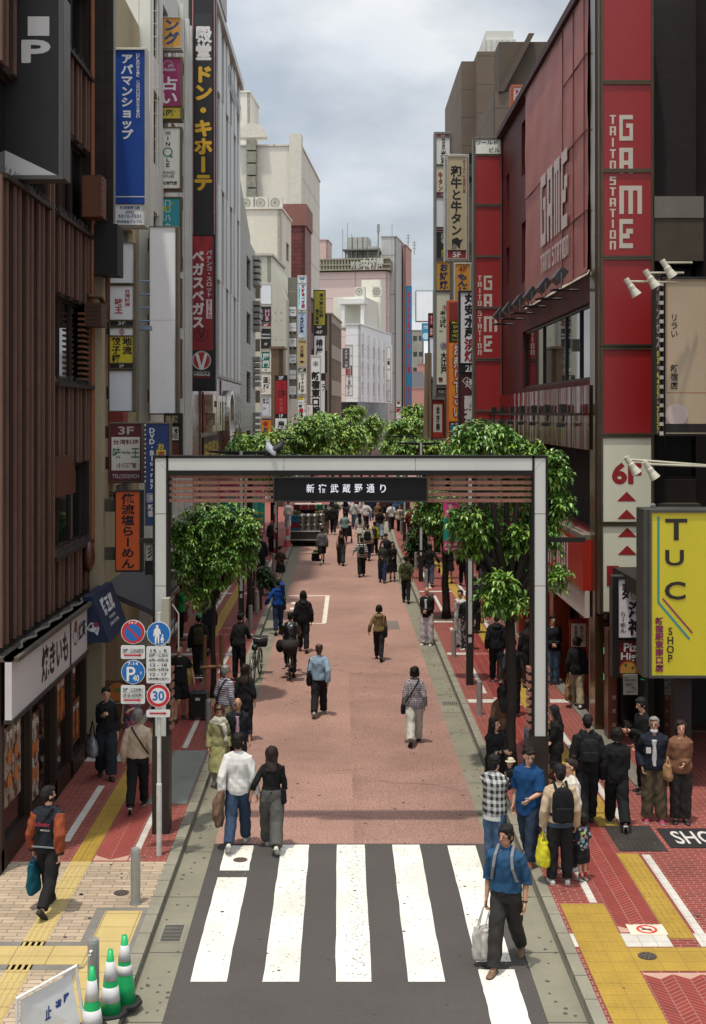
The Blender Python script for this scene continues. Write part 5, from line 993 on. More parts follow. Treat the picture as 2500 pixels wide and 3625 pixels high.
stack('tenant_sign', 'tall grey tenant column with white, black and orange restaurant panels', 62, 1537, 1600, [(474, 486, 0x8a3a4a, [T_('6F', (1562, 477, 1576, 484), WHITE)]), (487, 582, 0xb9bab6, [T_('株式会社', (1564, 490, 1577, 530), INK, 'v', .03), T_('光涼', (1560, 532, 1580, 580), INK, 'v', .04)]), (588, 680, 0xaca48c, [T_('牛タン', (1551, 610, 1568, 678), 0x7a1f30, 'v', .05)]), (681, 694, 0x8a2036, [T_('5F', (1562, 683, 1574, 692), WHITE)]), (700, 804, 0xb2b5b8, []), (812, 820, 0x6a1c24, []), (821, 916, 0x191817, [T_('麻雀', (1561, 824, 1576, 862), 0xa9a7a0, 'v', .03), T_('高村', (1562, 884, 1574, 914), 0xa9a02a, 'v', .03)]), (924, 1028, 0xb98a34, [T_('お好焼', (1556, 932, 1586, 1024), 0x1d2748, 'v', .05)]), (1034, 1362, 0xaeac9c, [('l', [(1568, 1082), (1586, 1082), (1586, 1098), (1568, 1098), (1568, 1082)], 1.5, 0x6a2a2a), T_('旬', (1570, 1084, 1584, 1096), 0x8a2230), T_('あっぱれ', (1556, 1100, 1580, 1160), INK, 'v', .04), T_('2階', (1555, 1169, 1568, 1176), INK), ('o', (1570, 1224), 13, 0x8a9aa8), T_('活', (1564, 1217, 1580, 1232), 0x8a2230), T_('大江戸', (1560, 1246, 1582, 1322), INK, 'v', .04), ('r', (1553, 1336, 1567, 1350), 0x7a2228)]), (1372, 1396, 0x1c1a18, [T_('光涼ビル', (1551, 1380, 1584, 1392), 0xa9a59c)])], case=CASEG, depth=.6, fr=1.5, arms=[530, 900], wall=6.2, pad=8)
sign('monja_sign', 'orange 4F sign with blue kana hanging behind the white seafood sign', 52, (1608, 930, 1670, 1075), [((1612, 934, 1664, 1070), 0xb9812a, [T_('4F', (1624, 943, 1652, 964), 0x7a2a28, 'h', .03), T_('もんじゃ', (1618, 968, 1656, 1062), 0x1f2a54, 'v', .05)])], fr=2, case=CASEW, depth=.3)
stack('seafood_sign', 'white seafood grill sign with black and red brush kanji over a maroon panel', 45.5, 1624, 1710, [(1034, 1286, 0xb0adb0, [T_('丸安水産', (1644, 1038, 1684, 1196), INK, 'v', .05), T_('浜焼', (1644, 1198, 1684, 1280), 0x86222c, 'v', .05)]), (1288, 1318, 0x151312, [T_('2F', (1648, 1292, 1678, 1316), WHITE, 'h', .03)]), (1322, 1545, 0x4a1418, [('l', [(1637, 1348), (1652, 1334), (1690, 1368), (1674, 1384), (1637, 1348)], 2, WHITE), T_('大衆', (1648, 1340, 1674, 1372), WHITE, 'h', .02), T_('酔茶', (1644, 1400, 1684, 1500), 0xc0bcb6, 'v', .06)])], case=CASEB, fr=1, depth=.4, pad=6)
stack('trade_in_sign', 'narrow orange second hand shop sign with yellow list and red kana outlines', 48.5, 1583, 1648, [(1070, 1134, 0x7a2420, []), (1136, 1212, 0x1b1712, [T_('Blu-ray', (1600, 1138, 1640, 1148), 0xb5a72e), T_('DVD', (1606, 1152, 1636, 1162), 0xb5a72e), T_('GAME', (1604, 1168, 1640, 1178), 0xb5a72e), T_('HOBBY', (1602, 1183, 1642, 1193), 0xb5a72e), T_('フィギュア', (1600, 1198, 1640, 1208), 0xb5a72e)]), (1213, 1492, 0xc77a20, [T_('お売り下さい', (1603, 1216, 1632, 1482), 0x8a1d24, 'v', .1), T_('お売り下さい', (1605, 1217, 1630, 1480), 0xc4bfb8, 'v', .02)]), (1494, 1600, 0x1c2228, [T_('4F 新品', (1595, 1497, 1638, 1505), WHITE), ('r', (1592, 1507, 1645, 1516), 0x1c6a80), T_('ADULT', (1604, 1508, 1640, 1515), WHITE), T_('3F', (1595, 1520, 1608, 1528), WHITE), T_('ADULT', (1604, 1530, 1640, 1537), WHITE), T_('2F', (1595, 1541, 1608, 1549), WHITE), ('r', (1592, 1551, 1645, 1560), 0x1c6a80), T_('ADULT', (1604, 1552, 1640, 1559), WHITE), T_('1F', (1595, 1563, 1608, 1571), WHITE)])], case=mat(0xb0562a, rough=.5, var=.1), fr=0, depth=.35, pad=7)
sign('skewer_sign', 'red framed white skewer bar sign with tall black brush writing', 64, (1528, 1414, 1572, 1552), [((1531, 1417, 1569, 1549), 0x9a2e1e, [('r', (1534, 1432, 1565, 1530), 0xb8b4ac), T_('まき串', (1543, 1438, 1558, 1526), INK, 'v', .04)])], fr=1, case=CASEB, depth=.3)
sign('soba_sign', 'pale sign with small kana above the round tree', 60, (1566, 1552, 1596, 1612), [((1568, 1554, 1594, 1610), 0xa5a396, [T_('おそば処', (1570, 1560, 1592, 1570), INK), T_('ばり', (1570, 1580, 1592, 1600), INK, 'h', .03)])], fr=.6)
sign('pachinko_sign', 'crimson slot parlour sign above a blank white panel far down the street', 78, (1517, 1108, 1536, 1378), [((1519, 1110, 1534, 1152), 0x86202c, [T_('BIG', (1524, 1118, 1531, 1146), WHITE, 'v')]), ((1519, 1158, 1534, 1190), 0x86202c, [T_('カラ', (1522, 1160, 1532, 1188), WHITE, 'v', .05)]), ((1521, 1194, 1535, 1374), 0xb3b6b9)], fr=.8, case=CASEB, depth=.4)
t = sign('noodle_sign', 'black framed white noodle shop sign with brush kanji above a pizza panel', 25.6, (2168, 2040, 2330, 2400), [((2188, 2050, 2322, 2256), 0xb3b0b0, [T_('麺屋', (2200, 2062, 2316, 2122), INK, 'h', .02), T_('海神', (2222, 2128, 2284, 2250), INK, 'v', .04), T_('らーめん', (2194, 2164, 2216, 2240), INK, 'v', .02)]), ((2190, 2268, 2322, 2382), 0x5c1418, [T_('Pizza', (2208, 2276, 2290, 2306), 0xb9b6b2, 'h', .03), T_('Highball', (2198, 2310, 2322, 2342), 0xb9b6b2, 'h', .03), ('o', (2224, 2372), 34, 0x8a4a1c), ('o', (2224, 2372), 28, 0xa87a34), ('p', [(2206, 2352), (2220, 2348), (2216, 2362)], 0x2c4a1c), ('p', [(2232, 2362), (2246, 2356), (2240, 2370)], 0x2c4a1c), ('r', (2278, 2350, 2300, 2380), 0xb0aca6)])], case=mat(0x161412, rough=.5), fr=3, depth=.3)
bb = MB(); rr = random.Random(5)
for k in range(52): y = 2046 + k * 6.8; bb.tube([W(2170, y, 25.62), W(2164 + rr.uniform(-2, 2), y - 3, 25.6)], .008, 4)
for k in range(24): x = 2176 + k * 6; bb.tube([W(x, 2041, 25.65), W(x + rr.uniform(-2, 2), 2034, 25.65)], .006, 4)
bb.build('spike_fringe', mat(0x9a958a, rough=.3, metal=.6), t)
t = sign('shop_sign', 'large yellow shop sign with teal line and purple station kanji', 22.6, (2278, 1802, 2570, 2400), [((2305, 1814, 2556, 2390), 0xb8ae24, [('l', [(2330, 1828), (2330, 2132), (2440, 2262)], 8, 0x2c7c78), ('l', [(2345, 2118), (2450, 2240)], 6, 0x7a2a4a), T_('T', (2354, 1836, 2432, 1912), 0x1f1c14, 'h', .02), T_('U', (2354, 1946, 2420, 2002), 0x1f1c14, 'h', .02), T_('C', (2352, 2058, 2426, 2122), 0x1f1c14, 'h', .02), T_('SHOP', (2358, 2218, 2386, 2346), 0x1f1c14, 'v', .02), T_('新宿駅東南口店', (2318, 2184, 2348, 2378), 0x6a2040, 'v', .045)])], case=mat(0x4a4a44, rough=.5, metal=.4, var=.2), fr=9, depth=.55)
MB().tube([W(2312, 1796, 22.8), W(2312, 1790, 22.9)], .05, 8).build('hook', METAL, t)
t = sign('maid_sign', 'cream salon sign with a thin orange frame and small kanji beside a brown strip', 24.8, (2346, 980, 2560, 1545), [((2354, 988, 2552, 1536), 0xa9977c, [('l', [(2360, 995), (2540, 995), (2540, 1390), (2360, 1390), (2360, 995)], 2, 0x9a5a2a), T_('リラい', (2372, 1110, 2400, 1196), 0x2a2018, 'v'), T_('新宿店', (2372, 1290, 2400, 1380), 0x2a2018, 'v'), ('o', (2372, 1470), 22, 0x6a1c2a), ('o', (2394, 1468), 40, 0xb8a9a0), ('r', (2354, 1500, 2540, 1530), 0x1e1612)])], case=CASEB, fr=1, depth=.3)
t = sign('phone_strip_sign', 'narrow brown strip sign with pale katakana and yellow phone digits', 24.9, (2316, 974, 2342, 1540), [((2319, 978, 2337, 1537), 0x35201a, [T_('プリンセス', (2321, 984, 2336, 1236), 0xa7a5a4, 'v', .0), T_('03-6457-7557', (2321, 1240, 2336, 1536), 0xa9a238, 'v', .03)])], case=CASEB, fr=1, depth=.2)
bb = MB()
for k in range(17): c = W(2342, 1006 + k * 33, 24.7); bb.box((c.x - .035, 24.68, c.z - .035), (c.x + .035, 24.73, c.z + .035))
bb.build('bulb_trim', mat(0xaaa69c, rough=.4), t)
def spot(label, Y, x, y, ex, ey, group='white sign spotlights'):
 t = thing('spotlight', label, 'spotlight', tuple(W(x, y, Y)), group)
 a = W(ex, ey, Y + .3); b = W(x, y, Y); MB().tube([a, b], .022, 8).build('arm', mat(0xb0ab98, rough=.5, var=.15), t)
 d = (W(x + 46, y + 70, Y) - b).normalized(); c = b - d * .06
 MB().tube([c, c + d * .15, c + d * .165, c + d * .25, c + d * .27, c + d * .38], [.055, .055, .068, .068, .075, .1], 14).build('lamp_head', mat(0xb7b3a2, rough=.45, var=.1), t, smooth=False)
 return t
spot('white spotlight lowest of three beside the red column panels', 24.2, 2222, 996, 2400, 1000); spot('white spotlight in the middle of the upper three', 24.2, 2290, 966, 2420, 966); spot('white spotlight highest of three above the phone strip sign', 24.2, 2350, 930, 2450, 930)
spot('white spotlight shining on the F of the 6F panel', 24.0, 2222, 1626, 2560, 1652); spot('white spotlight just beyond the 6F panel edge', 24.0, 2288, 1643, 2560, 1654)
for i in range(6):
 y = 28.9 + i * 2.2; t = thing('projector_lamp', 'black projector lamp aimed at the huge banner on a steel arm', 'projector lamp', (4.9, y, 9.75), 'projector lamps under the huge banner')
 MB().tube([(5.4, y, 9.6), (4.75, y, 9.6)], .03, 6).build('arm', mat(0x2a1c1a, rough=.5), t)
 a = MB(); a.obox(Vector((4.95, y, 9.92)), UY, Vector((.6, 0, .8)), Vector((-.8, 0, .6)), (-.26, -.17, -.1), (.26, .17, .1)); a.build('lamp_body', mat(0x1c1b1a, rough=.35, spec=.6), t, bevel=.01)
 MB().tube([(4.95, y - .3, 9.6), (4.95, y - .3, 9.95), (4.95, y + .3, 9.95), (4.95, y + .3, 9.6)], .015, 5).build('yoke', mat(0x8a8884, rough=.3, metal=.7), t)
t = thing('light_rail', 'long dark steel rail carrying floodlights along the glossy red fascia', 'rail', (5.05, 35, 6.8))
MB().box((4.98, 27.6, 6.76), (5.04, 45.2, 6.82)).build('rail', mat(0x241514, rough=.5), t)
ar = MB()
for y in (28, 31, 34, 37, 40, 43): ar.box((5.04, y, 6.77), (5.4, y + .04, 6.81))
ar.build('bracket_trim', mat(0x241514, rough=.5), t)
for i in range(8):
 y = 28.6 + i * 2.15; t = thing('floodlight', 'small black floodlight hanging from the rail along the red fascia', 'floodlight', (5.0, y, 6.6), 'floodlights on the arcade rail')
 a = MB(); a.tube([(5.0, y, 6.8), (4.98, y, 6.62)], .03, 6); a.box((4.86, y - .1, 6.5), (5.02, y + .16, 6.58)); a.build('lamp', mat(0x151414, rough=.4), t)
 MB().box((4.99, y + .3, 6.82), (5.12, y + .6, 7.02)).build('ballast_box', mat(0x151414, rough=.5), t)
sign('rooftop_sign', 'orange framed worn sign standing on the arcade roof', 47, (1810, 300, 1884, 425), [((1818, 309, 1876, 416), 0xa08f8c, [T_('激安', (1824, 318, 1836, 360), 0x8a1f38, 'v', .03), ('o', (1850, 330), 9, 0x9a3a5a)])], case=mat(0x9a4a22, rough=.6, var=.15), depth=.6, fr=3)
MB().box((6.25, 47.1, 16), (7.1, 47.5, W(0, 425, 47).z)).build('sign_stand', mat(0x5a3a24, rough=.7), [o for o in bpy.data.objects if o.name == 'rooftop_sign'][0])
# ---- street furniture ----------------------------------------------------------------------------------
GY = 20.35                                 # the street gate
def gp(x, y, dy=0): return W(x, y, GY + dy)
t = thing('street_gate', 'wide pale grey street gate with terracotta slats and a black name board', 'gate', (.15, GY, .1))
GW = mat(0xb3b4ad, rough=.35, var=.06, scale=.8, streak=True); GD = mat(0x171614, rough=.55, metal=.1, spec=.25)
x0, x1, xi0, xi1 = gp(541, 0).x, gp(1940, 0).x, gp(596, 0).x, gp(1885, 0).x
zt, zi = gp(0, 1613).z, gp(0, 1672).z
fr = MB()
for a, b in ((x0, xi0), (xi1, x1)):
 fr.box((a, GY, 1.65), (a + .035, GY + .32, zt)); fr.box((b - .035, GY, 1.65), (b, GY + .32, zt)); fr.box((a + .035, GY + .05, 1.65), (b - .035, GY + .32, zt - .04))
fr.box((xi0, GY + .05, zi + .03), (xi1, GY + .32, zt - .04)); fr.box((x0 + .035, GY, zt - .04), (x1 - .035, GY + .32, zt)); fr.box((xi0, GY, zi - .05), (xi1, GY + .3, zi + .03)); fr.build('frame', GD, t)
zm = zi + .03
for (a, b, c, d, m) in ((x0 + .035, 1.65, xi0 - .035, 4.05, 0), (x0 + .035, 4.06, xi0 - .035, 5.2, 0), (x1 - .035 - (xi0 - .035 - x0 - .035), 1.65, x1 - .035, 4.05, 0), (x1 - .035 - (xi0 - .07 - x0), 4.06, x1 - .035, 5.2, 0)):
 MB().box((a, GY + .012, b), (c, GY + .05, d)).build('front_panel', GW, t)
wv = xi0 - .07 - x0
for s, xa in ((1, x0 + .035), (-1, x1 - .035)):
 m = MB(); P = [(xa, 5.21), (xa + s * wv, 5.21), (xa + s * wv, zm), (xa, zt - .04)]
 m.prism([(u, GY + .012, v) for u, v in P], (0, .038, 0)); m.build('front_panel', GW, t)
xs = [x0 + .035 + wv + .002, -.9, 1.2, x1 - .035 - wv - .002]
for a, b in zip(xs, xs[1:]):
 la = a if a != xs[0] else a; m = MB()
 m.prism([(a + .003, GY + .012, zm), (b - .003, GY + .012, zm), ((b - .003) if b != xs[-1] else x1 - .04, GY + .012, zt - .04), ((a + .003) if a != xs[0] else x0 + .04, GY + .012, zt - .04)], (0, .038, 0)); m.build('front_panel', GW, t)
for a, b in ((x0, xi0), (xi1, x1)):
 MB().box((a - .01, GY - .01, .08), (b + .01, GY + .34, 1.66)).build('post_base', mat(0x2b2621, rough=.5, metal=.2, var=.15), t)
TER = mat(0x8f6350, rough=.6, var=.12, scale=4)
bs0, bs1 = gp(972, 0).x, gp(1510, 0).x
for k in range(5):
 z = gp(0, 1688 + k * 21.4).z
 for a, b in ((xi0, bs0), (bs1, xi1)):
  m = MB(); m.box((a, GY + .1, z - .027), (b, GY + .2, z + .027)); sl_ = m.build('slat', TER, t)
  bt = MB()
  for u in (.06, .23, .47, .72, .95): c = a + (b - a) * u; bt.tube([(c, GY + .1, z), (c, GY + .094, z)], .009, 8)
  bt.build('bolt', GD, sl_)
b0, b1 = gp(972, 1772), gp(1510, 1692)
bd = MB(); bd.box((b0.x, GY - .02, b0.z), (b1.x, GY + .3, b1.z)); bd = bd.build('name_board', mat(0x0e0e0e, rough=.5, spec=.2), t)
em = MB(); e = .02; em.box((b0.x - e, GY - .05, b0.z - e), (b1.x + e, GY + .02, b0.z)); em.box((b0.x - e, GY - .05, b1.z), (b1.x + e, GY + .02, b1.z + e)); em.box((b0.x - e, GY - .05, b0.z), (b0.x, GY + .02, b1.z)); em.box((b1.x, GY - .05, b0.z), (b1.x + e, GY + .02, b1.z)); em.build('frame', mat(0x3a3835, rough=.4, metal=.4), bd)
CW = mat(0xd8d6e0, rough=.5, var=.3, scale=40, emit=.35)
for i, c in enumerate('新宿武蔵野通り'):
 lettering([('t', c, (1085 + i * 42.6, 1713, 1113 + i * 42.6, 1744), CW, 'h', .012)] if c != 'り' else [('t', c, (1346, 1714, 1366, 1744), CW, 'h', .012)], lambda u, v, k: W(u, v, GY) - Vector((0, .026, 0)), bd)
for xa, xb in ((xi0, xi0 + .06), (xi1 - .06, xi1), (x1, x1 + .05)):
 for k in range(8): z = 1.75 + k * .13; MB().box((xa, GY + .1, z), (xb, GY + .3, z + .07)).build('side_slat', TER, t)
ar = MB(); a, b = gp(490, 1908), gp(541, 1926); ar.box((a.x, GY + .1, b.z), (b.x, GY + .16, a.z)); a, b = gp(1940, 1905), gp(2078, 1922); ar.box((a.x, GY + .1, b.z), (b.x, GY + .16, a.z)); ar.build('banner_arm', GD, t)
def pigeon(x, yaw, c1, c2, label):
 t = thing('pigeon', label, 'pigeon', (x, GY + .12, zt)); ca, sa = math.cos(yaw), math.sin(yaw)
 P = lambda f, s, z: (x + f * ca - s * sa, GY + .12 + f * sa + s * ca, zt + z)
 m = MB(); m.tube([P(-.17, 0, .0), P(-.1, 0, .05), P(0, 0, .1), P(.06, 0, .145), P(.085, 0, .185), P(.1, 0, .215), P(.115, 0, .225)], [.012, .04, .062, .055, .034, .032, .012], 12); m.ball(P(.092, 0, .222), .032, 10); o = m.build('body', mat(c1, rough=.7, var=.25, scale=20), t, smooth=True)
 wg = MB()
 for s in (-1, 1): wg.tube([P(.04, s * .05, .14), P(-.04, s * .062, .1), P(-.13, s * .03, .04), P(-.2, s * .01, .0)], [.015, .035, .022, .006], 8)
 wg.build('wing', mat(c2, rough=.7), t, smooth=True)
 lg = MB()
 for s in (-1, 1): lg.tube([P(.02, s * .025, .05), P(.025, s * .025, 0)], .006, 5)
 lg.tube([P(.118, 0, .222), P(.145, 0, .216)], [.009, .003], 6); lg.build('beak', mat(0x8a4a3a, rough=.6), t)
pigeon(gp(955, 0).x, R(115), 0x8d8f94, 0x6d7076, 'pale grey pigeon perched on the gate beam'); pigeon(gp(978, 0).x, R(20), 0x2a2a2e, 0x1f1f22, 'dark pigeon perched on the gate beam')
PX_ = 19.33
t = thing('traffic_sign_post', 'scuffed white sign post beside the gate pillar', 'post', (G(562, 3032, .1).x, PX_, .1))
b = W(562, 3032, PX_); tp = W(562, 2170, PX_)
MB().tube([(b.x, PX_ + .05, .1), (b.x, PX_ + .05, 1.18), (b.x, PX_ + .05, 1.2), (b.x, PX_ + .05, tp.z)], [.042, .042, .032, .032], 14).build('pole', mat(0xb9b6ae, rough=.5, var=.25, scale=5), t)
ar = MB()
for y in (2238, 2450): z = W(0, y, PX_).z; ar.tube([W(471, y, PX_ + .06), W(562, y, PX_ + .06)], .02, 8)
ar.build('cross_arm', METAL, t)
BLUE, SR, SW = 0x0c5a9a, 0xa81f2a, 0xc2c2bf
SM = lambda c: mat(c, rough=.35, var=.03, spec=.5)
def roundel(cx, cy, r, label, items, rim=SW):
 t = thing('round_sign', label, 'traffic sign', tuple(W(cx, cy, PX_)))
 c = W(cx, cy, PX_); rr = r * PX_ / F; MB().tube([c + Vector((0, .012, 0)), c - Vector((0, .004, 0))], rr, 36).build('disc', SM(rim), t)
 lettering(items, lambda u, v, k: W(u, v, PX_) - Vector((0, .006 + k * .0012, 0)), t)
def plate_sign(x0, y0, x1, y1, label, items):
 t = thing('plate_sign', label, 'traffic sign', tuple(W((x0 + x1) / 2, y1, PX_)))
 r = 6; P = []
 for cx, cy, a0 in ((x1 - r, y0 + r, 0), (x0 + r, y0 + r, 90), (x0 + r, y1 - r, 180), (x1 - r, y1 - r, 270)):
  for a in (0, 30, 60, 90): P.append(W(cx + r * math.cos(R(a0 + a)), cy - r * math.sin(R(a0 + a)), PX_ + .012))
 MB().prism(P, (0, -.016, 0)).build('plate', SM(0xbcbcb8), t)
 lettering(items, lambda u, v, k: W(u, v, PX_) - Vector((0, .008 + k * .0012, 0)), t)
def arrow(x0, x1, y): return [('r', (x0, y - 3, x1 - 10, y + 3), SR), ('p', [(x1 - 12, y + 6), (x1, y), (x1 - 12, y - 6)], SR)]
roundel(471.5, 2237, 42.5, 'round red ringed blue no parking sign topping the traffic sign pair', [('o', (471.5, 2237), 40.5, SR), ('o', (471.5, 2239), 30, BLUE), ('l', [(450, 2217), (493, 2261)], 7, SR), T_('14-7', (457, 2200, 487, 2208), WHITE)])
plate_sign(429, 2284, 514, 2332, 'white plate for Sundays with one red arrow below the no parking sign', [T_('日曜・休日は終日', (436, 2296, 508, 2310), INK), ('r', (436, 2311, 507, 2312), INK)] + arrow(439, 504, 2319))
roundel(472, 2379, 42.5, 'round blue parking sign with a white P 40', [('o', (472, 2379), 40.5, BLUE), T_('P', (449, 2360, 480, 2411), WHITE, 'h', .01), T_('40', (471, 2389, 493, 2411), WHITE, 'h', .02), T_('7-14', (453, 2343, 489, 2355), WHITE), T_('分', (496, 2376, 503, 2388), WHITE)])
plate_sign(429, 2425, 514, 2491, 'white plate with two lines of black writing and a red arrow', [T_('日曜・休日を除く', (436, 2435, 507, 2449), INK), ('r', (436, 2451, 507, 2452), INK), T_('1月1日~3日を除く', (436, 2454, 507, 2468), INK), ('r', (436, 2470, 507, 2471), INK)] + arrow(439, 502, 2478))
hum = [('o', (557, 2217), 5, WHITE), ('p', [(549, 2254), (565, 2254), (566, 2226), (560, 2222), (554, 2222), (548, 2226)], WHITE), ('p', [(543, 2252), (547, 2252), (550, 2228), (546, 2228)], WHITE), ('p', [(567, 2246), (571, 2244), (567, 2227), (563, 2229)], WHITE), ('p', [(549, 2278), (554, 2278), (556.5, 2250), (549, 2250)], WHITE), ('p', [(560, 2278), (564, 2278), (565, 2250), (557.5, 2250)], WHITE), ('o', (576, 2248), 3.4, WHITE), ('p', [(568, 2266), (582, 2266), (578, 2252), (573, 2252)], WHITE), ('p', [(571, 2276), (574, 2276), (574.5, 2265), (571, 2265)], WHITE), ('p', [(576.5, 2276), (579.5, 2276), (579.5, 2265), (576, 2265)], WHITE)]
roundel(562, 2243, 42, 'round blue pedestrian sign with a white adult and child', [('o', (562, 2243), 40, BLUE)] + hum)
plate_sign(519, 2287, 605, 2418, 'tall white plate crowded with black hours and dates', [T_(s, (533 - d, 2298 + i * 16.7, 591 + d, 2309 + i * 16.7), INK) for i, (s, d) in enumerate((('15 - 5', 0), ('日曜・休日の', 4), ('4月~9月は', 6), ('12 - 18', 0), ('10月~3月は', 7), ('12 - 17', 0), ('(特定禁止区域)', 7)))] + [('r', (526, 2311.5, 598, 2312.5), INK)])
roundel(561, 2462.5, 41.5, 'round white speed limit sign with red ring and blue 30', [('o', (561, 2462.5), 39.5, SR), ('o', (561, 2462.5), 28, SW), T_('30', (541, 2446, 582, 2480), BLUE, 'h', .03)])
plate_sign(519, 2512, 603, 2538, 'small white plate with only a red arrow', arrow(530, 592, 2525))
t = thing('camera_box', 'beige junction box and bracket fixed behind the traffic signs on the gate pillar', 'box', (-2.7, 20.2, 3))
m = MB(); c = W(588, 2195, 20.2); m.box((c.x - .06, 20.1, c.z - .35), (c.x + .06, 20.3, c.z + .35)); m.tube([c + Vector((.1, 0, .25)), c + Vector((.2, 0, .1)), c + Vector((.2, 0, -.5))], .012, 6); m.build('box', mat(0x9a9686, rough=.5, var=.15), t)
def lamp_post(x, yb, label, banner=0, ztop=5.65, split=2250):
 p = G(x, yb, .1); t = thing('street_lamp', label, 'street lamp', tuple(p), 'grey winged street lamps'); Y = p.y
 MB().box((p.x - .085, Y - .1, .1), (p.x + .085, Y + .1, 1.35)).build('post_base', mat(0x26231f, rough=.5, metal=.2, var=.15), t)
 m = MB(); m.box((p.x - .085, Y - .1, 1.35), (p.x - .05, Y + .1, ztop)); m.box((p.x + .05, Y - .1, 1.35), (p.x + .085, Y + .1, ztop)); m.box((p.x - .05, Y - .04, 1.35), (p.x + .05, Y + .1, ztop)); m.build('post', GD, t)
 MB().box((p.x - .05, Y - .085, 1.36), (p.x + .05, Y - .04, ztop)).build('front_panel', GW, t)
 for s in (-1, 1):
  for z, l in ((ztop - .05, 1.0), (ztop - .75, .8)):
   m = MB(); m.prism([(p.x + s * .09, Y - .22, z - .06), (p.x + s * l, Y - .22, z + .02), (p.x + s * l, Y - .22, z + .06), (p.x + s * .09, Y - .22, z + .05)], (0, .44, 0)); m.build('lamp_arm', GD, t)
 st = MB(); st.box((p.x - .04, Y - .09, 1.15), (p.x + .04, Y - .101, 1.28)); st.build('sticker', mat(0xb0a9a6, rough=.6), t)
 return p
lamp_post(1663, 2423, 'grey lamp post with dark base on the pavement before the arcade'); lamp_post(1490, 2058, 'slim lamp post beyond the bald man in white trousers'); lamp_post(1432, 1918, 'far lamp post near the red jacket pedestrian')
lamp_post(855, 2236, 'lamp post with dark base behind the round tree'); lamp_post(978, 1962, 'far lamp post beside the loaded keg truck'); p = G(1246, 1730, .1); lamp_post(1263, 1728, 'last lamp post in the street bend')
def banner(x0, y0, x1, y1, Y, label, low=1):
 t = thing('banner', label, 'banner', tuple(W(x0, y1, Y)), 'pink and teal street banners')
 a, b = W(x0, y1, Y), W(x1, y0, Y); n = 14; f = MB()
 for j in range(n + 1):
  for i in range(5): u, v = i / 4, j / n; f.v.append((a.x + (b.x - a.x) * u, Y + .03 * math.sin(v * 7 + u * 3), a.z + (b.z - a.z) * v))
 for j in range(n):
  for i in range(4): q = j * 5 + i; f.f.append((q, q + 1, q + 6, q + 5)); f.m.append(0 if j >= 9 else 1 if j >= 2.9 else 0)
 o = f.build('cloth', [mat(0xb5366f, rough=.7, var=.12), mat(0x1d8a78, rough=.7, var=.12)], t, smooth=True); sd = o.modifiers.new('thick', 'SOLIDIFY'); sd.thickness = .006
 w_, h_ = x1 - x0, y1 - y0; X = lambda u: x0 + w_ * u; V = lambda v: y0 + h_ * v
 MB().tube([W(x0 - 1, y0 - 1, Y), W(x1 + 1, y0 - 1, Y)], .02, 6).build('rod', GD, t)
 it = [('p', [(X(.2), V(.62)), (X(.35), V(.35)), (X(.25), V(.12)), (X(.42), V(.1)), (X(.55), V(.3)), (X(.8), V(.2)), (X(.6), V(.42)), (X(.62), V(.62))], 0x4fa88a), ('o', (X(.38), V(.16)), w_ * .1, 0xc98a78), T_('Shinjuku', (X(.2), V(.55), X(.9), V(.62)), 0xc9b52a), T_('Street', (X(.3), V(.66), X(.9), V(.73)), 0xc9b52a), T_('新宿東口商店', (X(.08), V(.83), X(.9), V(.87)), WHITE), T_('防犯カメラ作動', (X(.08), V(.92), X(.92), V(.96)), WHITE), T_('安全安心', (X(.84), V(.1), X(.96), V(.4)), WHITE, 'v')]
 lettering(it, lambda u, v, k: W(u, v, Y) - Vector((0, .045 + k * .002, 0)), t)
banner(1570, 1765, 1638, 1955, 40, 'pink and teal banner next to the gate pillar above the brick pavement'); banner(1680, 1770, 1752, 1957, 40.5, 'pink banner half hidden by glossy leaves'); banner(780, 1712, 846, 1885, 44, 'pink and teal banner behind the round tree crown'); banner(876, 1712, 938, 1890, 45, 'pink and teal banner with yellow script beside the keg truck')
banner(1269, 1513, 1285, 1563, 95, 'tiny far banner between two clipped trees'); banner(1430, 1552, 1465, 1578, 75, 'far pink banner below the winged lamps')
BLM = mat(0x9c9c98, rough=.4, metal=.55, var=.12)
t0 = thing('bollard', 'silver bollard standing on beige blocks beside the small iron cover', 'bollard', tuple(G(480, 3198, .1)), 'silver steel bollards')
p = Vector(t0.location); MB().lathe(p, [(.066, 0), (.066, .72), (.06, .755), (.0, .76)], 20).build('tube', BLM, t0); MB().lathe(p, [(.085, 0), (.085, .012), (.066, .014)], 20).build('collar', METAL, t0)
BL = [(331, 3560, 'silver bollard hung with a chain behind the green cones'), (738, 2607, 'silver bollard behind the elderly couple'), (831, 2384, 'silver bollard beside the person with the parked bicycle'), (887, 2229, 'silver bollard by the blue hoodie pedestrian'), (909, 2171, 'silver bollard next to two black posts'), (946, 2050, 'silver bollard beyond the low shrub'), (969, 2022, 'silver bollard just before the keg truck'), (1698, 2531, 'silver bollard with a sticker before the gate pillar'), (1607, 2325, 'silver bollard between the bald man and the lamp post'), (1528, 2180, 'silver bollard behind the bald man in white trousers'), (1509, 2085, 'silver bollard beside the dark base of the slim lamp post'), (1472, 2017, 'silver bollard by the dark climbing shrub'), (1442, 1943, 'silver bollard near the tan woman farther up the kerb'), (1421, 1893, 'far silver bollard beside the red jacket pedestrian'), (1852, 2896, 'silver bollard between the plaid shirt man and the blue tee man'), (465 + 20, 0, '')]
for x, y, lab in BL:
 if y: q = G(x, y, .1); dup(t0, q - p, lab)
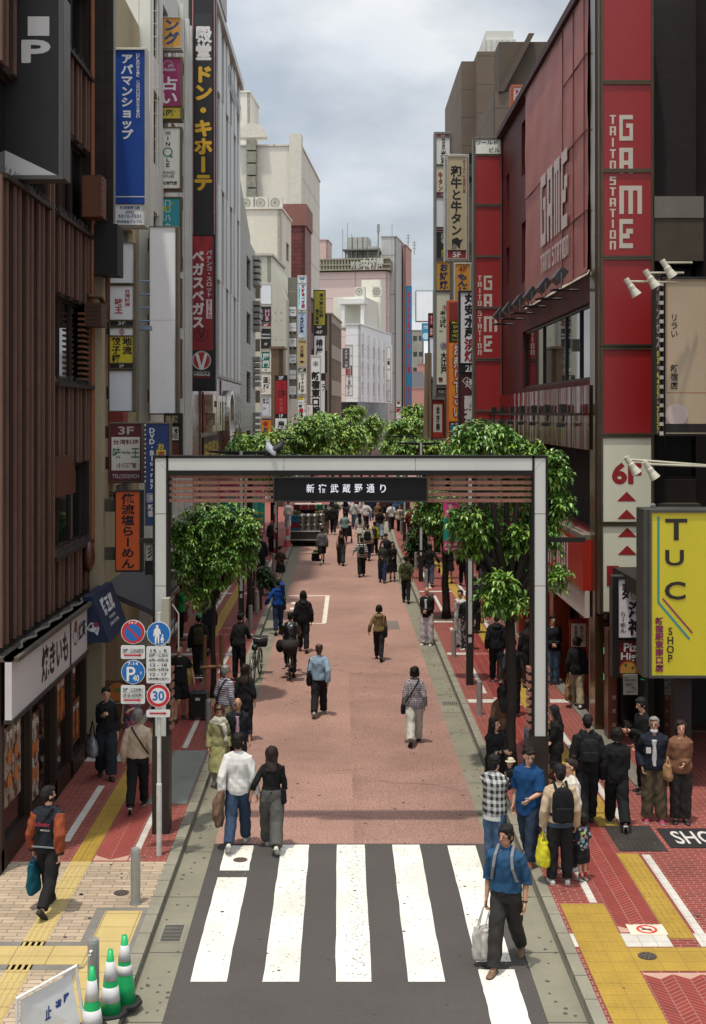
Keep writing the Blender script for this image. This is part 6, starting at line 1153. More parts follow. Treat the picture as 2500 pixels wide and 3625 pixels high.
for x, y0, lab in ((797, 2163, 'black sprung post with a round silver top near the pavement shrub'), (846, 2157, 'black ringed post near the pavement shrub')):
 q = G(x + 100, y0, .1) if False else G({797: 898, 846: 924}[x], y0, .1); t = thing('black_post', lab, 'post', tuple(q)); MB().lathe(q, [(.04, 0), (.04, 1.0), (.03, 1.03), (0, 1.04)], 12).build('tube', mat(0x1c1b1a, rough=.4), t); MB().lathe(q + Vector((0, 0, .8)), [(.042, 0), (.042, .05)], 12).build('band', METAL, t)
t = thing('parking_meter', 'white rounded ticket meter on a thin post behind the round tree', 'parking meter', tuple(G(897, 2070, .1)))
q = G(900, 2090, .1); m = MB(); m.tube([q, q + UZ * 1.0], .04, 8); m.build('post', GD, t); m = MB(); m.tube([q + UZ * z for z in (.95, 1.0, 1.3, 1.42, 1.45)], [.1, .14, .15, .1, .02], 14); m.build('head', mat(0xb5b6b0, rough=.4), t); m = MB(); m.box(tuple(q + Vector((-.08, -.16, 1.1))), tuple(q + Vector((.08, -.1, 1.3)))); m.build('screen', mat(0x16201c, rough=.2), t)
GRN, CWH = mat(0x0f9a55, rough=.35, var=.06, spec=.5), mat(0xbdbcbb, rough=.5, var=.1, scale=8)
def cone(x, y, Yc, z0, s, label, bands):
 q = W(x, HY, Yc); q.z = z0; t = thing('traffic_cone', label, 'traffic cone', tuple(q), 'green traffic cones'); h = .72 * s
 m = MB(); m.lathe(q, [(.19 * s, 0), (.19 * s, .03), (.15 * s, .035)], 8); m.build('base', mat(0x1b1b1b, rough=.7), t)
 r = lambda v: .028 + (.125 - .028) * (1 - v)
 m = MB(); m.lathe(q, [(r(v) * s, .035 + v * (h - .035)) for v in (0, .25, .5, .75, 1)] + [(.018, h - .004), (.016, h - .02)], 24); m.build('body', GRN, t, smooth=True)
 for a, b in bands: m = MB(); m.lathe(q, [((r(v) + .003) * s, .035 + v * (h - .035)) for v in (a, (a + b) / 2, b)], 24); m.build('reflective_band', CWH, t, smooth=True)
cone(441, 0, 14.55, .08, 1.08, 'tallest green traffic cone with two white bands', [(.62, .86), (.42, .56)]); cone(391, 0, 14.25, .1, 1.0, 'middle green traffic cone with white bands', [(.52, .82), (.18, .42)]); cone(326, 0, 13.9, .1, .95, 'shortest green traffic cone with one broad white band', [(.45, .78), (.05, .3)])
t = thing('barricade', 'white pipe barricade board with blue kanji leaning by the green cones', 'barricade', tuple(W(200, 3600, 13.7)))
A_, B_, C_, D_ = W(60, 3535, 13.5), W(268, 3420, 13.9), W(300, 3640, 13.9), W(60, 3760, 13.5)
m = MB(); m.tube([D_, A_, B_, C_], .022, 8); m.build('pipe_frame', mat(0xc3c2be, rough=.4), t); m = MB()
a, b, c, d = A_.lerp(C_, .06), B_.lerp(D_, .08), C_.lerp(A_, .06), D_.lerp(B_, .06); nv = (b - a).cross(d - a).normalized() * .01
m.prism([a, d, c, b], nv * 1.0); m.build('board', mat(0xbfc1c3, rough=.4, var=.08), t)
lettering([T_('路', (.86, .3, .98, .52), 0x1d3a7a, 'h', .04), T_('道', (.70, .34, .82, .56), 0x1d3a7a, 'h', .04), T_('止', (.5, .36, .62, .6), 0x1d3a7a, 'h', .04)], lambda u, v, k: a.lerp(b, u) + (d - a) * v - Vector((0, .02 + .002 * k, 0)), t)
t = thing('chain', 'thin steel chain running from the barricade up to a bollard', 'chain', tuple(B_)); q = G(331, 3560, .1) + UZ * .7
ch = MB(); n = 26
for i in range(n):
 u = i / n; c = B_.lerp(q, u) - UZ * .12 * math.sin(math.pi * u); e_ = B_.lerp(q, u + .9 / n) - UZ * .12 * math.sin(math.pi * (u + .9 / n)); s_ = Vector((0, 0, .01)) if i % 2 else Vector((.01, 0, 0)); ch.tube([c + s_, e_ + s_], .0045, 5); ch.tube([c - s_, e_ - s_], .0045, 5)
ch.build('chain', mat(0xa5a5a2, rough=.3, metal=.8), t)
# --- trees ------------------------------------------------------------------------------------------------
LEAF = mat(0x3c6722, rough=.38, var=.12, spec=.55, pat='attr', c2=0x749432); LEAF.node_tree.nodes['Principled BSDF'].inputs['Subsurface Weight'].default_value = 0
LEAF2 = mat(0x557e32, rough=.42, var=.15, spec=.45, pat='attr', c2=0x8ba23e); LEAFD = mat(0x1f3a16, rough=.4, var=.15, spec=.4, pat='attr', c2=0x35561f)
BARK = mat(0x2a221c, rough=.9, var=.3, bump=.6, bscale=30)
def leaves(mb, c, up, L_, rr, n=8, droop=.35):
 up = up.normalized(); a = up.orthogonal().normalized(); b = up.cross(a); ph = rr.random() * 6.28; tone = rr.random() ** 2
 for k in range(n):
  t = ph + k * 2.4; el = rr.uniform(-.15, .75); d = (a * math.cos(t) + b * math.sin(t)) * math.cos(el) + up * math.sin(el)
  d = (d - UZ * rr.uniform(0, droop)).normalized(); l = L_ * rr.uniform(.65, 1.15); w_ = l * rr.uniform(.17, .24); s = d.cross(UZ); s = (s.normalized() if s.length > .1 else a); nn = s.cross(d)
  p0 = c + d * l * .08; p1 = c + d * l * .5 + nn * l * .05; p2 = c + d * l - UZ * l * .12
  o = len(mb.v); mb.v += [tuple(p0), tuple(p1 + s * w_ + nn * w_ * .35), tuple(p1), tuple(p1 - s * w_ + nn * w_ * .35), tuple(p2)]
  mb.f += [(o, o + 2, o + 1), (o, o + 3, o + 2), (o + 2, o + 4, o + 1), (o + 3, o + 4, o + 2)]; mb.m += [0] * 4; mb.tone += [min(1, tone + rr.uniform(0, .25))] * 4
def tree(label, base, clumps, L_=.17, seed=1, m=LEAF, trunk_r=.07, name='street_tree', dens=1.0, group=None, limbs=True, stake=False):
 """clumps: (centre, radii, rosettes)"""
 rr = random.Random(seed); base = Vector(base); t = thing(name, label, 'tree', tuple(base), group)
 cs = [Vector(c[0]) for c in clumps]; zmin = min(c.z - r[1][2] for c, r in zip(cs, clumps)); cen = sum(cs, Vector()) / len(cs)
 tk = MB(); fk = Vector((base.x + (cen.x - base.x) * .25, base.y + (cen.y - base.y) * .25, max(base.z + .8, zmin + .15)))
 pts = [base.lerp(fk, i / 6) + Vector((rr.uniform(-.02, .02), rr.uniform(-.02, .02), 0)) for i in range(7)]
 tk.tube(pts, [trunk_r * (1.25 if i == 0 else 1 - i * .05) for i in range(7)], 10)
 for c, cl in zip(cs, clumps):
  k = fk.lerp(c, .5) + Vector((rr.uniform(-.1, .1), rr.uniform(-.1, .1), .12)); tk.tube([pts[-1] - UZ * .05, k, c, c + Vector((rr.uniform(-.2, .2), rr.uniform(-.2, .2), cl[1][2] * .6))], [trunk_r * .6, trunk_r * .4, trunk_r * .25, .008], 7)
  for q in range(4):
   e_ = c + Vector((rr.uniform(-1, 1) * cl[1][0], rr.uniform(-1, 1) * cl[1][1], rr.uniform(-.3, 1) * cl[1][2])) * .75; tk.tube([k.lerp(c, .5), c.lerp(e_, .5) + UZ * .03, e_], [trunk_r * .25, .012, .005], 5)
 tk.build('trunk', BARK, t, smooth=True)
 lf = MB(); lf.tone = []
 for c, cl in zip(cs, clumps):
  for i in range(int(cl[2] * dens * (2.3 if L_ < .205 else 1.7))):
   d = Vector((rr.gauss(0, 1), rr.gauss(0, 1), rr.gauss(0, 1))).normalized(); q = rr.random() ** .42 * rr.choice((1, 1, 1, 1.22))
   wob = 1 + .22 * math.sin(d.x * 5 + seed) * math.sin(d.z * 4 + d.y * 3 + seed * 2)
   p = c + Vector((d.x * cl[1][0], d.y * cl[1][1], d.z * cl[1][2])) * q * wob
   leaves(lf, p, Vector((d.x * .8, d.y * .8, d.z * .6 + .55)), L_, rr)
 lf.build('crown', m, t)
 if stake:
  s = MB()
  for dx in (-.22, .2): s.tube([base + Vector((dx, -.1, 0)), base + Vector((dx * .9, -.08, 1.5))], .045, 8)
  s.tube([base + Vector((-.3, -.14, .75)), base + Vector((.3, -.14, .78))], .04, 8); s.build('stake', mat(0x6b4f35, rough=.9, var=.25), t)
 return t
def soil(x, y, r=.55):
 m = MB(); m.tube([(x, y, PV - .02), (x, y, PV + .009)], r, 16); struct(m.build('tree_pit_soil', mat(0x5b4d3a, rough=1, var=.3, scale=6, bump=.5)))
def wc(x, y, Y, dy=0): return tuple(W(x, y, Y) + Vector((0, dy, 0)))
Y = 30.2; soil(-2.98, 30.1)
tree('small round glossy leaved tree in front of the lamp post beside a black bicycle', (-2.98, 30.1, .1), [(wc(700, 1890, Y), (.62, .7, .55), 95), (wc(800, 1870, Y, .2), (.68, .7, .55), 105), (wc(745, 1830, Y), (.6, .6, .4), 70), (wc(860, 1930, Y), (.42, .55, .5), 55), (wc(690, 1990, Y), (.55, .6, .55), 75), (wc(800, 1990, Y, -.2), (.6, .6, .5), 80), (wc(720, 2090, Y), (.45, .5, .4), 45), (wc(640, 1890, Y), (.36, .4, .42), 40), (wc(630, 1990, Y), (.25, .3, .3), 22), (wc(880, 1860, Y), (.3, .4, .35), 28)], L_=.165, seed=3, stake=True)
Y = 24.0; soil(3.2, 24, .5)
tree('tall glossy leaved tree with drooping clumps behind the gate pillar', (3.2, 24, .1), [(wc(1720, 1560, Y), (.58, .6, .34), 80), (wc(1790, 1590, Y, .3), (.5, .6, .3), 60), (wc(1650, 1590, Y), (.42, .5, .28), 45), (wc(1850, 1620, Y), (.4, .5, .3), 40), (wc(1968, 1680, Y, .2), (.26, .4, .42), 40), (wc(1985, 1800, Y, .2), (.26, .4, .35), 32), (wc(1955, 1900, Y, .3), (.25, .4, .4), 28), (wc(1975, 2040, Y), (.22, .3, .28), 18), (wc(1660, 1850, Y), (.4, .45, .32), 48), (wc(1720, 1930, Y, .2), (.3, .4, .28), 25), (wc(1650, 1930, Y, .3), (.25, .35, .25), 18), (wc(1850, 1900, Y), (.26, .35, .28), 24), (wc(1830, 1960, Y, .3), (.3, .4, .2), 18), (wc(1770, 2060, Y, -.3), (.3, .35, .25), 26), (wc(1790, 2130, Y, -.2), (.42, .35, .26), 34), (wc(1730, 2110, Y, -.2), (.25, .3, .3), 20), (wc(1790, 1930, Y, .4), (.36, .4, .4), 34), (wc(1740, 1830, Y, .5), (.4, .4, .3), 30), (wc(1845, 2040, Y, .4), (.3, .35, .35), 26), (wc(1900, 1780, Y, .5), (.3, .4, .6), 34), (wc(1840, 1760, Y, .6), (.4, .4, .4), 30)], L_=.17, seed=8, trunk_r=.13)
soil(3.47, 41.8)
tree('slender tree with a dark trunk on a mossy pit behind the bald man', (3.47, 41.8, .1), [(wc(1560, 1830, 41.8), (.75, .8, .6), 90), (wc(1510, 1810, 41.8), (.5, .6, .4), 50), (wc(1600, 1900, 41.8), (.45, .6, .5), 50), (wc(1550, 1770, 41.8), (.7, .7, .4), 50)], L_=.2, seed=5, trunk_r=.14)
tree('broad tree just behind the gate beam in front of the grey tile building', (-3.0, 42, .1), [(wc(900, 1585, 42), (.8, .9, .35), 80), (wc(960, 1570, 42), (.5, .8, .4), 60), (wc(860, 1620, 42), (.6, .8, .5), 60), (wc(940, 1640, 42), (.8, .8, .5), 70), (wc(860, 1560, 42), (.3, .5, .2), 20)], L_=.24, seed=11, m=LEAF2, trunk_r=.1)
G2 = 'clipped street trees down the street'
tree('full clipped street tree just above the gate name board', (-1.6, 78, .1), [(wc(1060, 1560, 78), (1.5, 1.4, .9), 130), (wc(1110, 1520, 78), (1.3, 1.4, .8), 120), (wc(1030, 1610, 78), (1.2, 1.4, .8), 80), (wc(1130, 1590, 78), (1.2, 1.4, .8), 80)], L_=.36, seed=12, m=LEAF2, trunk_r=.14, group=G2)
tree('big rounded street tree between the white sign and the bronze window office', (-.6, 92, .1), [(wc(1180, 1530, 92), (2.0, 1.8, 1.1), 200), (wc(1240, 1550, 92), (1.4, 1.6, 1.0), 120), (wc(1150, 1490, 92), (1.2, 1.4, .6), 80), (wc(1200, 1590, 92), (1.8, 1.8, .9), 120)], L_=.38, seed=13, m=LEAF2, trunk_r=.16, group=G2)
tree('small clipped tree in front of the black shop floor', (2.2, 132, .1), [(wc(1257, 1466, 132), (1.1, 1.1, .75), 110)], L_=.4, seed=14, m=LEAF2, trunk_r=.12, group=G2)
tree('clipped tree under the white rounded building', (2.7, 118, .1), [(wc(1322, 1510, 118), (1.2, 1.2, .9), 110), (wc(1310, 1560, 118), (1.0, 1.0, .8), 70)], L_=.4, seed=15, m=LEAF2, trunk_r=.12, group=G2)
tree('clipped tree at the far corner below the cyan vertical sign', (5.4, 105, .1), [(wc(1465, 1462, 105), (.95, 1, .7), 100)], L_=.36, seed=16, m=LEAF2, trunk_r=.12, group=G2)
tree('wide tree behind the winged street lamps', (4.2, 82, .1), [(wc(1400, 1535, 82), (.75, 1, .9), 70), (wc(1450, 1515, 82), (1.0, 1, .7), 100), (wc(1385, 1590, 82), (.7, 1, .7), 60), (wc(1475, 1560, 82), (.7, 1, .8), 70)], L_=.34, seed=17, m=LEAF2, trunk_r=.14, group=G2)
tree('low tree under the winged street lamps in front of the skewer bar', (3.9, 58, .1), [(wc(1470, 1585, 58), (1.0, .9, .4), 90), (wc(1540, 1590, 58), (.6, .8, .35), 50), (wc(1420, 1600, 58), (.6, .8, .3), 40), (wc(1480, 1640, 58), (1.1, .9, .5), 60)], L_=.28, seed=18, m=LEAF2, trunk_r=.11)
tree('dark climbing evergreen against the slim lamp post', (3.15, 56, .1), [(wc(1478, 1900, 56), (.4, .4, .5), 70), (wc(1470, 1950, 56), (.5, .4, .6), 90), (wc(1500, 1840, 56), (.5, .5, .5), 60)], L_=.2, seed=19, m=LEAFD, name='evergreen_shrub')
tree('low dark shrub in the tree pit beside the ticket meter', (-2.95, 47.5, .1), [(wc(945, 2060, 47.5), (.35, .35, .3), 40), (wc(935, 2030, 47.5), (.25, .3, .25), 25)], L_=.2, seed=20, m=LEAFD, name='evergreen_shrub')
tree('dark trunked tree beside the keg truck', (-3.35, 63, .1), [(wc(960, 1700, 63), (1.2, 1.0, .8), 90), (wc(1000, 1640, 63), (.9, 1, .5), 60)], L_=.3, seed=21, m=LEAF2, trunk_r=.16)
# --- delivery truck ---------------------------------------------------------------------------------------
def tp(x, y, Y=65.4): return W(x, y, Y)
t = thing('keg_truck', 'small white flatbed truck loaded with steel kegs and bottle crates', 'truck', (-1.75, 66, 0)); TW = mat(0xb5b2a8, rough=.4, var=.1)
a, b = tp(1027, 1915), tp(1143, 1885); TY = 65.4
MB().box((a.x, TY, .62), (b.x, TY + 2.6, .72)).build('flatbed', mat(0x55524a, rough=.7, var=.2), t)
g = MB(); g.box((a.x, TY - .04, .36), (b.x, TY, .78)); g.build('tailgate', mat(0x2c2a26, rough=.6, var=.3, scale=6), t); g = MB();
for z0, z1 in ((.33, .37), (.76, .82)): g.box((a.x - .02, TY - .06, z0), (b.x + .02, TY, z1))
for x in (a.x - .02, b.x - .03): g.box((x, TY - .06, .37), (x + .05, TY, .76))
g.build('tailgate_rim', TW, t)
for x in (a.x, b.x - .03): MB().box((x, TY, .72), (x + .03, TY + 2.6, 1.02)).build('side_board', TW, t)
cb_ = MB(); cb_.prism([(a.x + .03, TY + 2.7, .4), (b.x - .03, TY + 2.7, .4), (b.x - .03, TY + 2.7, 1.75), (b.x - .12, TY + 2.7, 1.95), (a.x + .12, TY + 2.7, 1.95), (a.x + .03, TY + 2.7, 1.75)], (0, 1.3, 0)); cb_.build('cab', TW, t, bevel=.04)
MB().box((a.x + .25, TY + 2.67, 1.25), (b.x - .25, TY + 2.71, 1.75)).build('rear_window', GLASS, t)
fr_ = MB()
for x in (a.x + .1, b.x - .14, ): fr_.tube([(x, TY + 2.5, .72), (x, TY + 2.5, 1.7), (x + (.15 if x < -1.8 else -.15), TY + 2.5, 1.8)], .03, 8)
fr_.tube([(a.x + .25, TY + 2.5, 1.8), (b.x - .29, TY + 2.5, 1.8)], .03, 8); fr_.build('guard_frame', TW, t)
MB().box((a.x + .05, TY + .1, .22), (b.x - .05, TY + 3.6, .62)).build('chassis', mat(0x141312, rough=.8), t)
for x in (a.x + .1, b.x - .1):
 for y in (TY + .75, TY + 3.3): MB().tube([(x - .08, y, .27), (x + .08, y, .27)], .27, 18).build('wheel', mat(0x1a1a1a, rough=.8), t)
for x in (a.x + .12, b.x - .22): MB().box((x, TY - .05, .26), (x + .1, TY - .01, .32)).build('tail_light', mat(0x8a1a18, rough=.2), t)
k0 = thing('beer_keg', 'steel beer keg on the truck bed', 'keg', (a.x + .6, TY + .3, .72), 'steel kegs on the truck')
MB().lathe(k0.location, [(.17, 0), (.18, .02), (.18, .1), (.19, .12), (.18, .14), (.18, .3), (.19, .32), (.18, .34), (.18, .4), (.17, .43), (.12, .44), (.12, .41), (0, .41)], 14).build('barrel', mat(0x85857f, rough=.35, metal=.85, var=.2), k0, smooth=True)
KL = ['front row', 'second row', 'third row']
for i in range(4):
 for j in range(3):
  for z in range((2, 2, 2, 1)[i] if j == 0 else 2):
   if (i, j, z) != (0, 0, 0): dup(k0, (i * .38 * .86, j * .4 + (.02 * i), z * .445))
def crate(x, y, z, w_, d_, h_, c, label):
 t = thing('bottle_crate', label, 'crate', (x, y, z), 'bottle crates on the truck'); m = MB(); e = .02
 m.box((x, y, z), (x + w_, y + d_, z + .02)); m.box((x, y, z), (x + w_, y + e, z + h_)); m.box((x, y + d_ - e, z), (x + w_, y + d_, z + h_)); m.box((x, y + e, z), (x + e, y + d_ - e, z + h_)); m.box((x + w_ - e, y + e, z), (x + w_, y + d_ - e, z + h_)); m.build('shell', mat(c, rough=.5, var=.15), t)
 g = MB()
 for k in range(3): g.box((x + .05, y - .006, z + h_ * (.2 + .25 * k)), (x + w_ - .05, y, z + h_ * (.28 + .25 * k)))
 g.build('slot_pattern', mat(0x14181a, rough=.7), t)
 return t
crate(a.x + .04, TY + .2, .72, .5, .36, .2, 0x24789a, 'blue bottle crate lowest at the truck corner'); cc = crate(a.x + .04, TY + .2, .93, .5, .36, .26, 0x9a1a24, 'red soft drink crate between the blue crates'); crate(a.x + .04, TY + .2, 1.2, .5, .36, .2, 0x24789a, 'blue bottle crate above the red crate'); crate(a.x + .04, TY + .2, 1.41, .5, .36, .16, 0x2a84a4, 'topmost blue bottle crate on the truck')
for k, (c, lab) in enumerate(((0x7a1a20, 'crimson crate at the back of the truck load'), (0x8a1f22, 'crimson crate between two others at the back'), (0x7a1a20, 'crimson crate next to the green crate'), (0x1f6a34, 'green bottle crate at the truck corner'))): crate(a.x + .1 + k * .4, TY + 1.9, 1.72, .38, .4, .28, c, lab)
for k, (c, lab) in enumerate(((0x8a6a3a, 'brown box under the green crate'), (0x8a6a3a, 'brown box near the blue crates'))): crate((b.x - .42) if k == 0 else a.x + .1, TY + 1.4, 1.45, .38, .4, .24, c, lab)
dup(cc, (0, 1.75, .1), 'red crate half hidden behind the kegs')
def rcone(x, y, Y, s, label):
 q = W(x, y, Y); q.z = .1 if x < 1040 else 0; t = thing('traffic_cone', label, 'traffic cone', tuple(q), 'red traffic cones'); MB().lathe(q, [(.2 * s, 0), (.2 * s, .03), (.14 * s, .03), (.03 * s, .75 * s), (.0, .75 * s)], 14).build('body', mat(0xa3222a, rough=.5), t, smooth=True); MB().lathe(q, [(.108 * s, .25 * s), (.075 * s, .45 * s)], 14).build('reflective_band', CWH, t)
rcone(1018, 1890, 64.5, 1.3, 'red traffic cone on the pavement behind the keg truck'); rcone(1159, 1800, 76, 1.0, 'red traffic cone in front of the keg truck cab')
t = thing('red_pole', 'thin red and white pole beside the lamp post near the keg truck', 'pole', tuple(W(972, 1960, 60))); q = W(972, 1960, 60); q.z = .1
for k in range(6): MB().tube([q + UZ * (k * .4), q + UZ * (k * .4 + .4)], .035, 8).build('band', mat(0x9a1f26 if k % 2 == 0 else 0xb5a9a6, rough=.4), t)
t = thing('capsule_machine', 'white prize capsule machine with two green lit squares by the arcade door', 'vending machine', tuple(W(2125, 2410, 27.9)))
a, b = W(2104, 2412, 27.9), W(2152, 2205, 27.9); MB().box((a.x, 27.9, .13), (b.x, 28.5, b.z)).build('cabinet', mat(0x9d9a94, rough=.4, var=.1), t, bevel=.01)
for y0, y1 in ((2214, 2275), (2318, 2375)): p, q = W(2106, y1, 27.9), W(2150, y0, 27.9); MB().box((p.x, 27.88, p.z), (q.x, 27.9, q.z)).build('display_window', mat(0x2a1620, rough=.1, var=.4, scale=8, pat='blot', c2=0x7a2a3a, ps=14), t)
GE = mat(0x2aa878, rough=.3, var=0, emit=1.2)
for y in (2303, 2396):
 f = lambda u, v, k=0: W(u, v, 27.86); m = MB(); line(m, [(2120, y - 10), (2138, y - 10), (2138, y + 10), (2120, y + 10), (2120, y - 10)], 2.5, f); m.build('lit_ring', GE, t)
 p, q = W(2121, y + 9, 27.9), W(2137, y - 9, 27.9); MB().box((p.x, 27.87, p.z), (q.x, 27.9, q.z)).build('button_panel', mat(0x1c2624, rough=.3), t)
t = thing('menu_stand', 'pavement menu stand with a lit black board of yellow kanji beside the woman in sunglasses', 'sign stand', tuple(G(1950, 2905, .1)))
a, b = W(1912, 2790, 20.9), W(1978, 2700, 20.9); MB().box((a.x, 20.9, a.z - .6), (b.x, 21.0, b.z)).build('board', mat(0x1b1512, rough=.5), t); MB().box((a.x - .02, 20.88, a.z - .62), (a.x + .01, 21.02, b.z + .03)).build('frame', mat(0x9a9690, rough=.4, metal=.3), t); MB().box((a.x, 20.92, .1), (b.x, 21.3, .2)).build('foot', mat(0x55514a, rough=.6), t)
lettering([('r', (1914, 2702, 1944, 2740), 0xa9a59c), T_('コース', (1946, 2722, 1976, 2734), 0xb08a2a, 'h', .03), T_('焼肉', (1946, 2738, 1966, 2750), 0x9a2a22), ('o', (1940, 2775), 20, 0xa8a49a), ('o', (1940, 2775), 15, 0x9a6a2a)], lambda u, v, k: W(u, v, 20.9) - Vector((0, .012 + k * .002, 0)), t)
t = thing('wall_poster', 'grey bar notice in a thin frame in the dark doorway under the pizza panel', 'notice', tuple(W(2232, 2440, 25.4)))
a, b = W(2208, 2460, 25.4), W(2258, 2388, 25.4); MB().box((a.x, 25.4, a.z), (b.x, 25.44, b.z)).build('sheet', mat(0x77756f, rough=.5), t)
lettering([T_('地下1階', (2211, 2396, 2226, 2402), INK), T_('EXBAR TOKYO', (2211, 2404, 2252, 2411), INK), T_('飲食物の', (2211, 2418, 2242, 2428), INK), T_('持込', (2236, 2430, 2252, 2440), INK), T_('ご遠慮ください', (2216, 2446, 2248, 2452), INK)], lambda u, v, k: W(u, v, 25.4) - Vector((0, .006 + k * .002, 0)), t)
t = thing('door_panel', 'brown side panel with faint game lettering at the arcade corner', 'panel', tuple(W(2165, 2590, 26.4)))
a, b = W(2153, 2595, 26.2), W(2186, 2230, 26.2); MB().box((a.x, 26.2, .13), (b.x, 26.6, b.z)).build('panel', mat(0x4a2418, rough=.3, var=.2, spec=.6), t)
lettering([T_('GAME', (2168, 2462, 2180, 2476), 0x8a7a72), T_('DARTS', (2168, 2510, 2180, 2524), 0x8a7a72), T_('LIVE', (2168, 2560, 2180, 2572), 0x8a7a72)], lambda u, v, k: W(u, v, 26.2) - Vector((0, .006, 0)), t)
# ---- people -----------------------------------------------------------------------------------------------
def rings(mb, chain, n=14):
 """closed tube of ellipses; chain: (centre, rx, ry, axis_x, axis_y)"""
 o = len(mb.v); k = len(chain)
 for c, rx, ry, ax, ay in chain:
  for j in range(n):
   a = 2 * math.pi * j / n; mb.v.append(tuple(c + ax * (rx * math.cos(a)) + ay * (ry * math.sin(a))))
 for i in range(k - 1):
  for j in range(n): a, b = o + i * n + j, o + i * n + (j + 1) % n; mb.f.append((a, b, b + n, a + n)); mb.m.append(0)
 mb.f.append(tuple(o + j for j in range(n))[::-1]); mb.m.append(0); mb.f.append(tuple(o + (k - 1) * n + j for j in range(n))); mb.m.append(0)
def limb(mb, pts, rs, n=10): mb.tube(pts, rs, n)
def blob(mb, name, vox, m, parent=None, sm=3, wr=0, seed=0):
 me = bpy.data.meshes.new('tmp'); me.from_pydata(mb.v, [], mb.f); me.update()
 o = bpy.data.objects.new('tmp', me); COL.objects.link(o)
 r = o.modifiers.new('r', 'REMESH'); r.mode = 'VOXEL'; r.voxel_size = vox; r.adaptivity = 0
 if sm: s = o.modifiers.new('s', 'SMOOTH'); s.factor = .5; s.iterations = sm
 dg = bpy.context.evaluated_depsgraph_get(); nm = bpy.data.meshes.new_from_object(o.evaluated_get(dg))
 bpy.data.objects.remove(o); bpy.data.meshes.remove(me); nm.name = name
 if wr:
  n = len(nm.vertices); co = np.zeros(n * 3); nm.vertices.foreach_get('co', co); no = np.zeros(n * 3); nm.vertices.foreach_get('normal', no)
  co = co.reshape(-1, 3); no = no.reshape(-1, 3); x, y, z = co.T; q = seed * 1.7
  d = np.sin(z * 31 + 5 * np.sin(x * 9 + q) + 4 * np.sin(y * 8)) * .5 + np.sin(x * 41 + z * 17 + 3 * np.sin(z * 13 + q)) * .35 + np.sin((x + y) * 23 - z * 22 + q + 2 * np.sin(x * 27)) * .4
  co += no * (np.sign(d) * np.abs(d) ** .8 * wr)[:, None]; nm.vertices.foreach_set('co', co.ravel()); nm.update()
 nm.materials.clear(); nm.materials.append(m); nm.polygons.foreach_set('use_smooth', [True] * len(nm.polygons))
 ob = bpy.data.objects.new(name, nm); COL.objects.link(ob)
 if parent: ob.parent = parent
 return ob
SKIN = mat(0xb98d74, rough=.5, var=.06, scale=8, spec=.35); SKIN2 = mat(0xa57c62, rough=.5, var=.06, scale=8, spec=.35)
HAIR = mat(0x16120f, rough=.62, var=.3, scale=40, spec=.25, bump=.8, bscale=140); HAIRB = mat(0x271913, rough=.6, spec=.25, bump=.8, bscale=140, var=.25, scale=30); HAIRG = mat(0x77736e, rough=.5, var=.3, scale=25); HAIRR = mat(0x452b1b, rough=.45, var=.25, scale=25)
SH = {'w': 0xb9b6ae, 'k': 0x1a1918, 'b': 0x5a4030, 'g': 0x7d7a74, 'o': 0x8a4a26, 'p': 0x8a3048}
def cloth(c, **k):
 if not isinstance(c, int): return c
 return mat(c, rough=.85, var=.14, scale=6, bump=.15, bscale=120, spec=.2, **k)
LEGS = {'stand': ((1, 2), (-1, 2)), 'stand2': ((6, 4), (-4, 3)), 'walkL': ((20, 5), (-16, 26)), 'walkR': ((-16, 26), (20, 5)), 'wide': ((2, 2), (2, 2)), 'stepL': ((12, 3), (-10, 14)), 'stepR': ((-10, 14), (12, 3)), 'kick': ((4, 3), (-20, 62)), 'ride': ((62, 78), (18, 48))}
ARMS = {'d': (.07, .03, -.52), 'f': (.06, .2, -.47), 'b': (.06, -.14, -.5), 'ph': (-.1, .3, -.2), 'hold': (-.13, .2, -.32), 'cross': (-.24, .19, -.24), 'head': (-.1, .03, .24), 'hip': (.02, .06, -.36), 'pocket': (.03, .06, -.46), 'bag': (.1, .02, -.52), 'out': (.22, .1, -.42), 'bars': (.02, .42, -.22), 'mouth': (-.14, .2, .04), 'pull': (.16, -.06, -.5), 'baby': (-.2, .26, -.2), 'reach': (-.02, .34, -.3), 'strap': (-.08, .14, -.12)}
PEOPLE = []
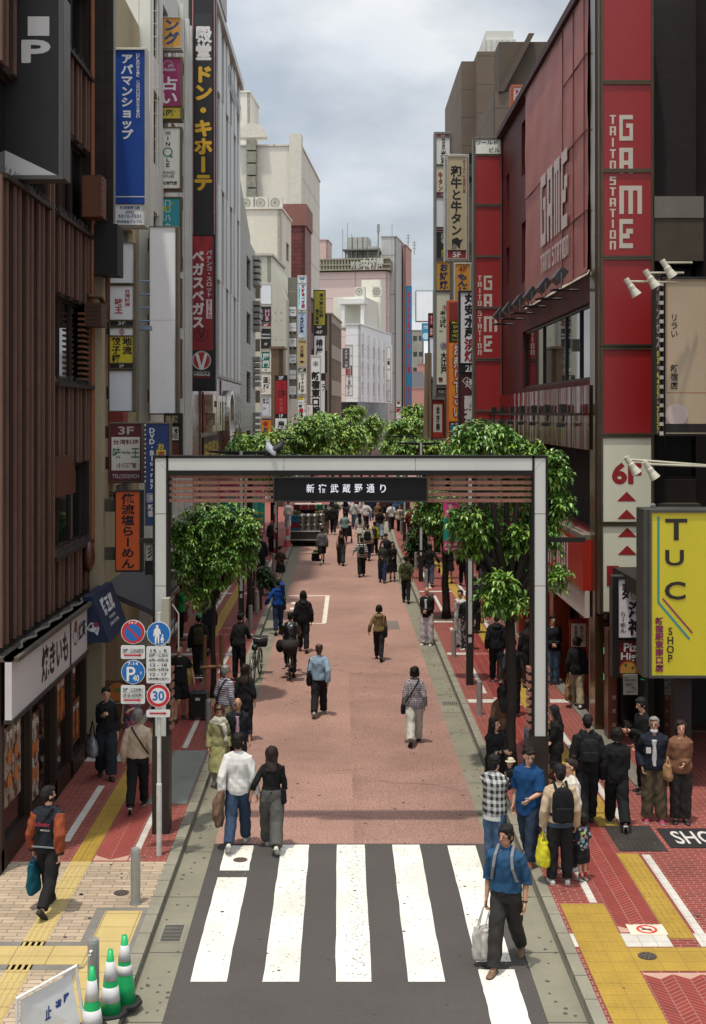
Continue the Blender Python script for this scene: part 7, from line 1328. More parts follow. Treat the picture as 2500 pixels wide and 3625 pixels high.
def person(label, x, yf, h, yaw, legs='stand', arms='dd', top=(0x1a1918, 1, .0, 1.0), bot=('trousers', 0x1a1918, .0), shoe='k', hair=('short', HAIR), sex='m', z=0, head=(0, 0), lean=0, extra=(), skin=None, Y=None, lift=0, wr=1, curl=.5):
 """x, yf: pixel of the feet in the photo; top = (colour, sleeve 0..1, looseness, hem height); bot = (kind, colour, looseness)"""
 p = G(x, yf, z) if Y is None else Vector(((x - CX) * Y / F, Y, z)); d = p.y; s = h / 1.72; seed = len(PEOPLE) + 1
 vox = .008 if d < 24 else .0105 if d < 34 else .016 if d < 50 else .022; skin = skin or SKIN
 ex = dict(extra) if extra else {}; fem = sex == 'f'; kid = h < 1.2
 V3 = lambda a, b, c: Vector((a, b, c)) * s
 ln = R(lean); TL = lambda v: Vector((v.x, (v.z - .95 * s) * math.sin(ln) + v.y * math.cos(ln), .95 * s + (v.z - .95 * s) * math.cos(ln) - v.y * math.sin(ln))) if v.z > .95 * s else v
 sw = (.148 if fem else .166) * (1.0 if not kid else .9); bw = .9 if fem else 1.0
 HZ = 1.6 if not kid else 1.57; hs = 1.0 if not kid else 1.45      # head scale for children
 lg = LEGS[legs] if isinstance(legs, str) else legs; J = {}
 for i, sd in enumerate((-1, 1)):
  a, b = R(lg[i][0]), R(lg[i][1]); w_ = .115 if legs == 'wide' else .085; hip = V3(sd * .085, 0, .90); kn = hip + V3(sd * (w_ - .085) * .5, math.sin(a) * .42, -math.cos(a) * .42); c = a - b; an = kn + V3(sd * (w_ - .085) * .5, math.sin(c) * .405, -math.cos(c) * .405)
  J[sd] = (hip, kn, an, c)
 ft = {}
 for sd in (-1, 1):
  hip, kn, an, c = J[sd]; pitch = max(-.9, min(.25, c * 1.0 if c < -.15 else 0)); f = Vector((sd * .12, math.cos(pitch), math.sin(pitch) - .0)).normalized(); u = Vector((0, -f.z, f.y))
  ft[sd] = (an, f, u)
 zmin = min(min((an + f * .15 * s - u * .075 * s).z, (an - f * .05 * s - u * .075 * s).z) for an, f, u in ft.values()); dz = Vector((0, 0, -zmin + lift))
 if legs == 'ride': dz = Vector((0, 0, lift))
 AR = {}
 for i, sd in enumerate((-1, 1)):
  code = arms[i] if not isinstance(arms, str) or len(arms) > 2 else arms[i]; t_ = ARMS[code] if isinstance(code, str) else code
  S = TL(V3(sd * sw, -.005, 1.368)); T = S + V3(sd * t_[0], t_[1], t_[2]); a, b = .29 * s, .255 * s; D = T - S; L_ = min(D.length, a + b - .004 * s); dn = D.normalized()
  T = S + dn * L_; ca = (a * a + L_ * L_ - b * b) / (2 * a * L_); ca = max(-1, min(1, ca)); pole = Vector((sd * .45, -1, -.35)); pole = (pole - dn * pole.dot(dn)).normalized(); E = S + dn * (a * ca) + pole * (a * math.sqrt(1 - ca * ca))
  AR[sd] = (S, E, T)
 M = Matrix.Translation(p) @ Matrix.Rotation(R(yaw), 4, 'Z') @ Matrix.Translation(dz)
 X, Yv, Zv = Vector((1, 0, 0)), Vector((0, 1, 0)), UZ
 hm = Matrix.Translation(TL(V3(0, .01, 1.5))) @ Matrix.Rotation(R(head[0]), 4, 'Z') @ Matrix.Rotation(R(head[1]), 4, 'X') @ Matrix.Scale(hs, 4) @ Matrix.Translation(-V3(0, .01, 1.5))
 hp = lambda a, b, c: hm @ V3(a, b, c)
 def ball(mb, c, r):
  o = len(mb.v); mb.ball((0, 0, 0), (r[0] * s, r[1] * s, r[2] * s), 12)
  for k in range(o, len(mb.v)): q = Vector(mb.v[k]) + V3(*c); mb.v[k] = tuple(hm @ q)
 def torso(mb, inf, z0, z1, top_r=None, flare=0):
  TR = [(.84, .15, .1), (.9, .158, .112), (.97, .158 if not fem else .165, .115), (1.08, .142 if not fem else .125, .100), (1.2, .148 if not fem else .135, .108), (1.3, .158 * bw, .112), (1.375, .152 * bw, .096), (1.425, .115, .08), (1.455, .07, .065)]
  zs = sorted({z0, z1, *[t[0] for t in TR if z0 < t[0] < z1]}); ch = []
  for z_ in zs:
   rx = float(np.interp(z_, [t[0] for t in TR], [t[1] for t in TR])); ry = float(np.interp(z_, [t[0] for t in TR], [t[2] for t in TR])); k = inf * (1 if z_ < 1.36 else max(.35, (1.47 - z_) / .11))
   if z_ < 1.1: k += flare * (1.1 - z_)
   if ex.get('fat'): k += ex['fat'] * math.exp(-((z_ - 1.08) / .16) ** 2)
   ch.append((TL(V3(0, 0, z_)), (rx + k) * s, (ry + k) * s, X, Yv))
  rings(mb, ch, 18)
 bm = MB(); torso(bm, -.012, .86, 1.45); trap = lambda mb, r: [limb(mb, [TL(V3(0, -.012, 1.44)), TL(V3(sd * .07, -.012, 1.425)), TL(V3(sd * sw, -.008, 1.375))], [r * s * 1.1, r * s, r * s * .9]) for sd in (-1, 1)]; trap(bm, .034)
 limb(bm, [TL(V3(0, -.01, 1.4)), TL(V3(0, 0, 1.47)), hp(0, .012, 1.55)], [.062 * s * bw, .05 * s * bw, .05 * s * bw])
 ball(bm, (0, .002, HZ + .025), (.074, .092, .1)); ball(bm, (0, .022, HZ - .045), (.06, .064, .062)); ball(bm, (0, .045, HZ - .075), (.034, .034, .03))
 limb(bm, [hp(0, .088, HZ + .028), hp(0, .106, HZ - .012), hp(0, .092, HZ - .02)], [.010 * s, .015 * s, .012 * s], 8)
 for sd in (-1, 1): ball(bm, (sd * .076, -.005, HZ + .0), (.012, .022, .03))
 for sd in (-1, 1):
  S, E, T = AR[sd]; limb(bm, [S - X * sd * .05 * s, S, S.lerp(E, .35), E, E.lerp(T, .3), T], [.048 * s, .047 * s * bw, .046 * s * bw, .038 * s * bw, .037 * s * bw, .025 * s])
  hip, kn, an, c = J[sd]; limb(bm, [hip + Zv * .03 * s, hip.lerp(kn, .3), kn, kn.lerp(an, .3), an], [.078 * s, .075 * s, .05 * s, .052 * s, .034 * s])
  f = ft[sd][1]; limb(bm, [an, an + f * .05 * s - ft[sd][2] * .04 * s], [.034 * s, .03 * s])
  fd = (T - E).normalized(); hd = (fd + Vector((0, 0, -.35)) + Yv * .1).normalized(); pn = Vector((-sd, .1, 0)); pn = (pn - hd * pn.dot(hd)).normalized(); wd = hd.cross(pn).normalized()
  if wd.y < 0: wd = -wd                      # thumb side points forward
  rings(bm, [(T, .024 * s, .02 * s, wd, pn), (T + hd * .035 * s, .036 * s, .017 * s, wd, pn), (T + hd * .08 * s, .041 * s, .015 * s, wd, pn), (T + hd * .095 * s, .038 * s, .012 * s, wd, pn)], 12)
  if d < 50:
   fr = .0088 * s if d < 34 else .0115 * s
   for k, (o_, l_) in enumerate(((.03, .068), (.0105, .076), (-.01, .07), (-.029, .055))):
    b0 = T + hd * .085 * s + wd * o_ * s; cu = curl * (1 + .12 * k); b1 = b0 + (hd * math.cos(cu * .6) + pn * math.sin(cu * .6)) * l_ * .45 * s; b2 = b1 + (hd * math.cos(cu * 1.7) + pn * math.sin(cu * 1.7)) * l_ * .35 * s; b3 = b2 + (hd * math.cos(cu * 2.5) + pn * math.sin(cu * 2.5)) * l_ * .28 * s
    limb(bm, [b0 - hd * .02 * s, b0, b1, b2, b3], [fr * 1.1, fr * 1.08, fr, fr * .95, fr * .8], 8)
   b0 = T + hd * .03 * s + wd * .03 * s; b1 = b0 + (hd * .7 + wd * .7 + pn * .15).normalized() * .035 * s; limb(bm, [b0 - wd * .015 * s, b0, b1, b1 + (hd * .9 + wd * .2 + pn * .3).normalized() * .03 * s], [fr * 1.5, fr * 1.35, fr * 1.15, fr * .85], 8)
 body = blob(bm, 'person', vox, skin, sm=2); body.matrix_world = M; tag(body, label, 'child' if kid else 'person')
 tc_, sl, loose, hem = top; e = .012 + loose * .62
 if tc_ is not None:
  tm = MB(); trap(tm, .038 + e * .5); torso(tm, e, hem, 1.445, flare=ex.get('flare', 0))
  for sd in (-1, 1):
   S, E, T = AR[sd]; ru, re, rw = (.053 + e * .75) * s * bw, (.044 + e * .75) * s * bw, (.034 + e * .8) * s
   L1 = (E - S).length; L2 = (T - E).length; tot = (L1 + L2) * sl; P_, Rr = [TL(V3(sd * .06, 0, 1.355)), S - Zv * .008 * s], [ru * 1.05, ru * .96]
   if tot <= L1: P_ += [S.lerp(E, tot / L1 * .6), S.lerp(E, tot / L1)]; q = tot / L1; Rr += [ru * .98, ru * (1 - q) * .95 + re * q * 1.12]
   else: P_ += [S.lerp(E, .5), E, E.lerp(T, (tot - L1) / L2 * .5), E.lerp(T, (tot - L1) / L2)]; q = (tot - L1) / L2; Rr += [ru * .92, re, re * (1 - q * .5) + rw * q * .5, re * (1 - q) + rw * q]
   if sl > 0: limb(tm, P_, Rr, 12)
  if ex.get('collar'): rings(tm, [(TL(V3(0, -.005, 1.43)), .075 * s, .07 * s, X, Yv), (TL(V3(0, -.012, 1.485)), .072 * s, .068 * s, X, Yv)])
  if ex.get('hood'): rings(tm, [(TL(V3(0, -.1, 1.31)), .08 * s, .03 * s, X, Yv), (TL(V3(0, -.1, 1.4)), .12 * s, .06 * s, X, Yv), (TL(V3(0, -.06, 1.46)), .1 * s, .05 * s, X, Yv)])
  blob(tm, ex.get('topname', 'shirt'), vox, cloth(tc_), body, sm=2, wr=.0055 * s * wr, seed=seed)
  if ex.get('sleeves'):                      # contrasting sleeves
   sm_ = MB()
   for sd in (-1, 1): S, E, T = AR[sd]; limb(sm_, [S - Zv * .02, S.lerp(E, .5), E, E.lerp(T, .5), E.lerp(T, .97)], [(.059 + e * .8) * s, (.058 + e * .8) * s, (.055 + e * .8) * s, (.05 + e * .8) * s, (.04 + e * .5) * s], 12)
   blob(sm_, 'sleeve', vox, cloth(ex['sleeves']), body, sm=1, wr=.007 * s, seed=seed)
  if ex.get('under'):                        # shirt showing in an open front
   um = MB(); rings(um, [(TL(V3(0, .022 + e, z_)), .055 * s, (.105 + ex.get('fat', 0) * .7) * s, X, Yv) for z_ in (.95, 1.1, 1.25, 1.38)], 14); blob(um, 'undershirt', vox, cloth(ex['under']), body, sm=1, wr=.003)
  if ex.get('tail'): tl = MB(); torso(tl, e - .004, hem - .07, hem + .05); blob(tl, 'undershirt_hem', vox, cloth(ex['tail']), body, sm=1)
 kind, bc, bl = bot
 bmb = MB()
 if kind in ('trousers', 'shorts'):
  torso(bmb, .008 + bl * .3, .84, 1.03)
  for sd in (-1, 1):
   hip, kn, an, c = J[sd]; e2 = .010 + bl; q = ex.get('leglen', 1.0)
   if kind == 'trousers': limb(bmb, [hip + Zv * .07 * s, hip - Zv * .03 * s, hip.lerp(kn, .5), kn, kn.lerp(an, .5), kn.lerp(an, .98 * q)], [(.092 + bl * .3) * s, (.09 + e2 * .5) * s, (.08 + e2 * .8) * s, (.058 + e2) * s, (.054 + e2) * s, (.044 + e2 * 1.05) * s], 14)
   else: limb(bmb, [hip + Zv * .07 * s, hip - Zv * .03 * s, hip.lerp(kn, .5), hip.lerp(kn, q if q != 1 else .95)], [.092 * s, (.092 + e2 * .5) * s, (.088 + e2) * s, (.084 + e2) * s], 14)
  blob(bmb, kind, vox, cloth(bc), body, sm=2, wr=.006 * s * wr, seed=seed + 9)
 elif kind in ('skirt', 'dress', 'coat'):
  ln_ = ex.get('len', .45); k0, k1 = J[-1][1], J[1][1]; mid = (k0 + k1) / 2
  cy = lambda z_: (mid.y * (1 - (z_ - .48) / .42) if z_ < .9 * s else 0)
  sp_ = abs(k0.y - k1.y) * .5
  rings(bmb, [(Vector((0, cy(.95) if False else 0, 1.05 * s)), (.135 + .01) * s, .11 * s, X, Yv), (Vector((0, 0, .92 * s)), .175 * s, .13 * s, X, Yv), (Vector((0, mid.y * .4, (.92 + ln_) / 2 * s)), (.18 + bl * .6) * s, (.14 + bl * .6) * s + sp_ * .5, X, Yv), (Vector((0, mid.y * .8, ln_ * s)), (.185 + bl) * s, (.15 + bl) * s + sp_, X, Yv)], 20)
  blob(bmb, kind if kind != 'coat' else 'coat_skirt', vox, cloth(bc), body, sm=2, wr=.007 * s, seed=seed + 9)
  if ex.get('leggings'):
   lm = MB()
   for sd in (-1, 1): hip, kn, an, c = J[sd]; limb(lm, [hip, kn, kn.lerp(an, .5), kn.lerp(an, .97)], [.085 * s, .068 * s, .064 * s, .056 * s], 12)
   blob(lm, 'trousers', vox, cloth(ex['leggings']), body, sm=1, wr=.004)
 if ex.get('socks'):
  sk = MB()
  for sd in (-1, 1): hip, kn, an, c = J[sd]; limb(sk, [kn.lerp(an, .6), an + Zv * .01], [.047 * s, .042 * s], 10)
  blob(sk, 'sock', vox, cloth(ex['socks']), body, sm=0)
 for sd in (-1, 1):
  an, f, u = ft[sd]; sd_ = f.cross(u).normalized(); b = an - u * .045 * s; k = 1.25 if kid else 1.0
  m_ = MB(); rings(m_, [(b - f * .075 * s * k, .022 * s, .022 * s, sd_, u), (b - f * .06 * s * k, .034 * s, .034 * s, sd_, u), (b + f * .0 * s, .039 * s, .042 * s, sd_, u), (b + f * .07 * s * k - u * .006 * s, .045 * s, .034 * s, sd_, u), (b + f * .13 * s * k - u * .012 * s, .043 * s, .025 * s, sd_, u), (b + f * .175 * s * k - u * .016 * s, .026 * s, .016 * s, sd_, u)], 12)
  col = SH[shoe] if isinstance(shoe, str) else shoe
  o = m_.build('shoe', mat(col, rough=.6, var=.1), body if False else None, smooth=True); o.parent = body
  m2 = MB(); bb = b - u * .034 * s; P_ = [bb + f * q * s * k + sd_ * w_ * s for q, w_ in ((-.08, .02), (-.07, .036), (0, .036), (.08, .046), (.14, .043), (.18, .022), (.18, -.022), (.14, -.043), (.08, -.046), (0, -.036), (-.07, -.036), (-.08, -.02))]
  m2.prism(P_, u * .022 * s); o = m2.build('sole', mat(0x9f9a90 if col > 0x808080 or ex.get('sole') else 0x26221f, rough=.8)); o.parent = body
 hk, hmx = hair
 hb = MB()
 if hk != 'bald':
  ball(hb, (0, -.018, HZ + .067), (.083, .095, .077)); ball(hb, (0, -.032, HZ + .028), (.084, .082, .096)); ball(hb, (.012, .046, HZ + .1), (.064, .046, .03))
  if hk == 'short': ball(hb, (0, -.045, HZ - .01), (.064, .05, .07)); [ball(hb, (sd * .07, .015, HZ + .04), (.014, .03, .035)) for sd in (-1, 1)]
  if hk == 'thick': ball(hb, (0, -.04, HZ - .01), (.078, .062, .09)); ball(hb, (0, -.012, HZ + .085), (.093, .1, .07)); [ball(hb, (sd * .075, .02, HZ + .03), (.016, .04, .05)) for sd in (-1, 1)]
  if hk == 'curly': rr = random.Random(seed); [ball(hb, (rr.uniform(-.075, .075), rr.uniform(-.1, .02 + .04 * (q_ > 12)), HZ + (rr.uniform(.0, .09) if q_ < 13 else rr.uniform(.1, .14))), (.034, .034, .034)) for q_ in range(26)]
  if hk in ('bob', 'long', 'pony'):
   ball(hb, (0, -.032, HZ + .04), (.092, .092, .11))
   if hk != 'pony':
    zb = -.085 if hk == 'bob' else -.17
    rings(hb, [(hp(0, -.03, HZ + .06), .09 * s * hs, .08 * s * hs, X, Yv), (hp(0, -.03, HZ - .03), .1 * s * hs, .075 * s * hs, X, Yv), (hp(0, -.04, HZ + zb), .1 * s * hs, .06 * s * hs, X, Yv)], 14)
    for sd in (-1, 1): limb(hb, [hp(sd * .07, .03, HZ + .09), hp(sd * .088, .022, HZ), hp(sd * .085, .01, HZ + zb)], [.024 * s, .022 * s, .016 * s], 8)
   if hk == 'long': rings(hb, [(hp(0, -.05, HZ - .1), .095 * s, .05 * s, X, Yv), (TL(V3(0, -.115, 1.36)), .105 * s, .035 * s, X, Yv), (TL(V3(0, -.13, ex.get('hairz', 1.24))), .07 * s, .02 * s, X, Yv)], 12)
   if hk == 'pony': limb(hb, [hp(0, -.1, HZ + .05), hp(0, -.15, HZ + .0), hp(0, -.13, HZ - .16), hp(0, -.12, HZ - .24)], [.03 * s, .036 * s, .03 * s, .01 * s])
  if hk == 'bun': ball(hb, (0, -.034, HZ + .04), (.088, .09, .1)); ball(hb, (0, -.05, HZ + .165), (.042, .042, .036))
  blob(hb, 'hair', vox, hmx, body, sm=1, wr=.006 * s, seed=seed)
 elif ex.get('fringe'):
  ball(hb, (0, -.05, HZ - .0), (.079, .06, .05)); blob(hb, 'hair', vox, hmx, body, sm=1)
 if ex.get('cap'):
  cm = MB(); ball(cm, (0, -.008, HZ + .07), (.09, .106, .085)); rings(cm, [(hp(0, .09, HZ + .075), .07 * s, .012 * s, X, Zv), (hp(0, .17, HZ + .062), .05 * s, .008 * s, X, Zv)], 12); blob(cm, 'cap', vox, cloth(ex['cap']), body, sm=1)
 if ex.get('hat'):
  cm = MB(); ball(cm, (0, -.008, HZ + .08), (.092, .106, .075)); rings(cm, [(hp(0, -.005, HZ + .05), .14 * s * hs, .155 * s * hs, X, Yv), (hp(0, -.005, HZ + .068), .1 * s * hs, .115 * s * hs, X, Yv)], 18); blob(cm, 'hat', vox, cloth(ex['hat']), body, sm=1)
 if d < 56 and abs((yaw + head[0] + 180) % 360 - 180) > 40:
  fm = MB()
  for sd in (-1, 1): ball(fm, (sd * .029, .083, HZ + .022), (.014, .008, .0075)); limb(fm, [hp(sd * .014, .0915, HZ + .043), hp(sd * .045, .082, HZ + .045)], .0035 * s, 5)
  o = fm.build('eye_detail', mat(0x1b1310, rough=.3)); o.parent = body
  fm = MB(); limb(fm, [hp(-.02, .078, HZ - .052), hp(0, .084, HZ - .052), hp(.02, .078, HZ - .052)], [.003 * s, .0065 * s, .003 * s], 6); o = fm.build('mouth', mat(0x8a4a42, rough=.5)); o.parent = body
 if ex.get('mask'): fm = MB(); ball(fm, (0, .03, HZ - .045 + ex.get('maskz', 0)), (.067, .072, .05)); o = fm.build('face_mask', cloth(ex['mask']), None, True); o.parent = body
 if ex.get('glasses'):
  fm = MB()
  for sd in (-1, 1):
   c = [hp(sd * .031 + .021 * math.cos(t), .098, HZ + .022 + .016 * math.sin(t)) for t in np.linspace(0, 6.283, 13)]
   fm.tube(c, .0017 * s, 5); fm.tube([hp(sd * .052, .096, HZ + .026), hp(sd * .08, 0, HZ + .02)], .0025 * s, 5)
   if ex['glasses'] == 'sun': fm.add([hp(sd * .031, .098, HZ + .022)] + c, [(0, k, k + 1) for k in range(1, 13)])
  o = fm.build('spectacles', mat(0x151312, rough=.2)); o.parent = body
 for it in ex.get('deco', ()):                   # flat marks on the clothes: (items, y sign, forward offset)
  items, sg, off = it
  o = lettering(items, lambda u, v, k, sg=sg, off=off: TL(V3(u * sg, sg * (off + .003 * k), v)), None); o.parent = body
 PEOPLE.append(body)
 return dict(o=body, M=M, s=s, A=AR, J=J, TL=TL, V3=V3, e=e, hp=hp, d=d)
def item(P, name, label, cat, at):
 return thing(name, label, cat, tuple(P['M'] @ at))
def put(P, mb, name, m, t, smooth=False, vox=None, wr=.003):
 if vox:
  o = blob(mb, name, vox, m, None, sm=2, wr=wr); me = o.data; me.transform(P['M']); own(o, t); return o
 mb.v = [tuple(P['M'] @ Vector(v)) for v in mb.v]; return mb.build(name, m, t, smooth)
def sling(P, sd, z_bag=.92, m=None, t=None, name='strap'):
 """strap over the shoulder opposite to side sd, down to the hip"""
 s, V3, TL, e = P['s'], P['V3'], P['TL'], P['e'] + .008; pts = []
 for a in np.linspace(0, 1, 9):
  z = 1.45 + (z_bag + .06 - 1.45) * a; x = -sd * .09 + sd * (.09 + .19) * a; pts.append((x, .1 + e * .9 - .03 * (abs(2 * a - 1) ** 4), z))
 ring_ = [TL(V3(x, y, z)) for x, y, z in pts]; back = [TL(V3(x, -y, z)) for x, y, z in pts]; mb = MB(); path = ring_[::-1] + back
 for q, r in zip(path, path[1:]): mb.tube([q, r], .014 * s, 6)
 put(P, mb, name, m, t)
def backpack(P, c, label, w_=.29, hgt=.44, dep=.15, z0=.97, strapc=None):
 s, V3, TL, e = P['s'], P['V3'], P['TL'], P['e']; y = -.105 - e; t = item(P, 'backpack', label, 'backpack', V3(0, y - dep, z0)); m = cloth(c)
 mb = MB(); rings(mb, [(TL(V3(0, y - dep / 2, z0 + v * hgt)), w_ / 2 * q * s, dep / 2 * r_ * s, Vector((1, 0, 0)), Vector((0, 1, 0))) for v, q, r_ in ((0, .85, .8), (.06, 1, 1), (.5, 1.02, 1.1), (.8, .95, 1), (.94, .7, .8), (1, .4, .4))], 16); put(P, mb, 'pack', m, t, vox=.01 if P['d'] < 30 else .02)
 mb = MB(); rings(mb, [(TL(V3(0, y - dep - .01, z0 + v * hgt)), w_ / 2 * q * s, .03 * s, Vector((1, 0, 0)), Vector((0, 1, 0))) for v, q in ((.05, .8), (.1, .85), (.42, .85), (.47, .7))], 14); put(P, mb, 'pocket', m, t, vox=.01 if P['d'] < 30 else .02)
 mb = MB()
 for sd in (-1, 1):
  pts = [V3(sd * .07, y - .0, z0 + hgt * .86), V3(sd * .085, -.07 - e, 1.44), V3(sd * .09, 0, 1.475 + e * .4), V3(sd * .1, .085 + e, 1.41), V3(sd * .115, .115 + e, 1.28), V3(sd * .15, .06 + e, 1.12), V3(sd * .15, y * .8, 1.04)]; mb.tube([TL(q) for q in pts], .02 * s, 6)
 mb.tube([TL(V3(-.03, y - dep * .4, z0 + hgt)), TL(V3(0, y - dep * .4, z0 + hgt + .05)), TL(V3(.03, y - dep * .4, z0 + hgt))], .01 * s, 6)
 put(P, mb, 'strap', cloth(strapc or c), t); return t
def hand(P, sd): return P['A'][sd][2] + ((P['A'][sd][2] - P['A'][sd][1]).normalized() * .7 + Vector((0, 0, -.4))).normalized() * .08 * P['s']
def handbag(P, sd, c, label, w_=.3, hgt=.34, dep=.1, strap=.18, name='tote_bag', at=None, cat='bag', rot=0, strapc=None):
 s = P['s']; h = at if at is not None else hand(P, sd); t = item(P, name, label, cat, h); U = Vector((math.sin(R(rot)), math.cos(R(rot)), 0)); N_ = Vector((-U.y, U.x, 0)); tp = h - Vector((0, 0, strap)); mb = MB()
 rings(mb, [(tp - Vector((0, 0, v * hgt)), w_ / 2 * q, dep / 2 * r_, U, N_) for v, q, r_ in ((0, .9, .5), (.25, .97, .85), (.7, 1.0, 1.1), (.94, .92, 1), (1, .8, .6))], 16); put(P, mb, 'pouch', cloth(c), t, vox=.01 if P['d'] < 30 else .02, wr=.006)
 mb = MB()
 for k in (-1, 1): mb.tube([tp + U * w_ * .28 + N_ * k * dep * .25 - Vector((0, 0, .02)), h + U * w_ * .1 + N_ * k * .01 - Vector((0, 0, .04)), h, h - U * w_ * .1 + N_ * k * .01 - Vector((0, 0, .04)), tp - U * w_ * .28 + N_ * k * dep * .25 - Vector((0, 0, .02))], .009, 6)
 put(P, mb, 'handle', cloth(strapc or c), t); return t
def crossbag(P, sd, c, label, z=.9, w_=.26, hgt=.2, dep=.1, strapc=None):
 s, V3, e = P['s'], P['V3'], P['e']; cc = V3(sd * (.21 + e), .02, z - hgt / 2); t = item(P, 'shoulder_bag', label, 'bag', cc); mb = MB()
 rings(mb, [(cc + Vector((0, 0, v * hgt)), dep / 2 * q, w_ / 2 * q, Vector((1, 0, 0)), Vector((0, 1, 0))) for v, q in ((-.5, .8), (-.42, 1), (.3, 1), (.5, .8))], 14); put(P, mb, 'pouch', cloth(c), t, vox=.01 if P['d'] < 30 else .018)
 sling(P, sd, z, cloth(strapc or c), t); return t
def phone(P, sd, label):
 h = hand(P, sd); t = item(P, 'phone', label, 'phone', h); mb = MB(); mb.box((h.x - .035, h.y - .02, h.z + .0), (h.x + .035, h.y - .005, h.z + .14)); put(P, mb, 'body', mat(0x121214, rough=.2), t); return t
BLK, NVY, JEAN, OLV, GRYC, CRE, KHK, WSH = 0x1b1a1a, 0x1c2230, 0x2c3e55, 0x3c3f26, 0x55534f, 0xa89c88, 0x7d6c52, 0xb5b2ac
LEATHER = mat(0x141313, rough=.3, var=.2, spec=.6); DENIM = mat(0x7f93a3, rough=.85, var=.15, scale=8); DEN2 = mat(0x26384f, rough=.85, var=.2, scale=7)
def tp_(c, sl=1, lo=.012, hem=.9): return (c, sl, lo, hem)
def tr(c, lo=.012): return ('trousers', c, lo)
Z = PV
# --- people in the near street ---
P = person('man in a dark varsity jacket with rust sleeves walking away past the beige blocks', 172, 3222, 1.70, -12, 'walkL', ('d', 'b'), tp_(0x1c2026, 1, .035, .93), tr(BLK, .02), 'k', ('short', HAIR), z=Z, head=(-38, 0), extra=dict(sleeves=0x7a3a22, mask=0x1c1b1c, topname='jacket', collar=1, deco=[([T_('Softening', (-.12, 1.30, .1, 1.22), 0x8a2438, 'h', .03), T_('AMBITIONUSA', (-.04, 1.2, .1, 1.175), 0xb0aaa8)], 1, -.185), ([('r', (-.17, .965, .17, .957), 0x9aa0a4), ('r', (-.17, .95, .17, .943), 0x9aa0a4)], 1, -.165)]))
handbag(P, -1, 0x0f4a58, 'teal cloth bag swinging from the varsity jacket man', w_=.3, hgt=.42, dep=.16, strap=.1); t = item(P, 'strap', 'black body strap across the varsity jacket', 'strap', P['V3'](0, 0, 1.2)); sling(P, -1, .95, cloth(BLK), t, 'band')
P = person('grey haired man in a cream shirt walking away beside the sign post', 488, 2864, 1.71, 3, 'walkR', ('d', 'd'), tp_(0xb5a38c, .98, .03, .93), tr(BLK, .018), 'k', ('thick', HAIRG), z=Z, head=(-10, 0), extra=dict(collar=1, sole=1)); t = item(P, 'strap', 'dark body strap crossing the cream shirt', 'strap', P['V3'](0, 0, 1.2)); sling(P, 1, .95, cloth(0x231d1a), t, 'band')
P = person('woman in black with white cuffs walking forward under the shop fascia', 376, 2755, 1.64, 195, 'stepL', ('d', 'strap'), tp_(0x191919, .92, .03, .86), tr(0x23282e, .05), 'k', ('pony', HAIR), 'f', z=Z, extra=dict(topname='jacket', under=0x1a1a1a))
handbag(P, 1, mat(0x8a8d92, rough=.35, metal=.4, var=.25, scale=14), 'silver quilted tote bag on the hip of the woman in black', w_=.46, hgt=.34, dep=.2, strap=.3, at=P['V3'](.27, .12, 1.14), strapc=BLK)
P = person('woman in a pink and grey patterned dress half hidden by the traffic signs', 470, 2680, 1.58, 170, 'stand', ('hold', 'd'), tp_(mat(0x5c5a60, rough=.8, pat='blot', c2=0x9a4a62, ps=9), .4, .02, .9), ('dress', mat(0x4a5a5c, rough=.8, pat='blot', c2=0xa3566c, ps=8), .03), 'k', ('bob', HAIR), 'f', z=Z, extra=dict(len=.3))
P = person('young man in a black tee and shorts pulling two suitcases', 636, 2552, 1.66, 186, 'stepR', ('pull', 'pull'), tp_(0x191919, .36, .03, .84), ('shorts', 0x161616, .03), 'k', ('short', HAIR), z=Z, skin=SKIN2, head=(10, 0), extra=dict(leglen=.98, deco=[([T_('NSFTNYS', (-.07, 1.27, .07, 1.245), 0xb3b0ae)], -1, -.15)]))
for sd, lab in ((-1, 'black suitcase by the tee shirt man, nearer the curb plate'), (1, 'black suitcase by the tee shirt man, nearer the shop wall')):
 c = P['M'] @ (P['V3'](sd * .42, -.1, 0)); t = thing('suitcase', lab, 'suitcase', (c.x, c.y, Z)); m = MB(); m.box((c.x - .2, c.y - .13, Z + .06), (c.x + .2, c.y + .13, Z + .62)); m.build('shell', mat(0x161616, rough=.35, var=.1), t, bevel=.03)
 m = MB()
 for dx in (-.09, .09): m.tube([(c.x + dx, c.y + .05, Z + .6), (c.x + dx, c.y + .05, Z + .9)], .01, 6)
 m.tube([(c.x - .1, c.y + .05, Z + .9), (c.x + .1, c.y + .05, Z + .9)], .015, 6); m.build('handle', mat(0x8a8a8a, rough=.3, metal=.6), t)
 for dx in (-.16, .16):
  for dy in (-.1, .1): MB().tube([(c.x + dx - .02, c.y + dy, Z + .035), (c.x + dx + .02, c.y + dy, Z + .035)], .035, 10).build('wheel', mat(0x1a1a1a), t)
 lettering([('r', (c.x - .05, -Z - .5, c.x + .05, -Z - .44), 0xb0b0b0)], lambda u, v, k: Vector((u, c.y - .132, -v)), t)
P = person('person in a teal cap with an olive backpack walking away under the round tree', 704, 2402, 1.66, 2, 'walkL', ('d', 'd'), tp_(0x1f1d1b, 1, .03, .88), tr(0x2a2c30, .02), 'g', ('short', HAIR), z=Z, extra=dict(cap=0x1d8a70, topname='jacket')); backpack(P, 0x3c3a22, 'olive backpack of the teal cap wearer')
person('dark dressed pedestrian in the shade behind the round tree trunk', 735, 2315, 1.68, 20, 'walkR', ('d', 'd'), tp_(0x1a1a20, 1, .02, .86), tr(0x1c1c20), 'k', ('short', HAIR), z=Z)
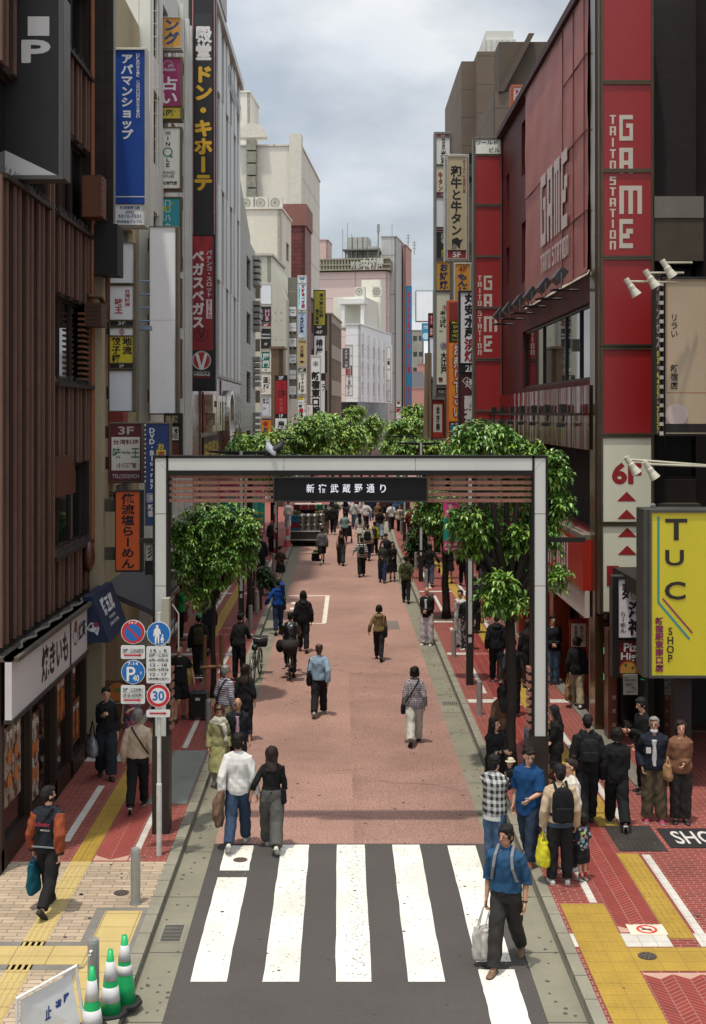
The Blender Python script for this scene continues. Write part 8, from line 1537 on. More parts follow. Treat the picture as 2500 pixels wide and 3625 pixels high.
P = person('man in a bright green polo shirt reading his phone by the shop flags', 642, 2266, 1.70, -75, 'stand', ('hold', 'ph'), tp_(0x2f9a50, .42, .03, .86), tr(BLK, .015), 'k', ('short', HAIR), z=Z, head=(0, -22), extra=dict(collar=1)); phone(P, 1, 'phone in the hand of the green polo man')
P = person('grey haired man in a striped shirt standing in the gutter with his companion', 800, 2640, 1.63, -42, 'stand', ('d', 'd'), tp_(mat(0x9d98a0, rough=.8, pat='stripe', c2=0x4a4656, ps=.045), .95, .03, .9), tr(0x8a7d66, .02), 'b', ('thick', HAIRG), head=(-25, 0), extra=dict(collar=1, glasses=1)); crossbag(P, -1, 0x161412, 'small black crossbody pouch of the striped shirt man')
P = person('woman in black with tied dark hair seen from behind beside the striped shirt man', 868, 2622, 1.58, -8, 'stand', ('d', 'd'), tp_(0x1b1b1b, .75, .035, .72), tr(BLK, .02), 'k', ('long', HAIRB), 'f', extra=dict(hairz=1.3))
P = person('slim person in black leaning over a parked bicycle', 846, 2410, 1.70, -20, 'wide', ('d', 'reach'), tp_(0x171717, 1, .015, .9), tr(0x161616, .01), 'k', ('bun', HAIR), 'f', z=Z, lean=12)
P = person('elderly woman in a yellow green coat and pale scarf walking forward', 775, 2786, 1.47, 188, 'stepL', ('d', 'd'), tp_(0x908d62, 1, .03, .8), ('coat', 0x918e5e, .05), 'w', ('thick', HAIRR), 'f', head=(8, -12), extra=dict(len=.36, leggings=0xb0a88f, glasses=1, topname='coat'))
sc_ = MB(); s_ = P['s']; rings(sc_, [(P['V3'](0, .02, 1.34), .16 * s_, .135 * s_, UX, UY), (P['V3'](0, .02, 1.44), .15 * s_, .13 * s_, UX, UY), (P['V3'](0, .02, 1.5), .1 * s_, .1 * s_, UX, UY)]); limb(sc_, [P['V3'](-.08, .15, 1.36), P['V3'](-.13, .17, 1.2), P['V3'](-.14, .16, 1.0)], [.06 * s_, .05 * s_, .04 * s_]); blob(sc_, 'scarf', .009, cloth(0xb5b2a2), P['o'], sm=2, wr=.008)
handbag(P, -1, 0x3a1c1a, 'small oxblood handbag of the elderly woman', w_=.2, hgt=.22, dep=.1, strap=.12)
t = item(P, 'umbrella', 'folded black umbrella hooked on the elderly woman arm', 'umbrella', P['V3'](-.3, 0, 1)); mb = MB(); mb.tube([P['V3'](-.27, .1, 1.05), P['V3'](-.33, .12, .95), P['V3'](-.34, .12, .72), P['V3'](-.3, .1, .7)], [.03, .06, .055, .02]); put(P, mb, 'canopy', cloth(0x151415), t, True)
P = person('elderly man in a dark jacket over a pink striped shirt walking forward', 842, 2778, 1.58, 182, 'stepR', ('d', 'd'), tp_(0x1c1e24, .72, .035, .84), tr(0x2a2a2c, .015), 'k', ('bald', HAIRG), head=(4, -8), skin=SKIN2, extra=dict(under=mat(0x9a7684, rough=.8, pat='vstripe', c2=0xb59aa4, ps=.02), fringe=1, topname='jacket')); crossbag(P, 1, 0x131313, 'black crossbody bag under the elderly man jacket')
PW = P = person('young man in a white sweatshirt and blue jeans walking away hand in hand', 843, 2996, 1.80, -3, 'walkR', ('b', (.12, -.02, -.53)), tp_(0xc6c3bd, 1, .032, .84), tr(DEN2, .022), 'w', ('thick', HAIR), extra=dict(sole=1))
mb = MB(); hh = hand(P, -1); t = item(P, 'folded_jacket', 'brown jacket hanging over the arm of the white sweatshirt man', 'jacket', hh); rings(mb, [(hh + Vector((0, .0, .16)), .05, .1, UX, UY), (hh + Vector((-.04, 0, .0)), .09, .15, UX, UY), (hh + Vector((-.06, 0, -.2)), .1, .16, UX, UY), (hh + Vector((-.04, .02, -.42)), .06, .13, UX, UY)]); put(P, mb, 'cloth', cloth(0x6b5443), t, vox=.011, wr=.012)
P = person('woman in a black top and wide grey trousers walking away hand in hand', 962, 3004, 1.63, 2, 'walkL', ((.2, .02, -.46), 'f'), tp_(0x151515, .72, .012, .98), tr(0x4c4b46, .045), 'w', ('long', HAIRB), 'f', extra=dict(hairz=1.34, sole=1))
handbag(P, 1, 0x121212, 'black shoulder bag of the woman holding hands', w_=.26, hgt=.22, dep=.09, strap=.36, at=P['V3'](.2, -.03, 1.42))
P = person('man in a light denim jacket walking away along the pink road', 1130, 2532, 1.62, -4, 'walkR', ('d', 'b'), tp_(DENIM, 1, .035, .9), tr(BLK, .03), 'g', ('thick', HAIRR), extra=dict(topname='jacket', collar=1, sole=1)); handbag(P, -1, 0x131313, 'black soft bag on the denim jacket man shoulder', w_=.3, hgt=.34, dep=.14, strap=.26, at=P['V3'](-.23, -.02, 1.4))
P = person('woman in a khaki hoodie walking away in the middle of the road', 1342, 2336, 1.55, -5, 'walkL', ((.16, .05, -.48), 'd'), tp_(0x75613f, 1, .02, .92), tr(BLK, .012), 'k', ('bob', HAIR), 'f', extra=dict(hood=1, topname='hoodie')); handbag(P, 1, 0x121212, 'black slouchy shoulder bag of the khaki hoodie woman', w_=.3, hgt=.26, dep=.1, strap=.34, at=P['V3'](.2, -.03, 1.4))
P = person('woman in a checked tweed shirt and white trousers walking away', 1468, 2632, 1.62, -3, 'walkR', ('d', 'd'), tp_(mat(0x6a5f62, rough=.9, var=.2, scale=9, pat='check', c2=0x9f9a9c, ps=.045), .96, .045, .82), tr(0xb3b0a4, .03), 'k', ('bob', HAIR), 'f', extra=dict(collar=1)); crossbag(P, -1, 0x131313, 'black crossbody bag with a white charm on the tweed shirt woman')
P = person('bald man in a black cardigan and white trousers standing by the kerb', 1512, 2284, 1.70, 160, 'wide', ('hold', 'hold'), tp_(0x181818, 1, .035, .84), tr(0xb8aeb0, .04), 'w', ('bald', HAIR), skin=SKIN2, head=(48, 0), extra=dict(under=0xbdbcbc, topname='cardigan'))
P = person('man in an olive short sleeved shirt walking away along the gutter', 1438, 2135, 1.68, -5, 'stepL', ('d', 'd'), tp_(OLV, .5, .05, .84), tr(BLK, .015), 'k', ('short', HAIR), extra=dict(collar=1)); t = item(P, 'strap', 'thin dark strap across the olive shirt back', 'strap', P['V3'](0, 0, 1.2)); sling(P, 1, .95, cloth(0x23241a), t, 'band')
def bicycle(base, yaw, c, label, basket=True, pannier=None):
 t = thing('bicycle', label, 'bicycle', tuple(base)); M = Matrix.Translation(base) @ Matrix.Rotation(R(yaw), 4, 'Z'); FM = mat(c, rough=.35, metal=.4)
 def part(mb, name, m): mb.v = [tuple(M @ Vector(v)) for v in mb.v]; return mb.build(name, m, t, True)
 for y in (-.5, .55):
  m = MB(); m.tube([(0, y + .31 * math.cos(a), .33 + .31 * math.sin(a)) for a in np.linspace(0, 6.283, 29)], .018, 7, cap=False); w_ = part(m, 'wheel', mat(0x161616, rough=.8))
  m = MB();
  for k in range(10): a = k * .628; m.tube([(0, y, .33), (0, y + .3 * math.cos(a), .33 + .3 * math.sin(a))], .003, 3)
  m.tube([(-.05, y, .33), (.05, y, .33)], .02, 8); m.v = [tuple(M @ Vector(v)) for v in m.v]; m.build('spoke', METAL, w_)
  m = MB(); m.tube([(0, y + .345 * math.cos(a), .33 + .345 * math.sin(a)) for a in np.linspace(.2, 2.9, 12)], .022, 6); part(m, 'mudguard', METAL)
 m = MB(); m.tube([(0, -.5, .33), (0, -.05, .3), (0, .42, .72), (0, .55, .33)], .016, 7); m.tube([(0, -.05, .3), (0, -.17, .8)], .016, 7); m.tube([(0, -.5, .33), (0, -.14, .66)], .012, 6); m.tube([(0, .42, .72), (0, .38, .95)], .014, 7); part(m, 'frame', FM)
 m = MB(); m.tube([(-.27, .22, 1.0), (-.2, .36, 1.0), (0, .4, .95), (.2, .36, 1.0), (.27, .22, 1.0)], .012, 7); part(m, 'handlebar', METAL)
 m = MB(); m.tube([(0, -.33, .83), (0, -.25, .84), (0, -.1, .84), (0, -.02, .83)], [.05, .09, .06, .02], 10); part(m, 'saddle', mat(0x161414, rough=.5))
 m = MB(); m.tube([(-.12, -.05, .3), (.12, -.05, .3)], .012, 6); m.box((-.2, -.09, .2), (-.11, -.01, .22)); m.box((.11, -.09, .38), (.2, -.01, .4)); m.tube([(.12, -.05, .3), (.12, -.05, .39)], .01, 5); m.tube([(-.12, -.05, .3), (-.12, -.05, .21)], .01, 5); part(m, 'crank', METAL)
 m = MB(); m.tube([(0, -.7, .7), (0, -.2, .7)], .01, 5);
 for x in (-.06, .06): m.tube([(x, -.7, .7), (x, -.2, .7)], .006, 5); m.tube([(x, -.62, .7), (x, -.5, .33)], .006, 5)
 part(m, 'rear_rack', METAL)
 if basket: m = MB(); m.prism([(-.16, .5, .72), (.16, .5, .72), (.19, .5, .98), (-.19, .5, .98)], (0, .26, 0)); part(m, 'basket', mat(0x1a1a1a, rough=.8, pat='tile', c2=0x4a4a48, ps=.03))
 if pannier: m = MB(); m.prism([(-.17, -.78, .72), (.17, -.78, .72), (.23, -.78, 1.02), (-.23, -.78, 1.02)], (0, .38, 0)); part(m, 'rear_basket', mat(pannier, rough=.8, var=.15, pat='tile', c2=0x0f0d0c, ps=.05))
 return t
b = G(1023, 2408); bicycle(b + Vector((0, .5, 0)), 3, 0x55524e, 'bicycle with a big rear basket ridden by the man in black leather', pannier=0x241a16)
P = person('man in a black quilted jacket riding a bicycle away', 1028, 2408, 1.68, 3, 'ride', ('bars', 'bars'), tp_(LEATHER, 1, .03, .92), tr(BLK, .015), 'k', ('short', HAIR), Y=b.y + .32, lift=0, lean=8, extra=dict(topname='jacket'))
t = item(P, 'hanging_bag', 'round black bag hanging beside the cyclist', 'bag', P['V3'](-.28, -.1, .8)); mb = MB(); mb.ball(P['V3'](-.27, -.12, .86), (.11, .13, .17), 12); put(P, mb, 'pouch', cloth(0x121212), t, True)
b = G(903, 2418); bicycle(b + Vector((0, .55, 0)), -6, 0x3a3a3c, 'parked black bicycle standing in the gutter beside the person in black')
P = person('long haired person in a black cap and black clothes walking away behind the cyclist', 1074, 2308, 1.72, 2, 'stepL', ('d', 'd'), tp_(0x171717, 1, .04, .86), tr(0x161616, .02), 'b', ('long', HAIR), extra=dict(cap=0x131313, hairz=1.42, topname='jacket'))
P = person('person in a royal blue hoodie shading the head with one hand', 985, 2246, 1.68, 6, 'stepR', ('out', 'head'), tp_(0x0f3a7a, 1, .045, .92), tr(0x1c2c44, .012), 'k', ('short', HAIR), 'f', extra=dict(hood=1, topname='hoodie', leglen=.92)); handbag(P, 1, 0x17181c, 'black shopper bag on the blue hoodie shoulder', w_=.32, hgt=.34, dep=.1, strap=.26, at=P['V3'](.2, -.02, 1.38))
P = person('boy in a dark floral shirt with a jacket tied round his waist', 993, 2066, 1.52, -25, 'walkL', ('d', 'out'), tp_(mat(0x1c1816, rough=.8, pat='blot', c2=0x6a4a36, ps=14), .5, .03, .9), ('skirt', 0x161616, .03), 'k', ('short', HAIR), z=.1, head=(-20, 0), extra=dict(len=.55, leggings=None))
person('man in a dark suit standing beside the black tree trunk', 924, 2042, 1.72, 10, 'stand', ('d', 'd'), tp_(0x161820, 1, .03, .8), tr(0x16171c, .015), 'k', ('short', HAIR), z=Z, extra=dict(topname='jacket'))
P = person('woman in an olive jacket and face mask walking forward arm in arm', 1354, 2063, 1.62, 178, 'stepL', ('d', 'hold'), tp_(0x33342c, 1, .03, .82), tr(0x26344a, .035), 'k', ('long', HAIR), 'f', extra=dict(mask=0xb5b5b5, topname='jacket'))
P = person('woman in a long black dress walking forward arm in arm', 1390, 2058, 1.60, 182, 'stand', ('hold', 'd'), tp_(0x1b1413, 1, .02, .9), ('dress', 0x1a1513, .03), 'k', ('long', HAIR), 'f', extra=dict(len=.42, socks=0x151515))
person('man in a dark bucket hat behind the woman in the black dress', 1366, 2052, 1.68, 180, 'stand', ('d', 'd'), tp_(0x1c1d22, 1, .03, .84), tr(0x1c1c1e), 'k', ('short', HAIR), Y=54.5, extra=dict(hat=0x1c1a18, mask=0x8a7a70))
P = person('person in a black and white striped tee with a black sling bag walking away', 1280, 2042, 1.62, 0, 'stepR', ('out', 'd'), tp_(mat(0x1f1f20, rough=.8, pat='stripe', c2=0xb3b3b0, ps=.07), .55, .05, .84), tr(0x191919, .03), 'k', ('short', HAIR)); backpack(P, 0x191a1c, 'black sling pack on the striped tee', w_=.24, hgt=.32, dep=.1, z0=1.02)
P = person('man in a beige jacket with a large black backpack walking away', 1302, 1984, 1.66, -5, 'stepL', ('d', 'd'), tp_(0xa09a86, 1, .05, .78), tr(0x1c1f24, .02), 'k', ('short', HAIR), extra=dict(topname='jacket')); backpack(P, 0x151618, 'large black backpack on the beige jacket', w_=.34)
P = person('person in a lime yellow jacket with a plum backpack walking away', 1326, 1966, 1.60, -8, 'stepR', ('d', 'd'), tp_(0x8f9622, 1, .04, .88), tr(0x191919, .02), 'w', ('short', HAIR), 'f', extra=dict(topname='jacket')); backpack(P, 0x3a2730, 'plum backpack on the lime yellow jacket', w_=.28)
person('woman in a black tank top and wide dark trousers walking away', 1208, 2001, 1.64, 0, 'walkL', ('d', 'd'), tp_(0x151515, .0, .01, .96), tr(0x2c2b28, .045), 'k', ('long', HAIRR), 'f', extra=dict(hairz=1.3))
P = person('man in a grey sweater and black shorts walking away', 1140, 1998, 1.70, 4, 'walkR', ('d', 'd'), tp_(0x5c5a5c, 1, .04, .88), ('shorts', 0x161616, .02), 'w', ('short', HAIR), extra=dict(leglen=.9, socks=0x1a1a1a, sole=1)); handbag(P, -1, 0x141414, 'black paper shopping bag stuffed with green leaves', w_=.5, hgt=.36, dep=.12, strap=.22, rot=80)
mb = MB(); rr = random.Random(2); mb.tone = []; hh = hand(P, -1) - Vector((0, 0, .2)); t = item(P, 'leaf_bunch', 'bunch of green leaves sticking out of the shopping bag', 'plant', hh); [leaves(mb, hh + Vector((rr.uniform(-.12, .12), rr.uniform(-.03, .03), rr.uniform(0, .1))), UZ, .2, rr, 5, .1) for _ in range(12)]; put(P, mb, 'foliage', LEAF, t)
P = person('woman in a teal blouse pushing a black stroller away', 1220, 1926, 1.64, -6, 'stepL', ('bars', 'bars'), tp_(0x6d8a86, .7, .05, .86), tr(0x1c1c1c, .02), 'k', ('thick', HAIR), 'f')
t = item(P, 'stroller', 'black folding stroller with a pink toy', 'stroller', P['V3'](.1, .6, 0)); mb = MB()
for sd in (-.2, .2): mb.tube([(sd + .1, .42, 1.12), (sd + .1, .5, 1.0), (sd + .1, .95, .1)], .016, 6); mb.tube([(sd + .1, .5, .1), (sd + .1, .75, .62)], .014, 6)
mb.tube([(-.1, .42, 1.12), (.3, .42, 1.12)], .016, 6); put(P, mb, 'frame', mat(0x17181a, rough=.4), t); mb = MB(); rings(mb, [(Vector((.1, .62, .35)), .2, .18, UX, UY), (Vector((.1, .66, .6)), .22, .22, UX, UY), (Vector((.1, .7, .9)), .2, .18, UX, UY)]); put(P, mb, 'seat', cloth(0x17181a), t)
for sd in (-.1, .3):
 for y in (.48, .97): mb = MB(); mb.tube([(sd - .02, y, .09), (sd + .02, y, .09)], .09, 12); put(P, mb, 'wheel', mat(0x1a1a1a), t)
person('man in a black tee and pale wide jeans walking away', 1345, 1908, 1.68, 3, 'walkL', ('d', 'd'), tp_(0x161616, .45, .04, .92), tr(0x6d7a84, .05), 'k', ('short', HAIR), extra=dict(cap=0x161616))
person('woman with long dark hair in a frilly white skirt walking away', 1274, 1926, 1.62, 0, 'stand', ('d', 'd'), tp_(0xa8a49c, 1, .03, .95), ('skirt', 0xb3afa6, .08), 'k', ('long', HAIR), 'f', extra=dict(len=.6, hairz=1.1, leggings=0x7a8a86))
P = person('man in a pale jacket and jeans walking away under the board', 1256, 1872, 1.70, 2, 'stepL', ('d', 'd'), tp_(0xa9aca6, 1, .05, .84), tr(0x4a5c6c, .03), 'k', ('short', HAIR), extra=dict(topname='jacket')); t = item(P, 'strap', 'dark strap on the pale jacket', 'strap', P['V3'](0, 0, 1.2)); sling(P, 1, .95, cloth(BLK), t, 'band')
person('woman in a loose white blouse walking away beside the pale jacket', 1296, 1874, 1.66, 0, 'stepR', ('d', 'out'), tp_(0xb9b8b3, .9, .06, .82), tr(0x1d1d1f, .02), 'k', ('bob', HAIR), 'f')
P = person('man in a white tee with a black messenger bag walking away', 1385, 1880, 1.70, 0, 'walkR', ('d', 'd'), tp_(0xb9b8b5, .5, .05, .86), tr(0x241c22, .03), 'k', ('short', HAIR)); crossbag(P, -1, 0x131313, 'black messenger bag on the white tee', w_=.36, hgt=.26)
person('woman in a cream cardigan over black walking forward', 1416, 1888, 1.60, 180, 'stepL', ('d', 'd'), tp_(0xa29a8a, 1, .03, .8), tr(0x191919, .03), 'k', ('bob', HAIR), 'f', extra=dict(under=0x161616, topname='cardigan'))
person('pedestrian in a dark red jacket on the far pavement', 1451, 1906, 1.66, 20, 'stepR', ('d', 'd'), tp_(0x6b1820, 1, .04, .86), tr(0x17171a, .015), 'k', ('short', HAIR), z=Z, extra=dict(topname='jacket'))
person('tan jacketed woman walking forward behind the black tee man', 1338, 1872, 1.60, 180, 'stand', ('d', 'd'), tp_(0x6a5034, 1, .03, .86), tr(0x26262a, .02), 'k', ('short', HAIRR), 'f', Y=75.5)
person('dark clothed man walking away beside the truck crates', 1180, 1892, 1.70, 0, 'stepL', ('d', 'd'), tp_(0x1a1a1c, 1, .04, .84), tr(0x18181a, .02), 'w', ('short', HAIR))
person('second dark clothed man between the truck and the stroller', 1154, 1884, 1.68, 5, 'stand', ('d', 'd'), tp_(0x26211e, 1, .05, .8), tr(0x5c5040, .03), 'k', ('short', HAIR), Y=72)
b = G(1190, 1868); bicycle(b, 175, 0x4a5a60, 'city bicycle with a blue basket coming down the street'); person('cyclist in a dark green vest riding forward', 1190, 1868, 1.68, 175, 'ride', ('bars', 'bars'), tp_(0x24301f, 1, .03, .92), tr(0x2a2a2c), 'k', ('short', HAIR), Y=b.y, lift=0, lean=6)
b = G(1224, 1850); bicycle(b, 180, 0x4a4a4a, 'second bicycle coming down the street behind the stroller'); person('second cyclist in black and white riding forward', 1224, 1850, 1.68, 180, 'ride', ('bars', 'bars'), tp_(0x1a1a1c, 1, .03, .92), tr(0x2a2a2c), 'k', ('short', HAIR), Y=b.y, lift=0, lean=6, extra=dict(sleeves=0xb0b0b0))
rr = random.Random(9)
FC = [('a pale grey', 0x9a9a98), ('a white', 0xb8b8b5), ('a black', 0x18181a), ('a navy', 0x1c2438), ('a beige', 0x9a8c74), ('a blue', 0x2f5878), ('a dark brown', 0x3a2a22)]
FP = [(1290, 1838), (1316, 1842), (1360, 1846), (1372, 1838), (1400, 1846), (1350, 1818), (1330, 1806), (1232, 1818), (1262, 1812), (1300, 1800), (1382, 1806), (1420, 1830), (1442, 1820), (1068, 1740), (1120, 1700), (1160, 1690), (1205, 1694), (1245, 1698), (1285, 1692), (1330, 1698), (1370, 1694), (1410, 1702), (1250, 1650), (1320, 1650)]
for i, (x, y) in enumerate(FP):
 nm, c = FC[(i * 3) % 7]; b_ = ['dark trousers', 'blue jeans', 'black shorts', 'grey trousers'][i % 4]; bc = [0x19191b, 0x34465c, 0x151515, 0x4a4a48][i % 4]
 wh = ['seen under the name board', 'beyond the parked truck', 'in the street bend', 'by the far lamp post'][i % 4]; q = G(x, y)
 where = 'beneath the name board' if y > 1790 else 'above the name board'
 person('%s pedestrian in %s top, %s, %s %s' % (['tiny', 'small', 'distant'][i % 3], nm, b_, ['walking off', 'coming closer', 'alone', 'in a pair', 'by the kerb', 'mid road', 'near the bend', 'among others'][(i * 5) % 8], where), x, y, rr.uniform(1.55, 1.75), rr.choice((0, 180, 10, 170)), rr.choice(('stepL', 'stepR', 'stand')), ('d', 'd'), tp_(c, rr.choice((.5, 1, 1)), .04, .86), ('shorts' if 'shorts' in b_ else 'trousers', bc, .02), 'k', (rr.choice(('short', 'bob', 'long')), HAIR))
# --- people on the brick pavement before the arcade ---
P = person('man in a denim blue shirt with rolled sleeves crossing with bags', 1792, 3424, 1.77, 158, 'walkR', ('d', 'd'), tp_(mat(0x16405f, rough=.85, var=.18, scale=7), .62, .045, .97), tr(0x2f2b29, .022), 0x66503a, ('thick', HAIR), head=(-22, -4), skin=SKIN2, extra=dict(collar=1, deco=[([('r', (-.035, .995, .035, .955), 0x1a1614), ('r', (-.02, .985, .02, .965), 0x8d8a82)], -1, -.165), ([('r', (-.002, 1.38, .002, 1.0), 0x143450)], -1, -.17)]))
backpack(P, 0x4a4d50, 'grey backpack worn by the man in the denim blue shirt', strapc=0x77797a)
handbag(P, 1, 0xa9a49c, 'white tote bag in the fist of the man in the denim blue shirt', w_=.36, hgt=.42, dep=.14, strap=.26, rot=60); handbag(P, 1, 0xb0aba2, 'smaller pale tote bag with a blue print next to the white tote', w_=.3, hgt=.36, dep=.12, strap=.24, rot=35, at=hand(P, 1) + Vector((-.08, .05, -.02)))
t = item(P, 'wristwatch', 'black wristwatch of the man in the denim blue shirt', 'watch', P['A'][-1][2]); mb = MB(); a_, b_ = P['A'][-1][1], P['A'][-1][2]; mb.tube([a_.lerp(b_, .9), a_.lerp(b_, .97)], .032, 12); put(P, mb, 'band', mat(0x151515, rough=.4), t)
PB = P = person('man in a black and white plaid shirt holding a baby', 1752, 3072, 1.68, -32, 'stand', ('baby', 'baby'), tp_(mat(0x1c1c1c, rough=.85, pat='plaid', c2=0xa9a9a6, ps=.1), .85, .05, .82), tr(0x3c5068, .025), 'k', ('thick', HAIR), extra=dict(tail=0xb5b5b2, collar=1), head=(-20, 0))
PC = P; P = person('baby in a cream bear hat carried by the plaid shirt man', 1806, 3060, .72, 120, 'ride', ('d', 'hold'), tp_(0x1f1f22, .3, .01, .8), ('shorts', 0x24242a, .01), 'w', ('short', HAIR), Y=PB['d'] + .12, lift=.86, extra=dict(hat=0xb3a78c, leglen=.6, socks=0xb9b7b2))
P = person('young man with curly hair in a long blue tee at the kerb', 1872, 3060, 1.72, 150, 'stepL', ('reach', 'd'), tp_(0x12395f, .5, .05, .74), tr(0x26303f, .03), 'o', ('curly', HAIR), z=Z, head=(35, -18))
P = person('man in a beige blouson with a black backpack seen from behind', 1982, 3128, 1.68, 2, 'wide', ('d', 'd'), tp_(0xa8957a, 1, .05, .92), tr(0x1d1c1c, .02), 'w', ('thick', HAIR), z=Z, head=(14, -6), extra=dict(topname='jacket', collar=1, tail=0x3c4a5c, sole=1)); backpack(P, 0x131314, 'glossy black backpack on the beige blouson', w_=.32, hgt=.5, dep=.17)
handbag(P, -1, mat(0xc0b81e, rough=.35, var=.2, scale=9, spec=.5), 'bright yellow plastic bag hanging from the beige blouson man', w_=.34, hgt=.36, dep=.2, strap=.14, name='plastic_bag')
P = person('woman in a white knit sweater with sunglasses and a top bun', 2020, 3078, 1.62, 95, 'stand', ('d', 'hold'), tp_(0xb9b4a6, .95, .05, .92), tr(0x17171a, .03), 'w', ('bun', HAIRB), 'f', z=Z, extra=dict(glasses='sun', topname='sweater')); handbag(P, 1, mat(0x85888a, rough=.3, metal=.4, var=.2, scale=14), 'silver handbag of the woman in the white sweater', w_=.34, hgt=.2, dep=.16, strap=.24, strapc=BLK)
P = person('toddler in a colourful floral shirt and black shorts', 2062, 3118, .93, 35, 'stand', ('reach', 'd'), tp_(mat(0x1b1f33, rough=.8, pat='floral', c2=0xb0a030, ps=20), .5, .03, .82), ('shorts', 0x1a1a1a, .045), 'g', ('thick', HAIR), z=Z, extra=dict(leglen=.98, socks=0x9a3030))
P = person('man in black with a small black backpack walking away on the tactile strip', 2080, 2922, 1.78, -2, 'stepR', ('d', 'd'), tp_(0x161515, .9, .04, .86), tr(0x161616, .022), 'k', ('short', HAIR), z=Z); backpack(P, 0x18191b, 'small black backpack on the man in black', w_=.3, hgt=.36, z0=1.05)
person('person all in black walking away with a pale sole showing', 2184, 2925, 1.63, -4, 'walkL', ('d', 'strap'), tp_(0x131313, 1, .04, .8), tr(0x141414, .035), 'k', ('bob', HAIR), z=Z, extra=dict(sole=1))
P = person('man in a navy hoodie with a red letter patch and khaki trousers', 2316, 2906, 1.70, 168, 'wide', ('pocket', 'pocket'), tp_(0x191c26, 1, .05, .88), tr(0x4c4230, .04), 'p', ('short', HAIRG), z=Z, skin=SKIN2, head=(-6, 0), extra=dict(glasses=1, mask=0xb5b5b3, maskz=-.045, under=0xb0aeac, topname='hoodie', deco=[([('r', (-.135, 1.27, -.055, 1.17), 0xb0aca8), ('r', (-.125, 1.26, -.108, 1.18), 0x9a1c30), ('r', (-.082, 1.26, -.065, 1.18), 0x9a1c30), ('r', (-.108, 1.228, -.082, 1.212), 0x9a1c30)], -1, -.19)]))
P = person('person with a tan slouch bag at the frame edge beside the navy hoodie man', 2410, 2912, 1.66, 175, 'stand', ('hold', 'd'), tp_(0x6a4a36, 1, .04, .86), tr(0x2a2622, .03), 'k', ('bob', HAIRB), 'f', z=Z); handbag(P, 1, 0x8a6a4a, 'tan slouch bag beside the navy hoodie man', w_=.36, hgt=.26, dep=.16, strap=.12, at=P['V3'](.24, .12, 1.15))
P = person('person in black looking at a phone in the dark doorway', 2276, 2800, 1.66, 105, 'stand', ('ph', 'd'), tp_(0x121212, 1, .03, .85), tr(0x121212, .02), 'k', ('thick', HAIR), z=Z, Y=22.6, head=(0, -15)); phone(P, -1, 'phone held in the dark doorway')
P = person('woman with a straight black fringe in a black sweatshirt with white print', 1752, 2868, 1.56, 205, 'stand', ('cross', 'cross'), tp_(0x141414, 1, .045, .82), tr(0x141414, .03), 'k', ('long', HAIR), 'f', z=Z, head=(35, 0), extra=dict(hairz=1.3, deco=[([T_('MONSTER', (-.1, 1.16, .1, 1.1), 0xb3b0ac, 'h', .03)], -1, -.2)]))
person('woman in a brown jacket and long black skirt behind the fringe haired woman', 1778, 2725, 1.58, 10, 'stand', ('d', 'd'), tp_(0x4a3424, 1, .04, .84), ('skirt', 0x151414, .05), 'k', ('long', HAIR), 'f', z=Z, extra=dict(len=.2, hairz=1.2))
person('man in a black leather jacket behind the tree trunk', 1815, 2536, 1.72, 5, 'stand', ('d', 'd'), tp_(LEATHER, 1, .045, .8), tr(0x131313, .02), 'k', ('short', HAIR), z=Z, extra=dict(topname='jacket'))
person('man in a black hooded jacket walking away near the lamp post', 1758, 2418, 1.72, -3, 'stepL', ('d', 'd'), tp_(0x161719, 1, .04, .86), tr(0x141416, .018), 'k', ('short', HAIR), z=Z, extra=dict(hood=1, topname='jacket', sole=1))
person('woman with long dark hair in a black top beside the gate pillar', 1868, 2428, 1.62, 0, 'stepR', ('d', 'd'), tp_(0x161616, 1, .03, .9), tr(0x161616, .04), 'k', ('long', HAIRB), 'f', z=Z, extra=dict(hairz=1.22, sole=1))
person('person in jeans and a black jacket half hidden behind the gate pillar', 1958, 2424, 1.70, 178, 'stand', ('hold', 'hold'), tp_(0x17171a, 1, .035, .86), tr(0x46566a, .025), 'k', ('thick', HAIR), z=Z, extra=dict(sole=1))
P = person('woman with khaki trousers stepping into the arcade', 2042, 2506, 1.60, -10, 'stepL', ('d', 'd'), tp_(0x141414, 1, .05, .82), tr(0x8a7c66, .035), 'w', ('bob', HAIR), 'f', z=Z); handbag(P, -1, 0x8a6848, 'tan leather tote of the woman entering the arcade', w_=.36, hgt=.36, dep=.14, strap=.2)
P = person('woman bowed over her phone at the gate pillar base', 1968, 2860, 1.60, 80, 'stand', ('ph', 'd'), tp_(0x1a1918, 1, .04, .84), tr(0x161616, .03), 'k', ('long', HAIR), 'f', z=Z, Y=22.3, head=(0, -20)); phone(P, -1, 'phone of the woman by the gate pillar base')
person('person in a grey purple sweater with folded arms by the gate pillar', 1885, 2850, 1.58, -60, 'stand', ('cross', 'cross'), tp_(0x4a4854, .6, .04, .86), tr(0x151515, .03), 'k', ('bob', HAIR), 'f', z=Z, Y=22.0)
person('man in a white shirt raising a hand to his mouth by the lamp post', 1630, 2292, 1.64, 150, 'stand', ('d', 'mouth'), tp_(0xb3b2b0, 1, .04, .86), tr(0xa9a7a3, .03), 'k', ('short', HAIR), z=Z)
person('man in black patterned trousers standing close behind the lamp post', 1655, 2300, 1.60, 165, 'stand', ('d', 'd'), tp_(0x17171a, .8, .03, .9), tr(mat(0x1a1a1c, rough=.8, pat='blot', c2=0x77747a, ps=12), .05), 'w', ('bald', HAIR), z=Z, skin=SKIN2)
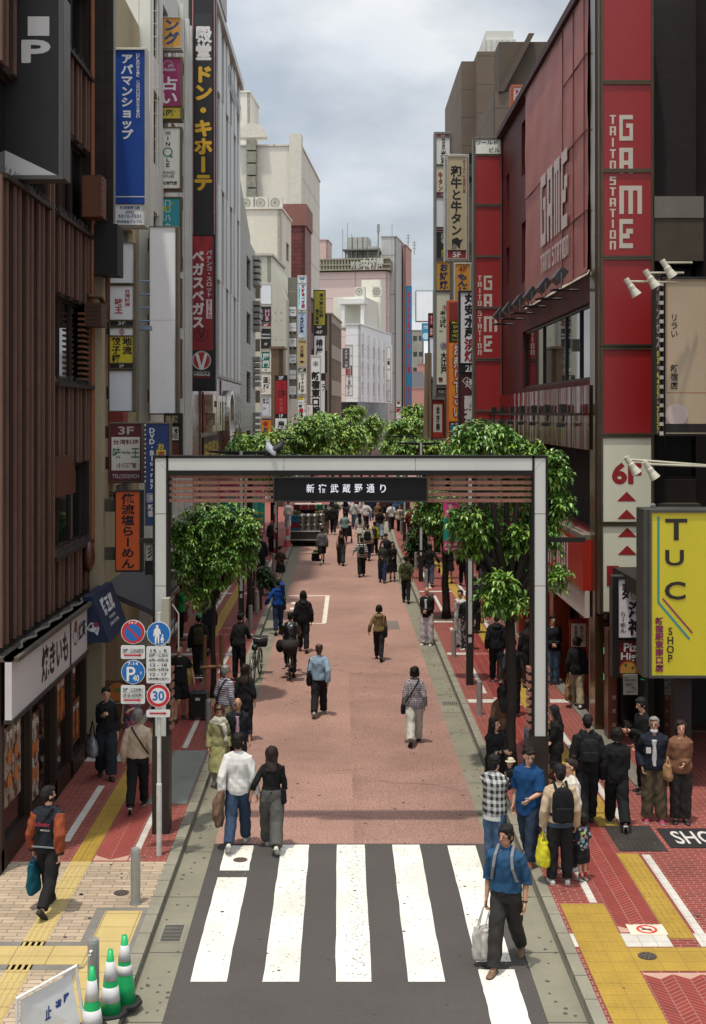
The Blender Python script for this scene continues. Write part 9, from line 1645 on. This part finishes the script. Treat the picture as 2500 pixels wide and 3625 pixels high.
P = person('woman in a black jacket and jeans with a round bag walking away', 1522, 2076, 1.64, -5, 'stepL', ('d', 'out'), tp_(0x161719, 1, .03, .9), tr(0x3a4654, .02), 'b', ('long', HAIR), 'f', z=Z); handbag(P, 1, 0x121215, 'small round navy bag swung by the woman in jeans', w_=.2, hgt=.2, dep=.1, strap=.14)
person('woman in a short black dress holding white flowers', 1590, 2066, 1.66, -10, 'stepR', ('d', 'hold'), tp_(0x151313, .9, .03, .9), ('dress', 0x151414, .04), 'k', ('long', HAIR), 'f', z=Z, extra=dict(len=.52))
person('man in dark clothes passing under the street banner', 1642, 2075, 1.70, 5, 'stepL', ('d', 'd'), tp_(0x17171a, 1, .05, .8), tr(0x16161a, .02), 'k', ('short', HAIR), z=Z)
P = person('man in black with a brown paper bag beyond the lamp post', 1680, 2150, 1.72, 0, 'stand', ('d', 'd'), tp_(0x17171a, .5, .04, .84), tr(0x1a1a1c, .03), 'k', ('short', HAIR), z=Z, Y=39); handbag(P, 1, 0x9a7a55, 'brown paper bag in the hand of the man beyond the lamp post', w_=.26, hgt=.34, dep=.12, strap=.14)
person('pedestrian in camouflage trousers deep on the brick pavement', 1712, 2100, 1.70, 10, 'stepR', ('d', 'd'), tp_(0x1a1a1c, 1, .04, .86), tr(mat(0x3c3c3a, rough=.8, pat='blot', c2=0x1c1c1c, ps=9), .05), 'w', ('short', HAIR), z=Z)
person('dark silhouette standing under the far trees', 1548, 2000, 1.68, 0, 'stand', ('d', 'd'), tp_(0x151515, 1, .04, .84), tr(0x151515, .02), 'k', ('short', HAIR), z=Z, Y=61)
person('dark pedestrian walking on the far brick pavement', 1500, 1960, 1.66, 180, 'stepL', ('d', 'd'), tp_(0x1a1a1e, 1, .04, .84), tr(0x17171a, .02), 'k', ('short', HAIR), z=Z, Y=62)
person('shopper in pale jeans near the red cone behind the truck', 1020, 1850, 1.66, 20, 'stepL', ('d', 'd'), tp_(0xa9a6a0, 1, .03, .86), tr(0x8a97a0, .02), 'w', ('short', HAIR), z=Z, Y=74)
person('pedestrian in grey beside the tactile strip near the truck', 963, 1950, 1.66, 170, 'stand', ('d', 'd'), tp_(0x2a2a2c, 1, .03, .86), tr(0x1f1f22, .02), 'k', ('short', HAIR), z=Z, Y=61)
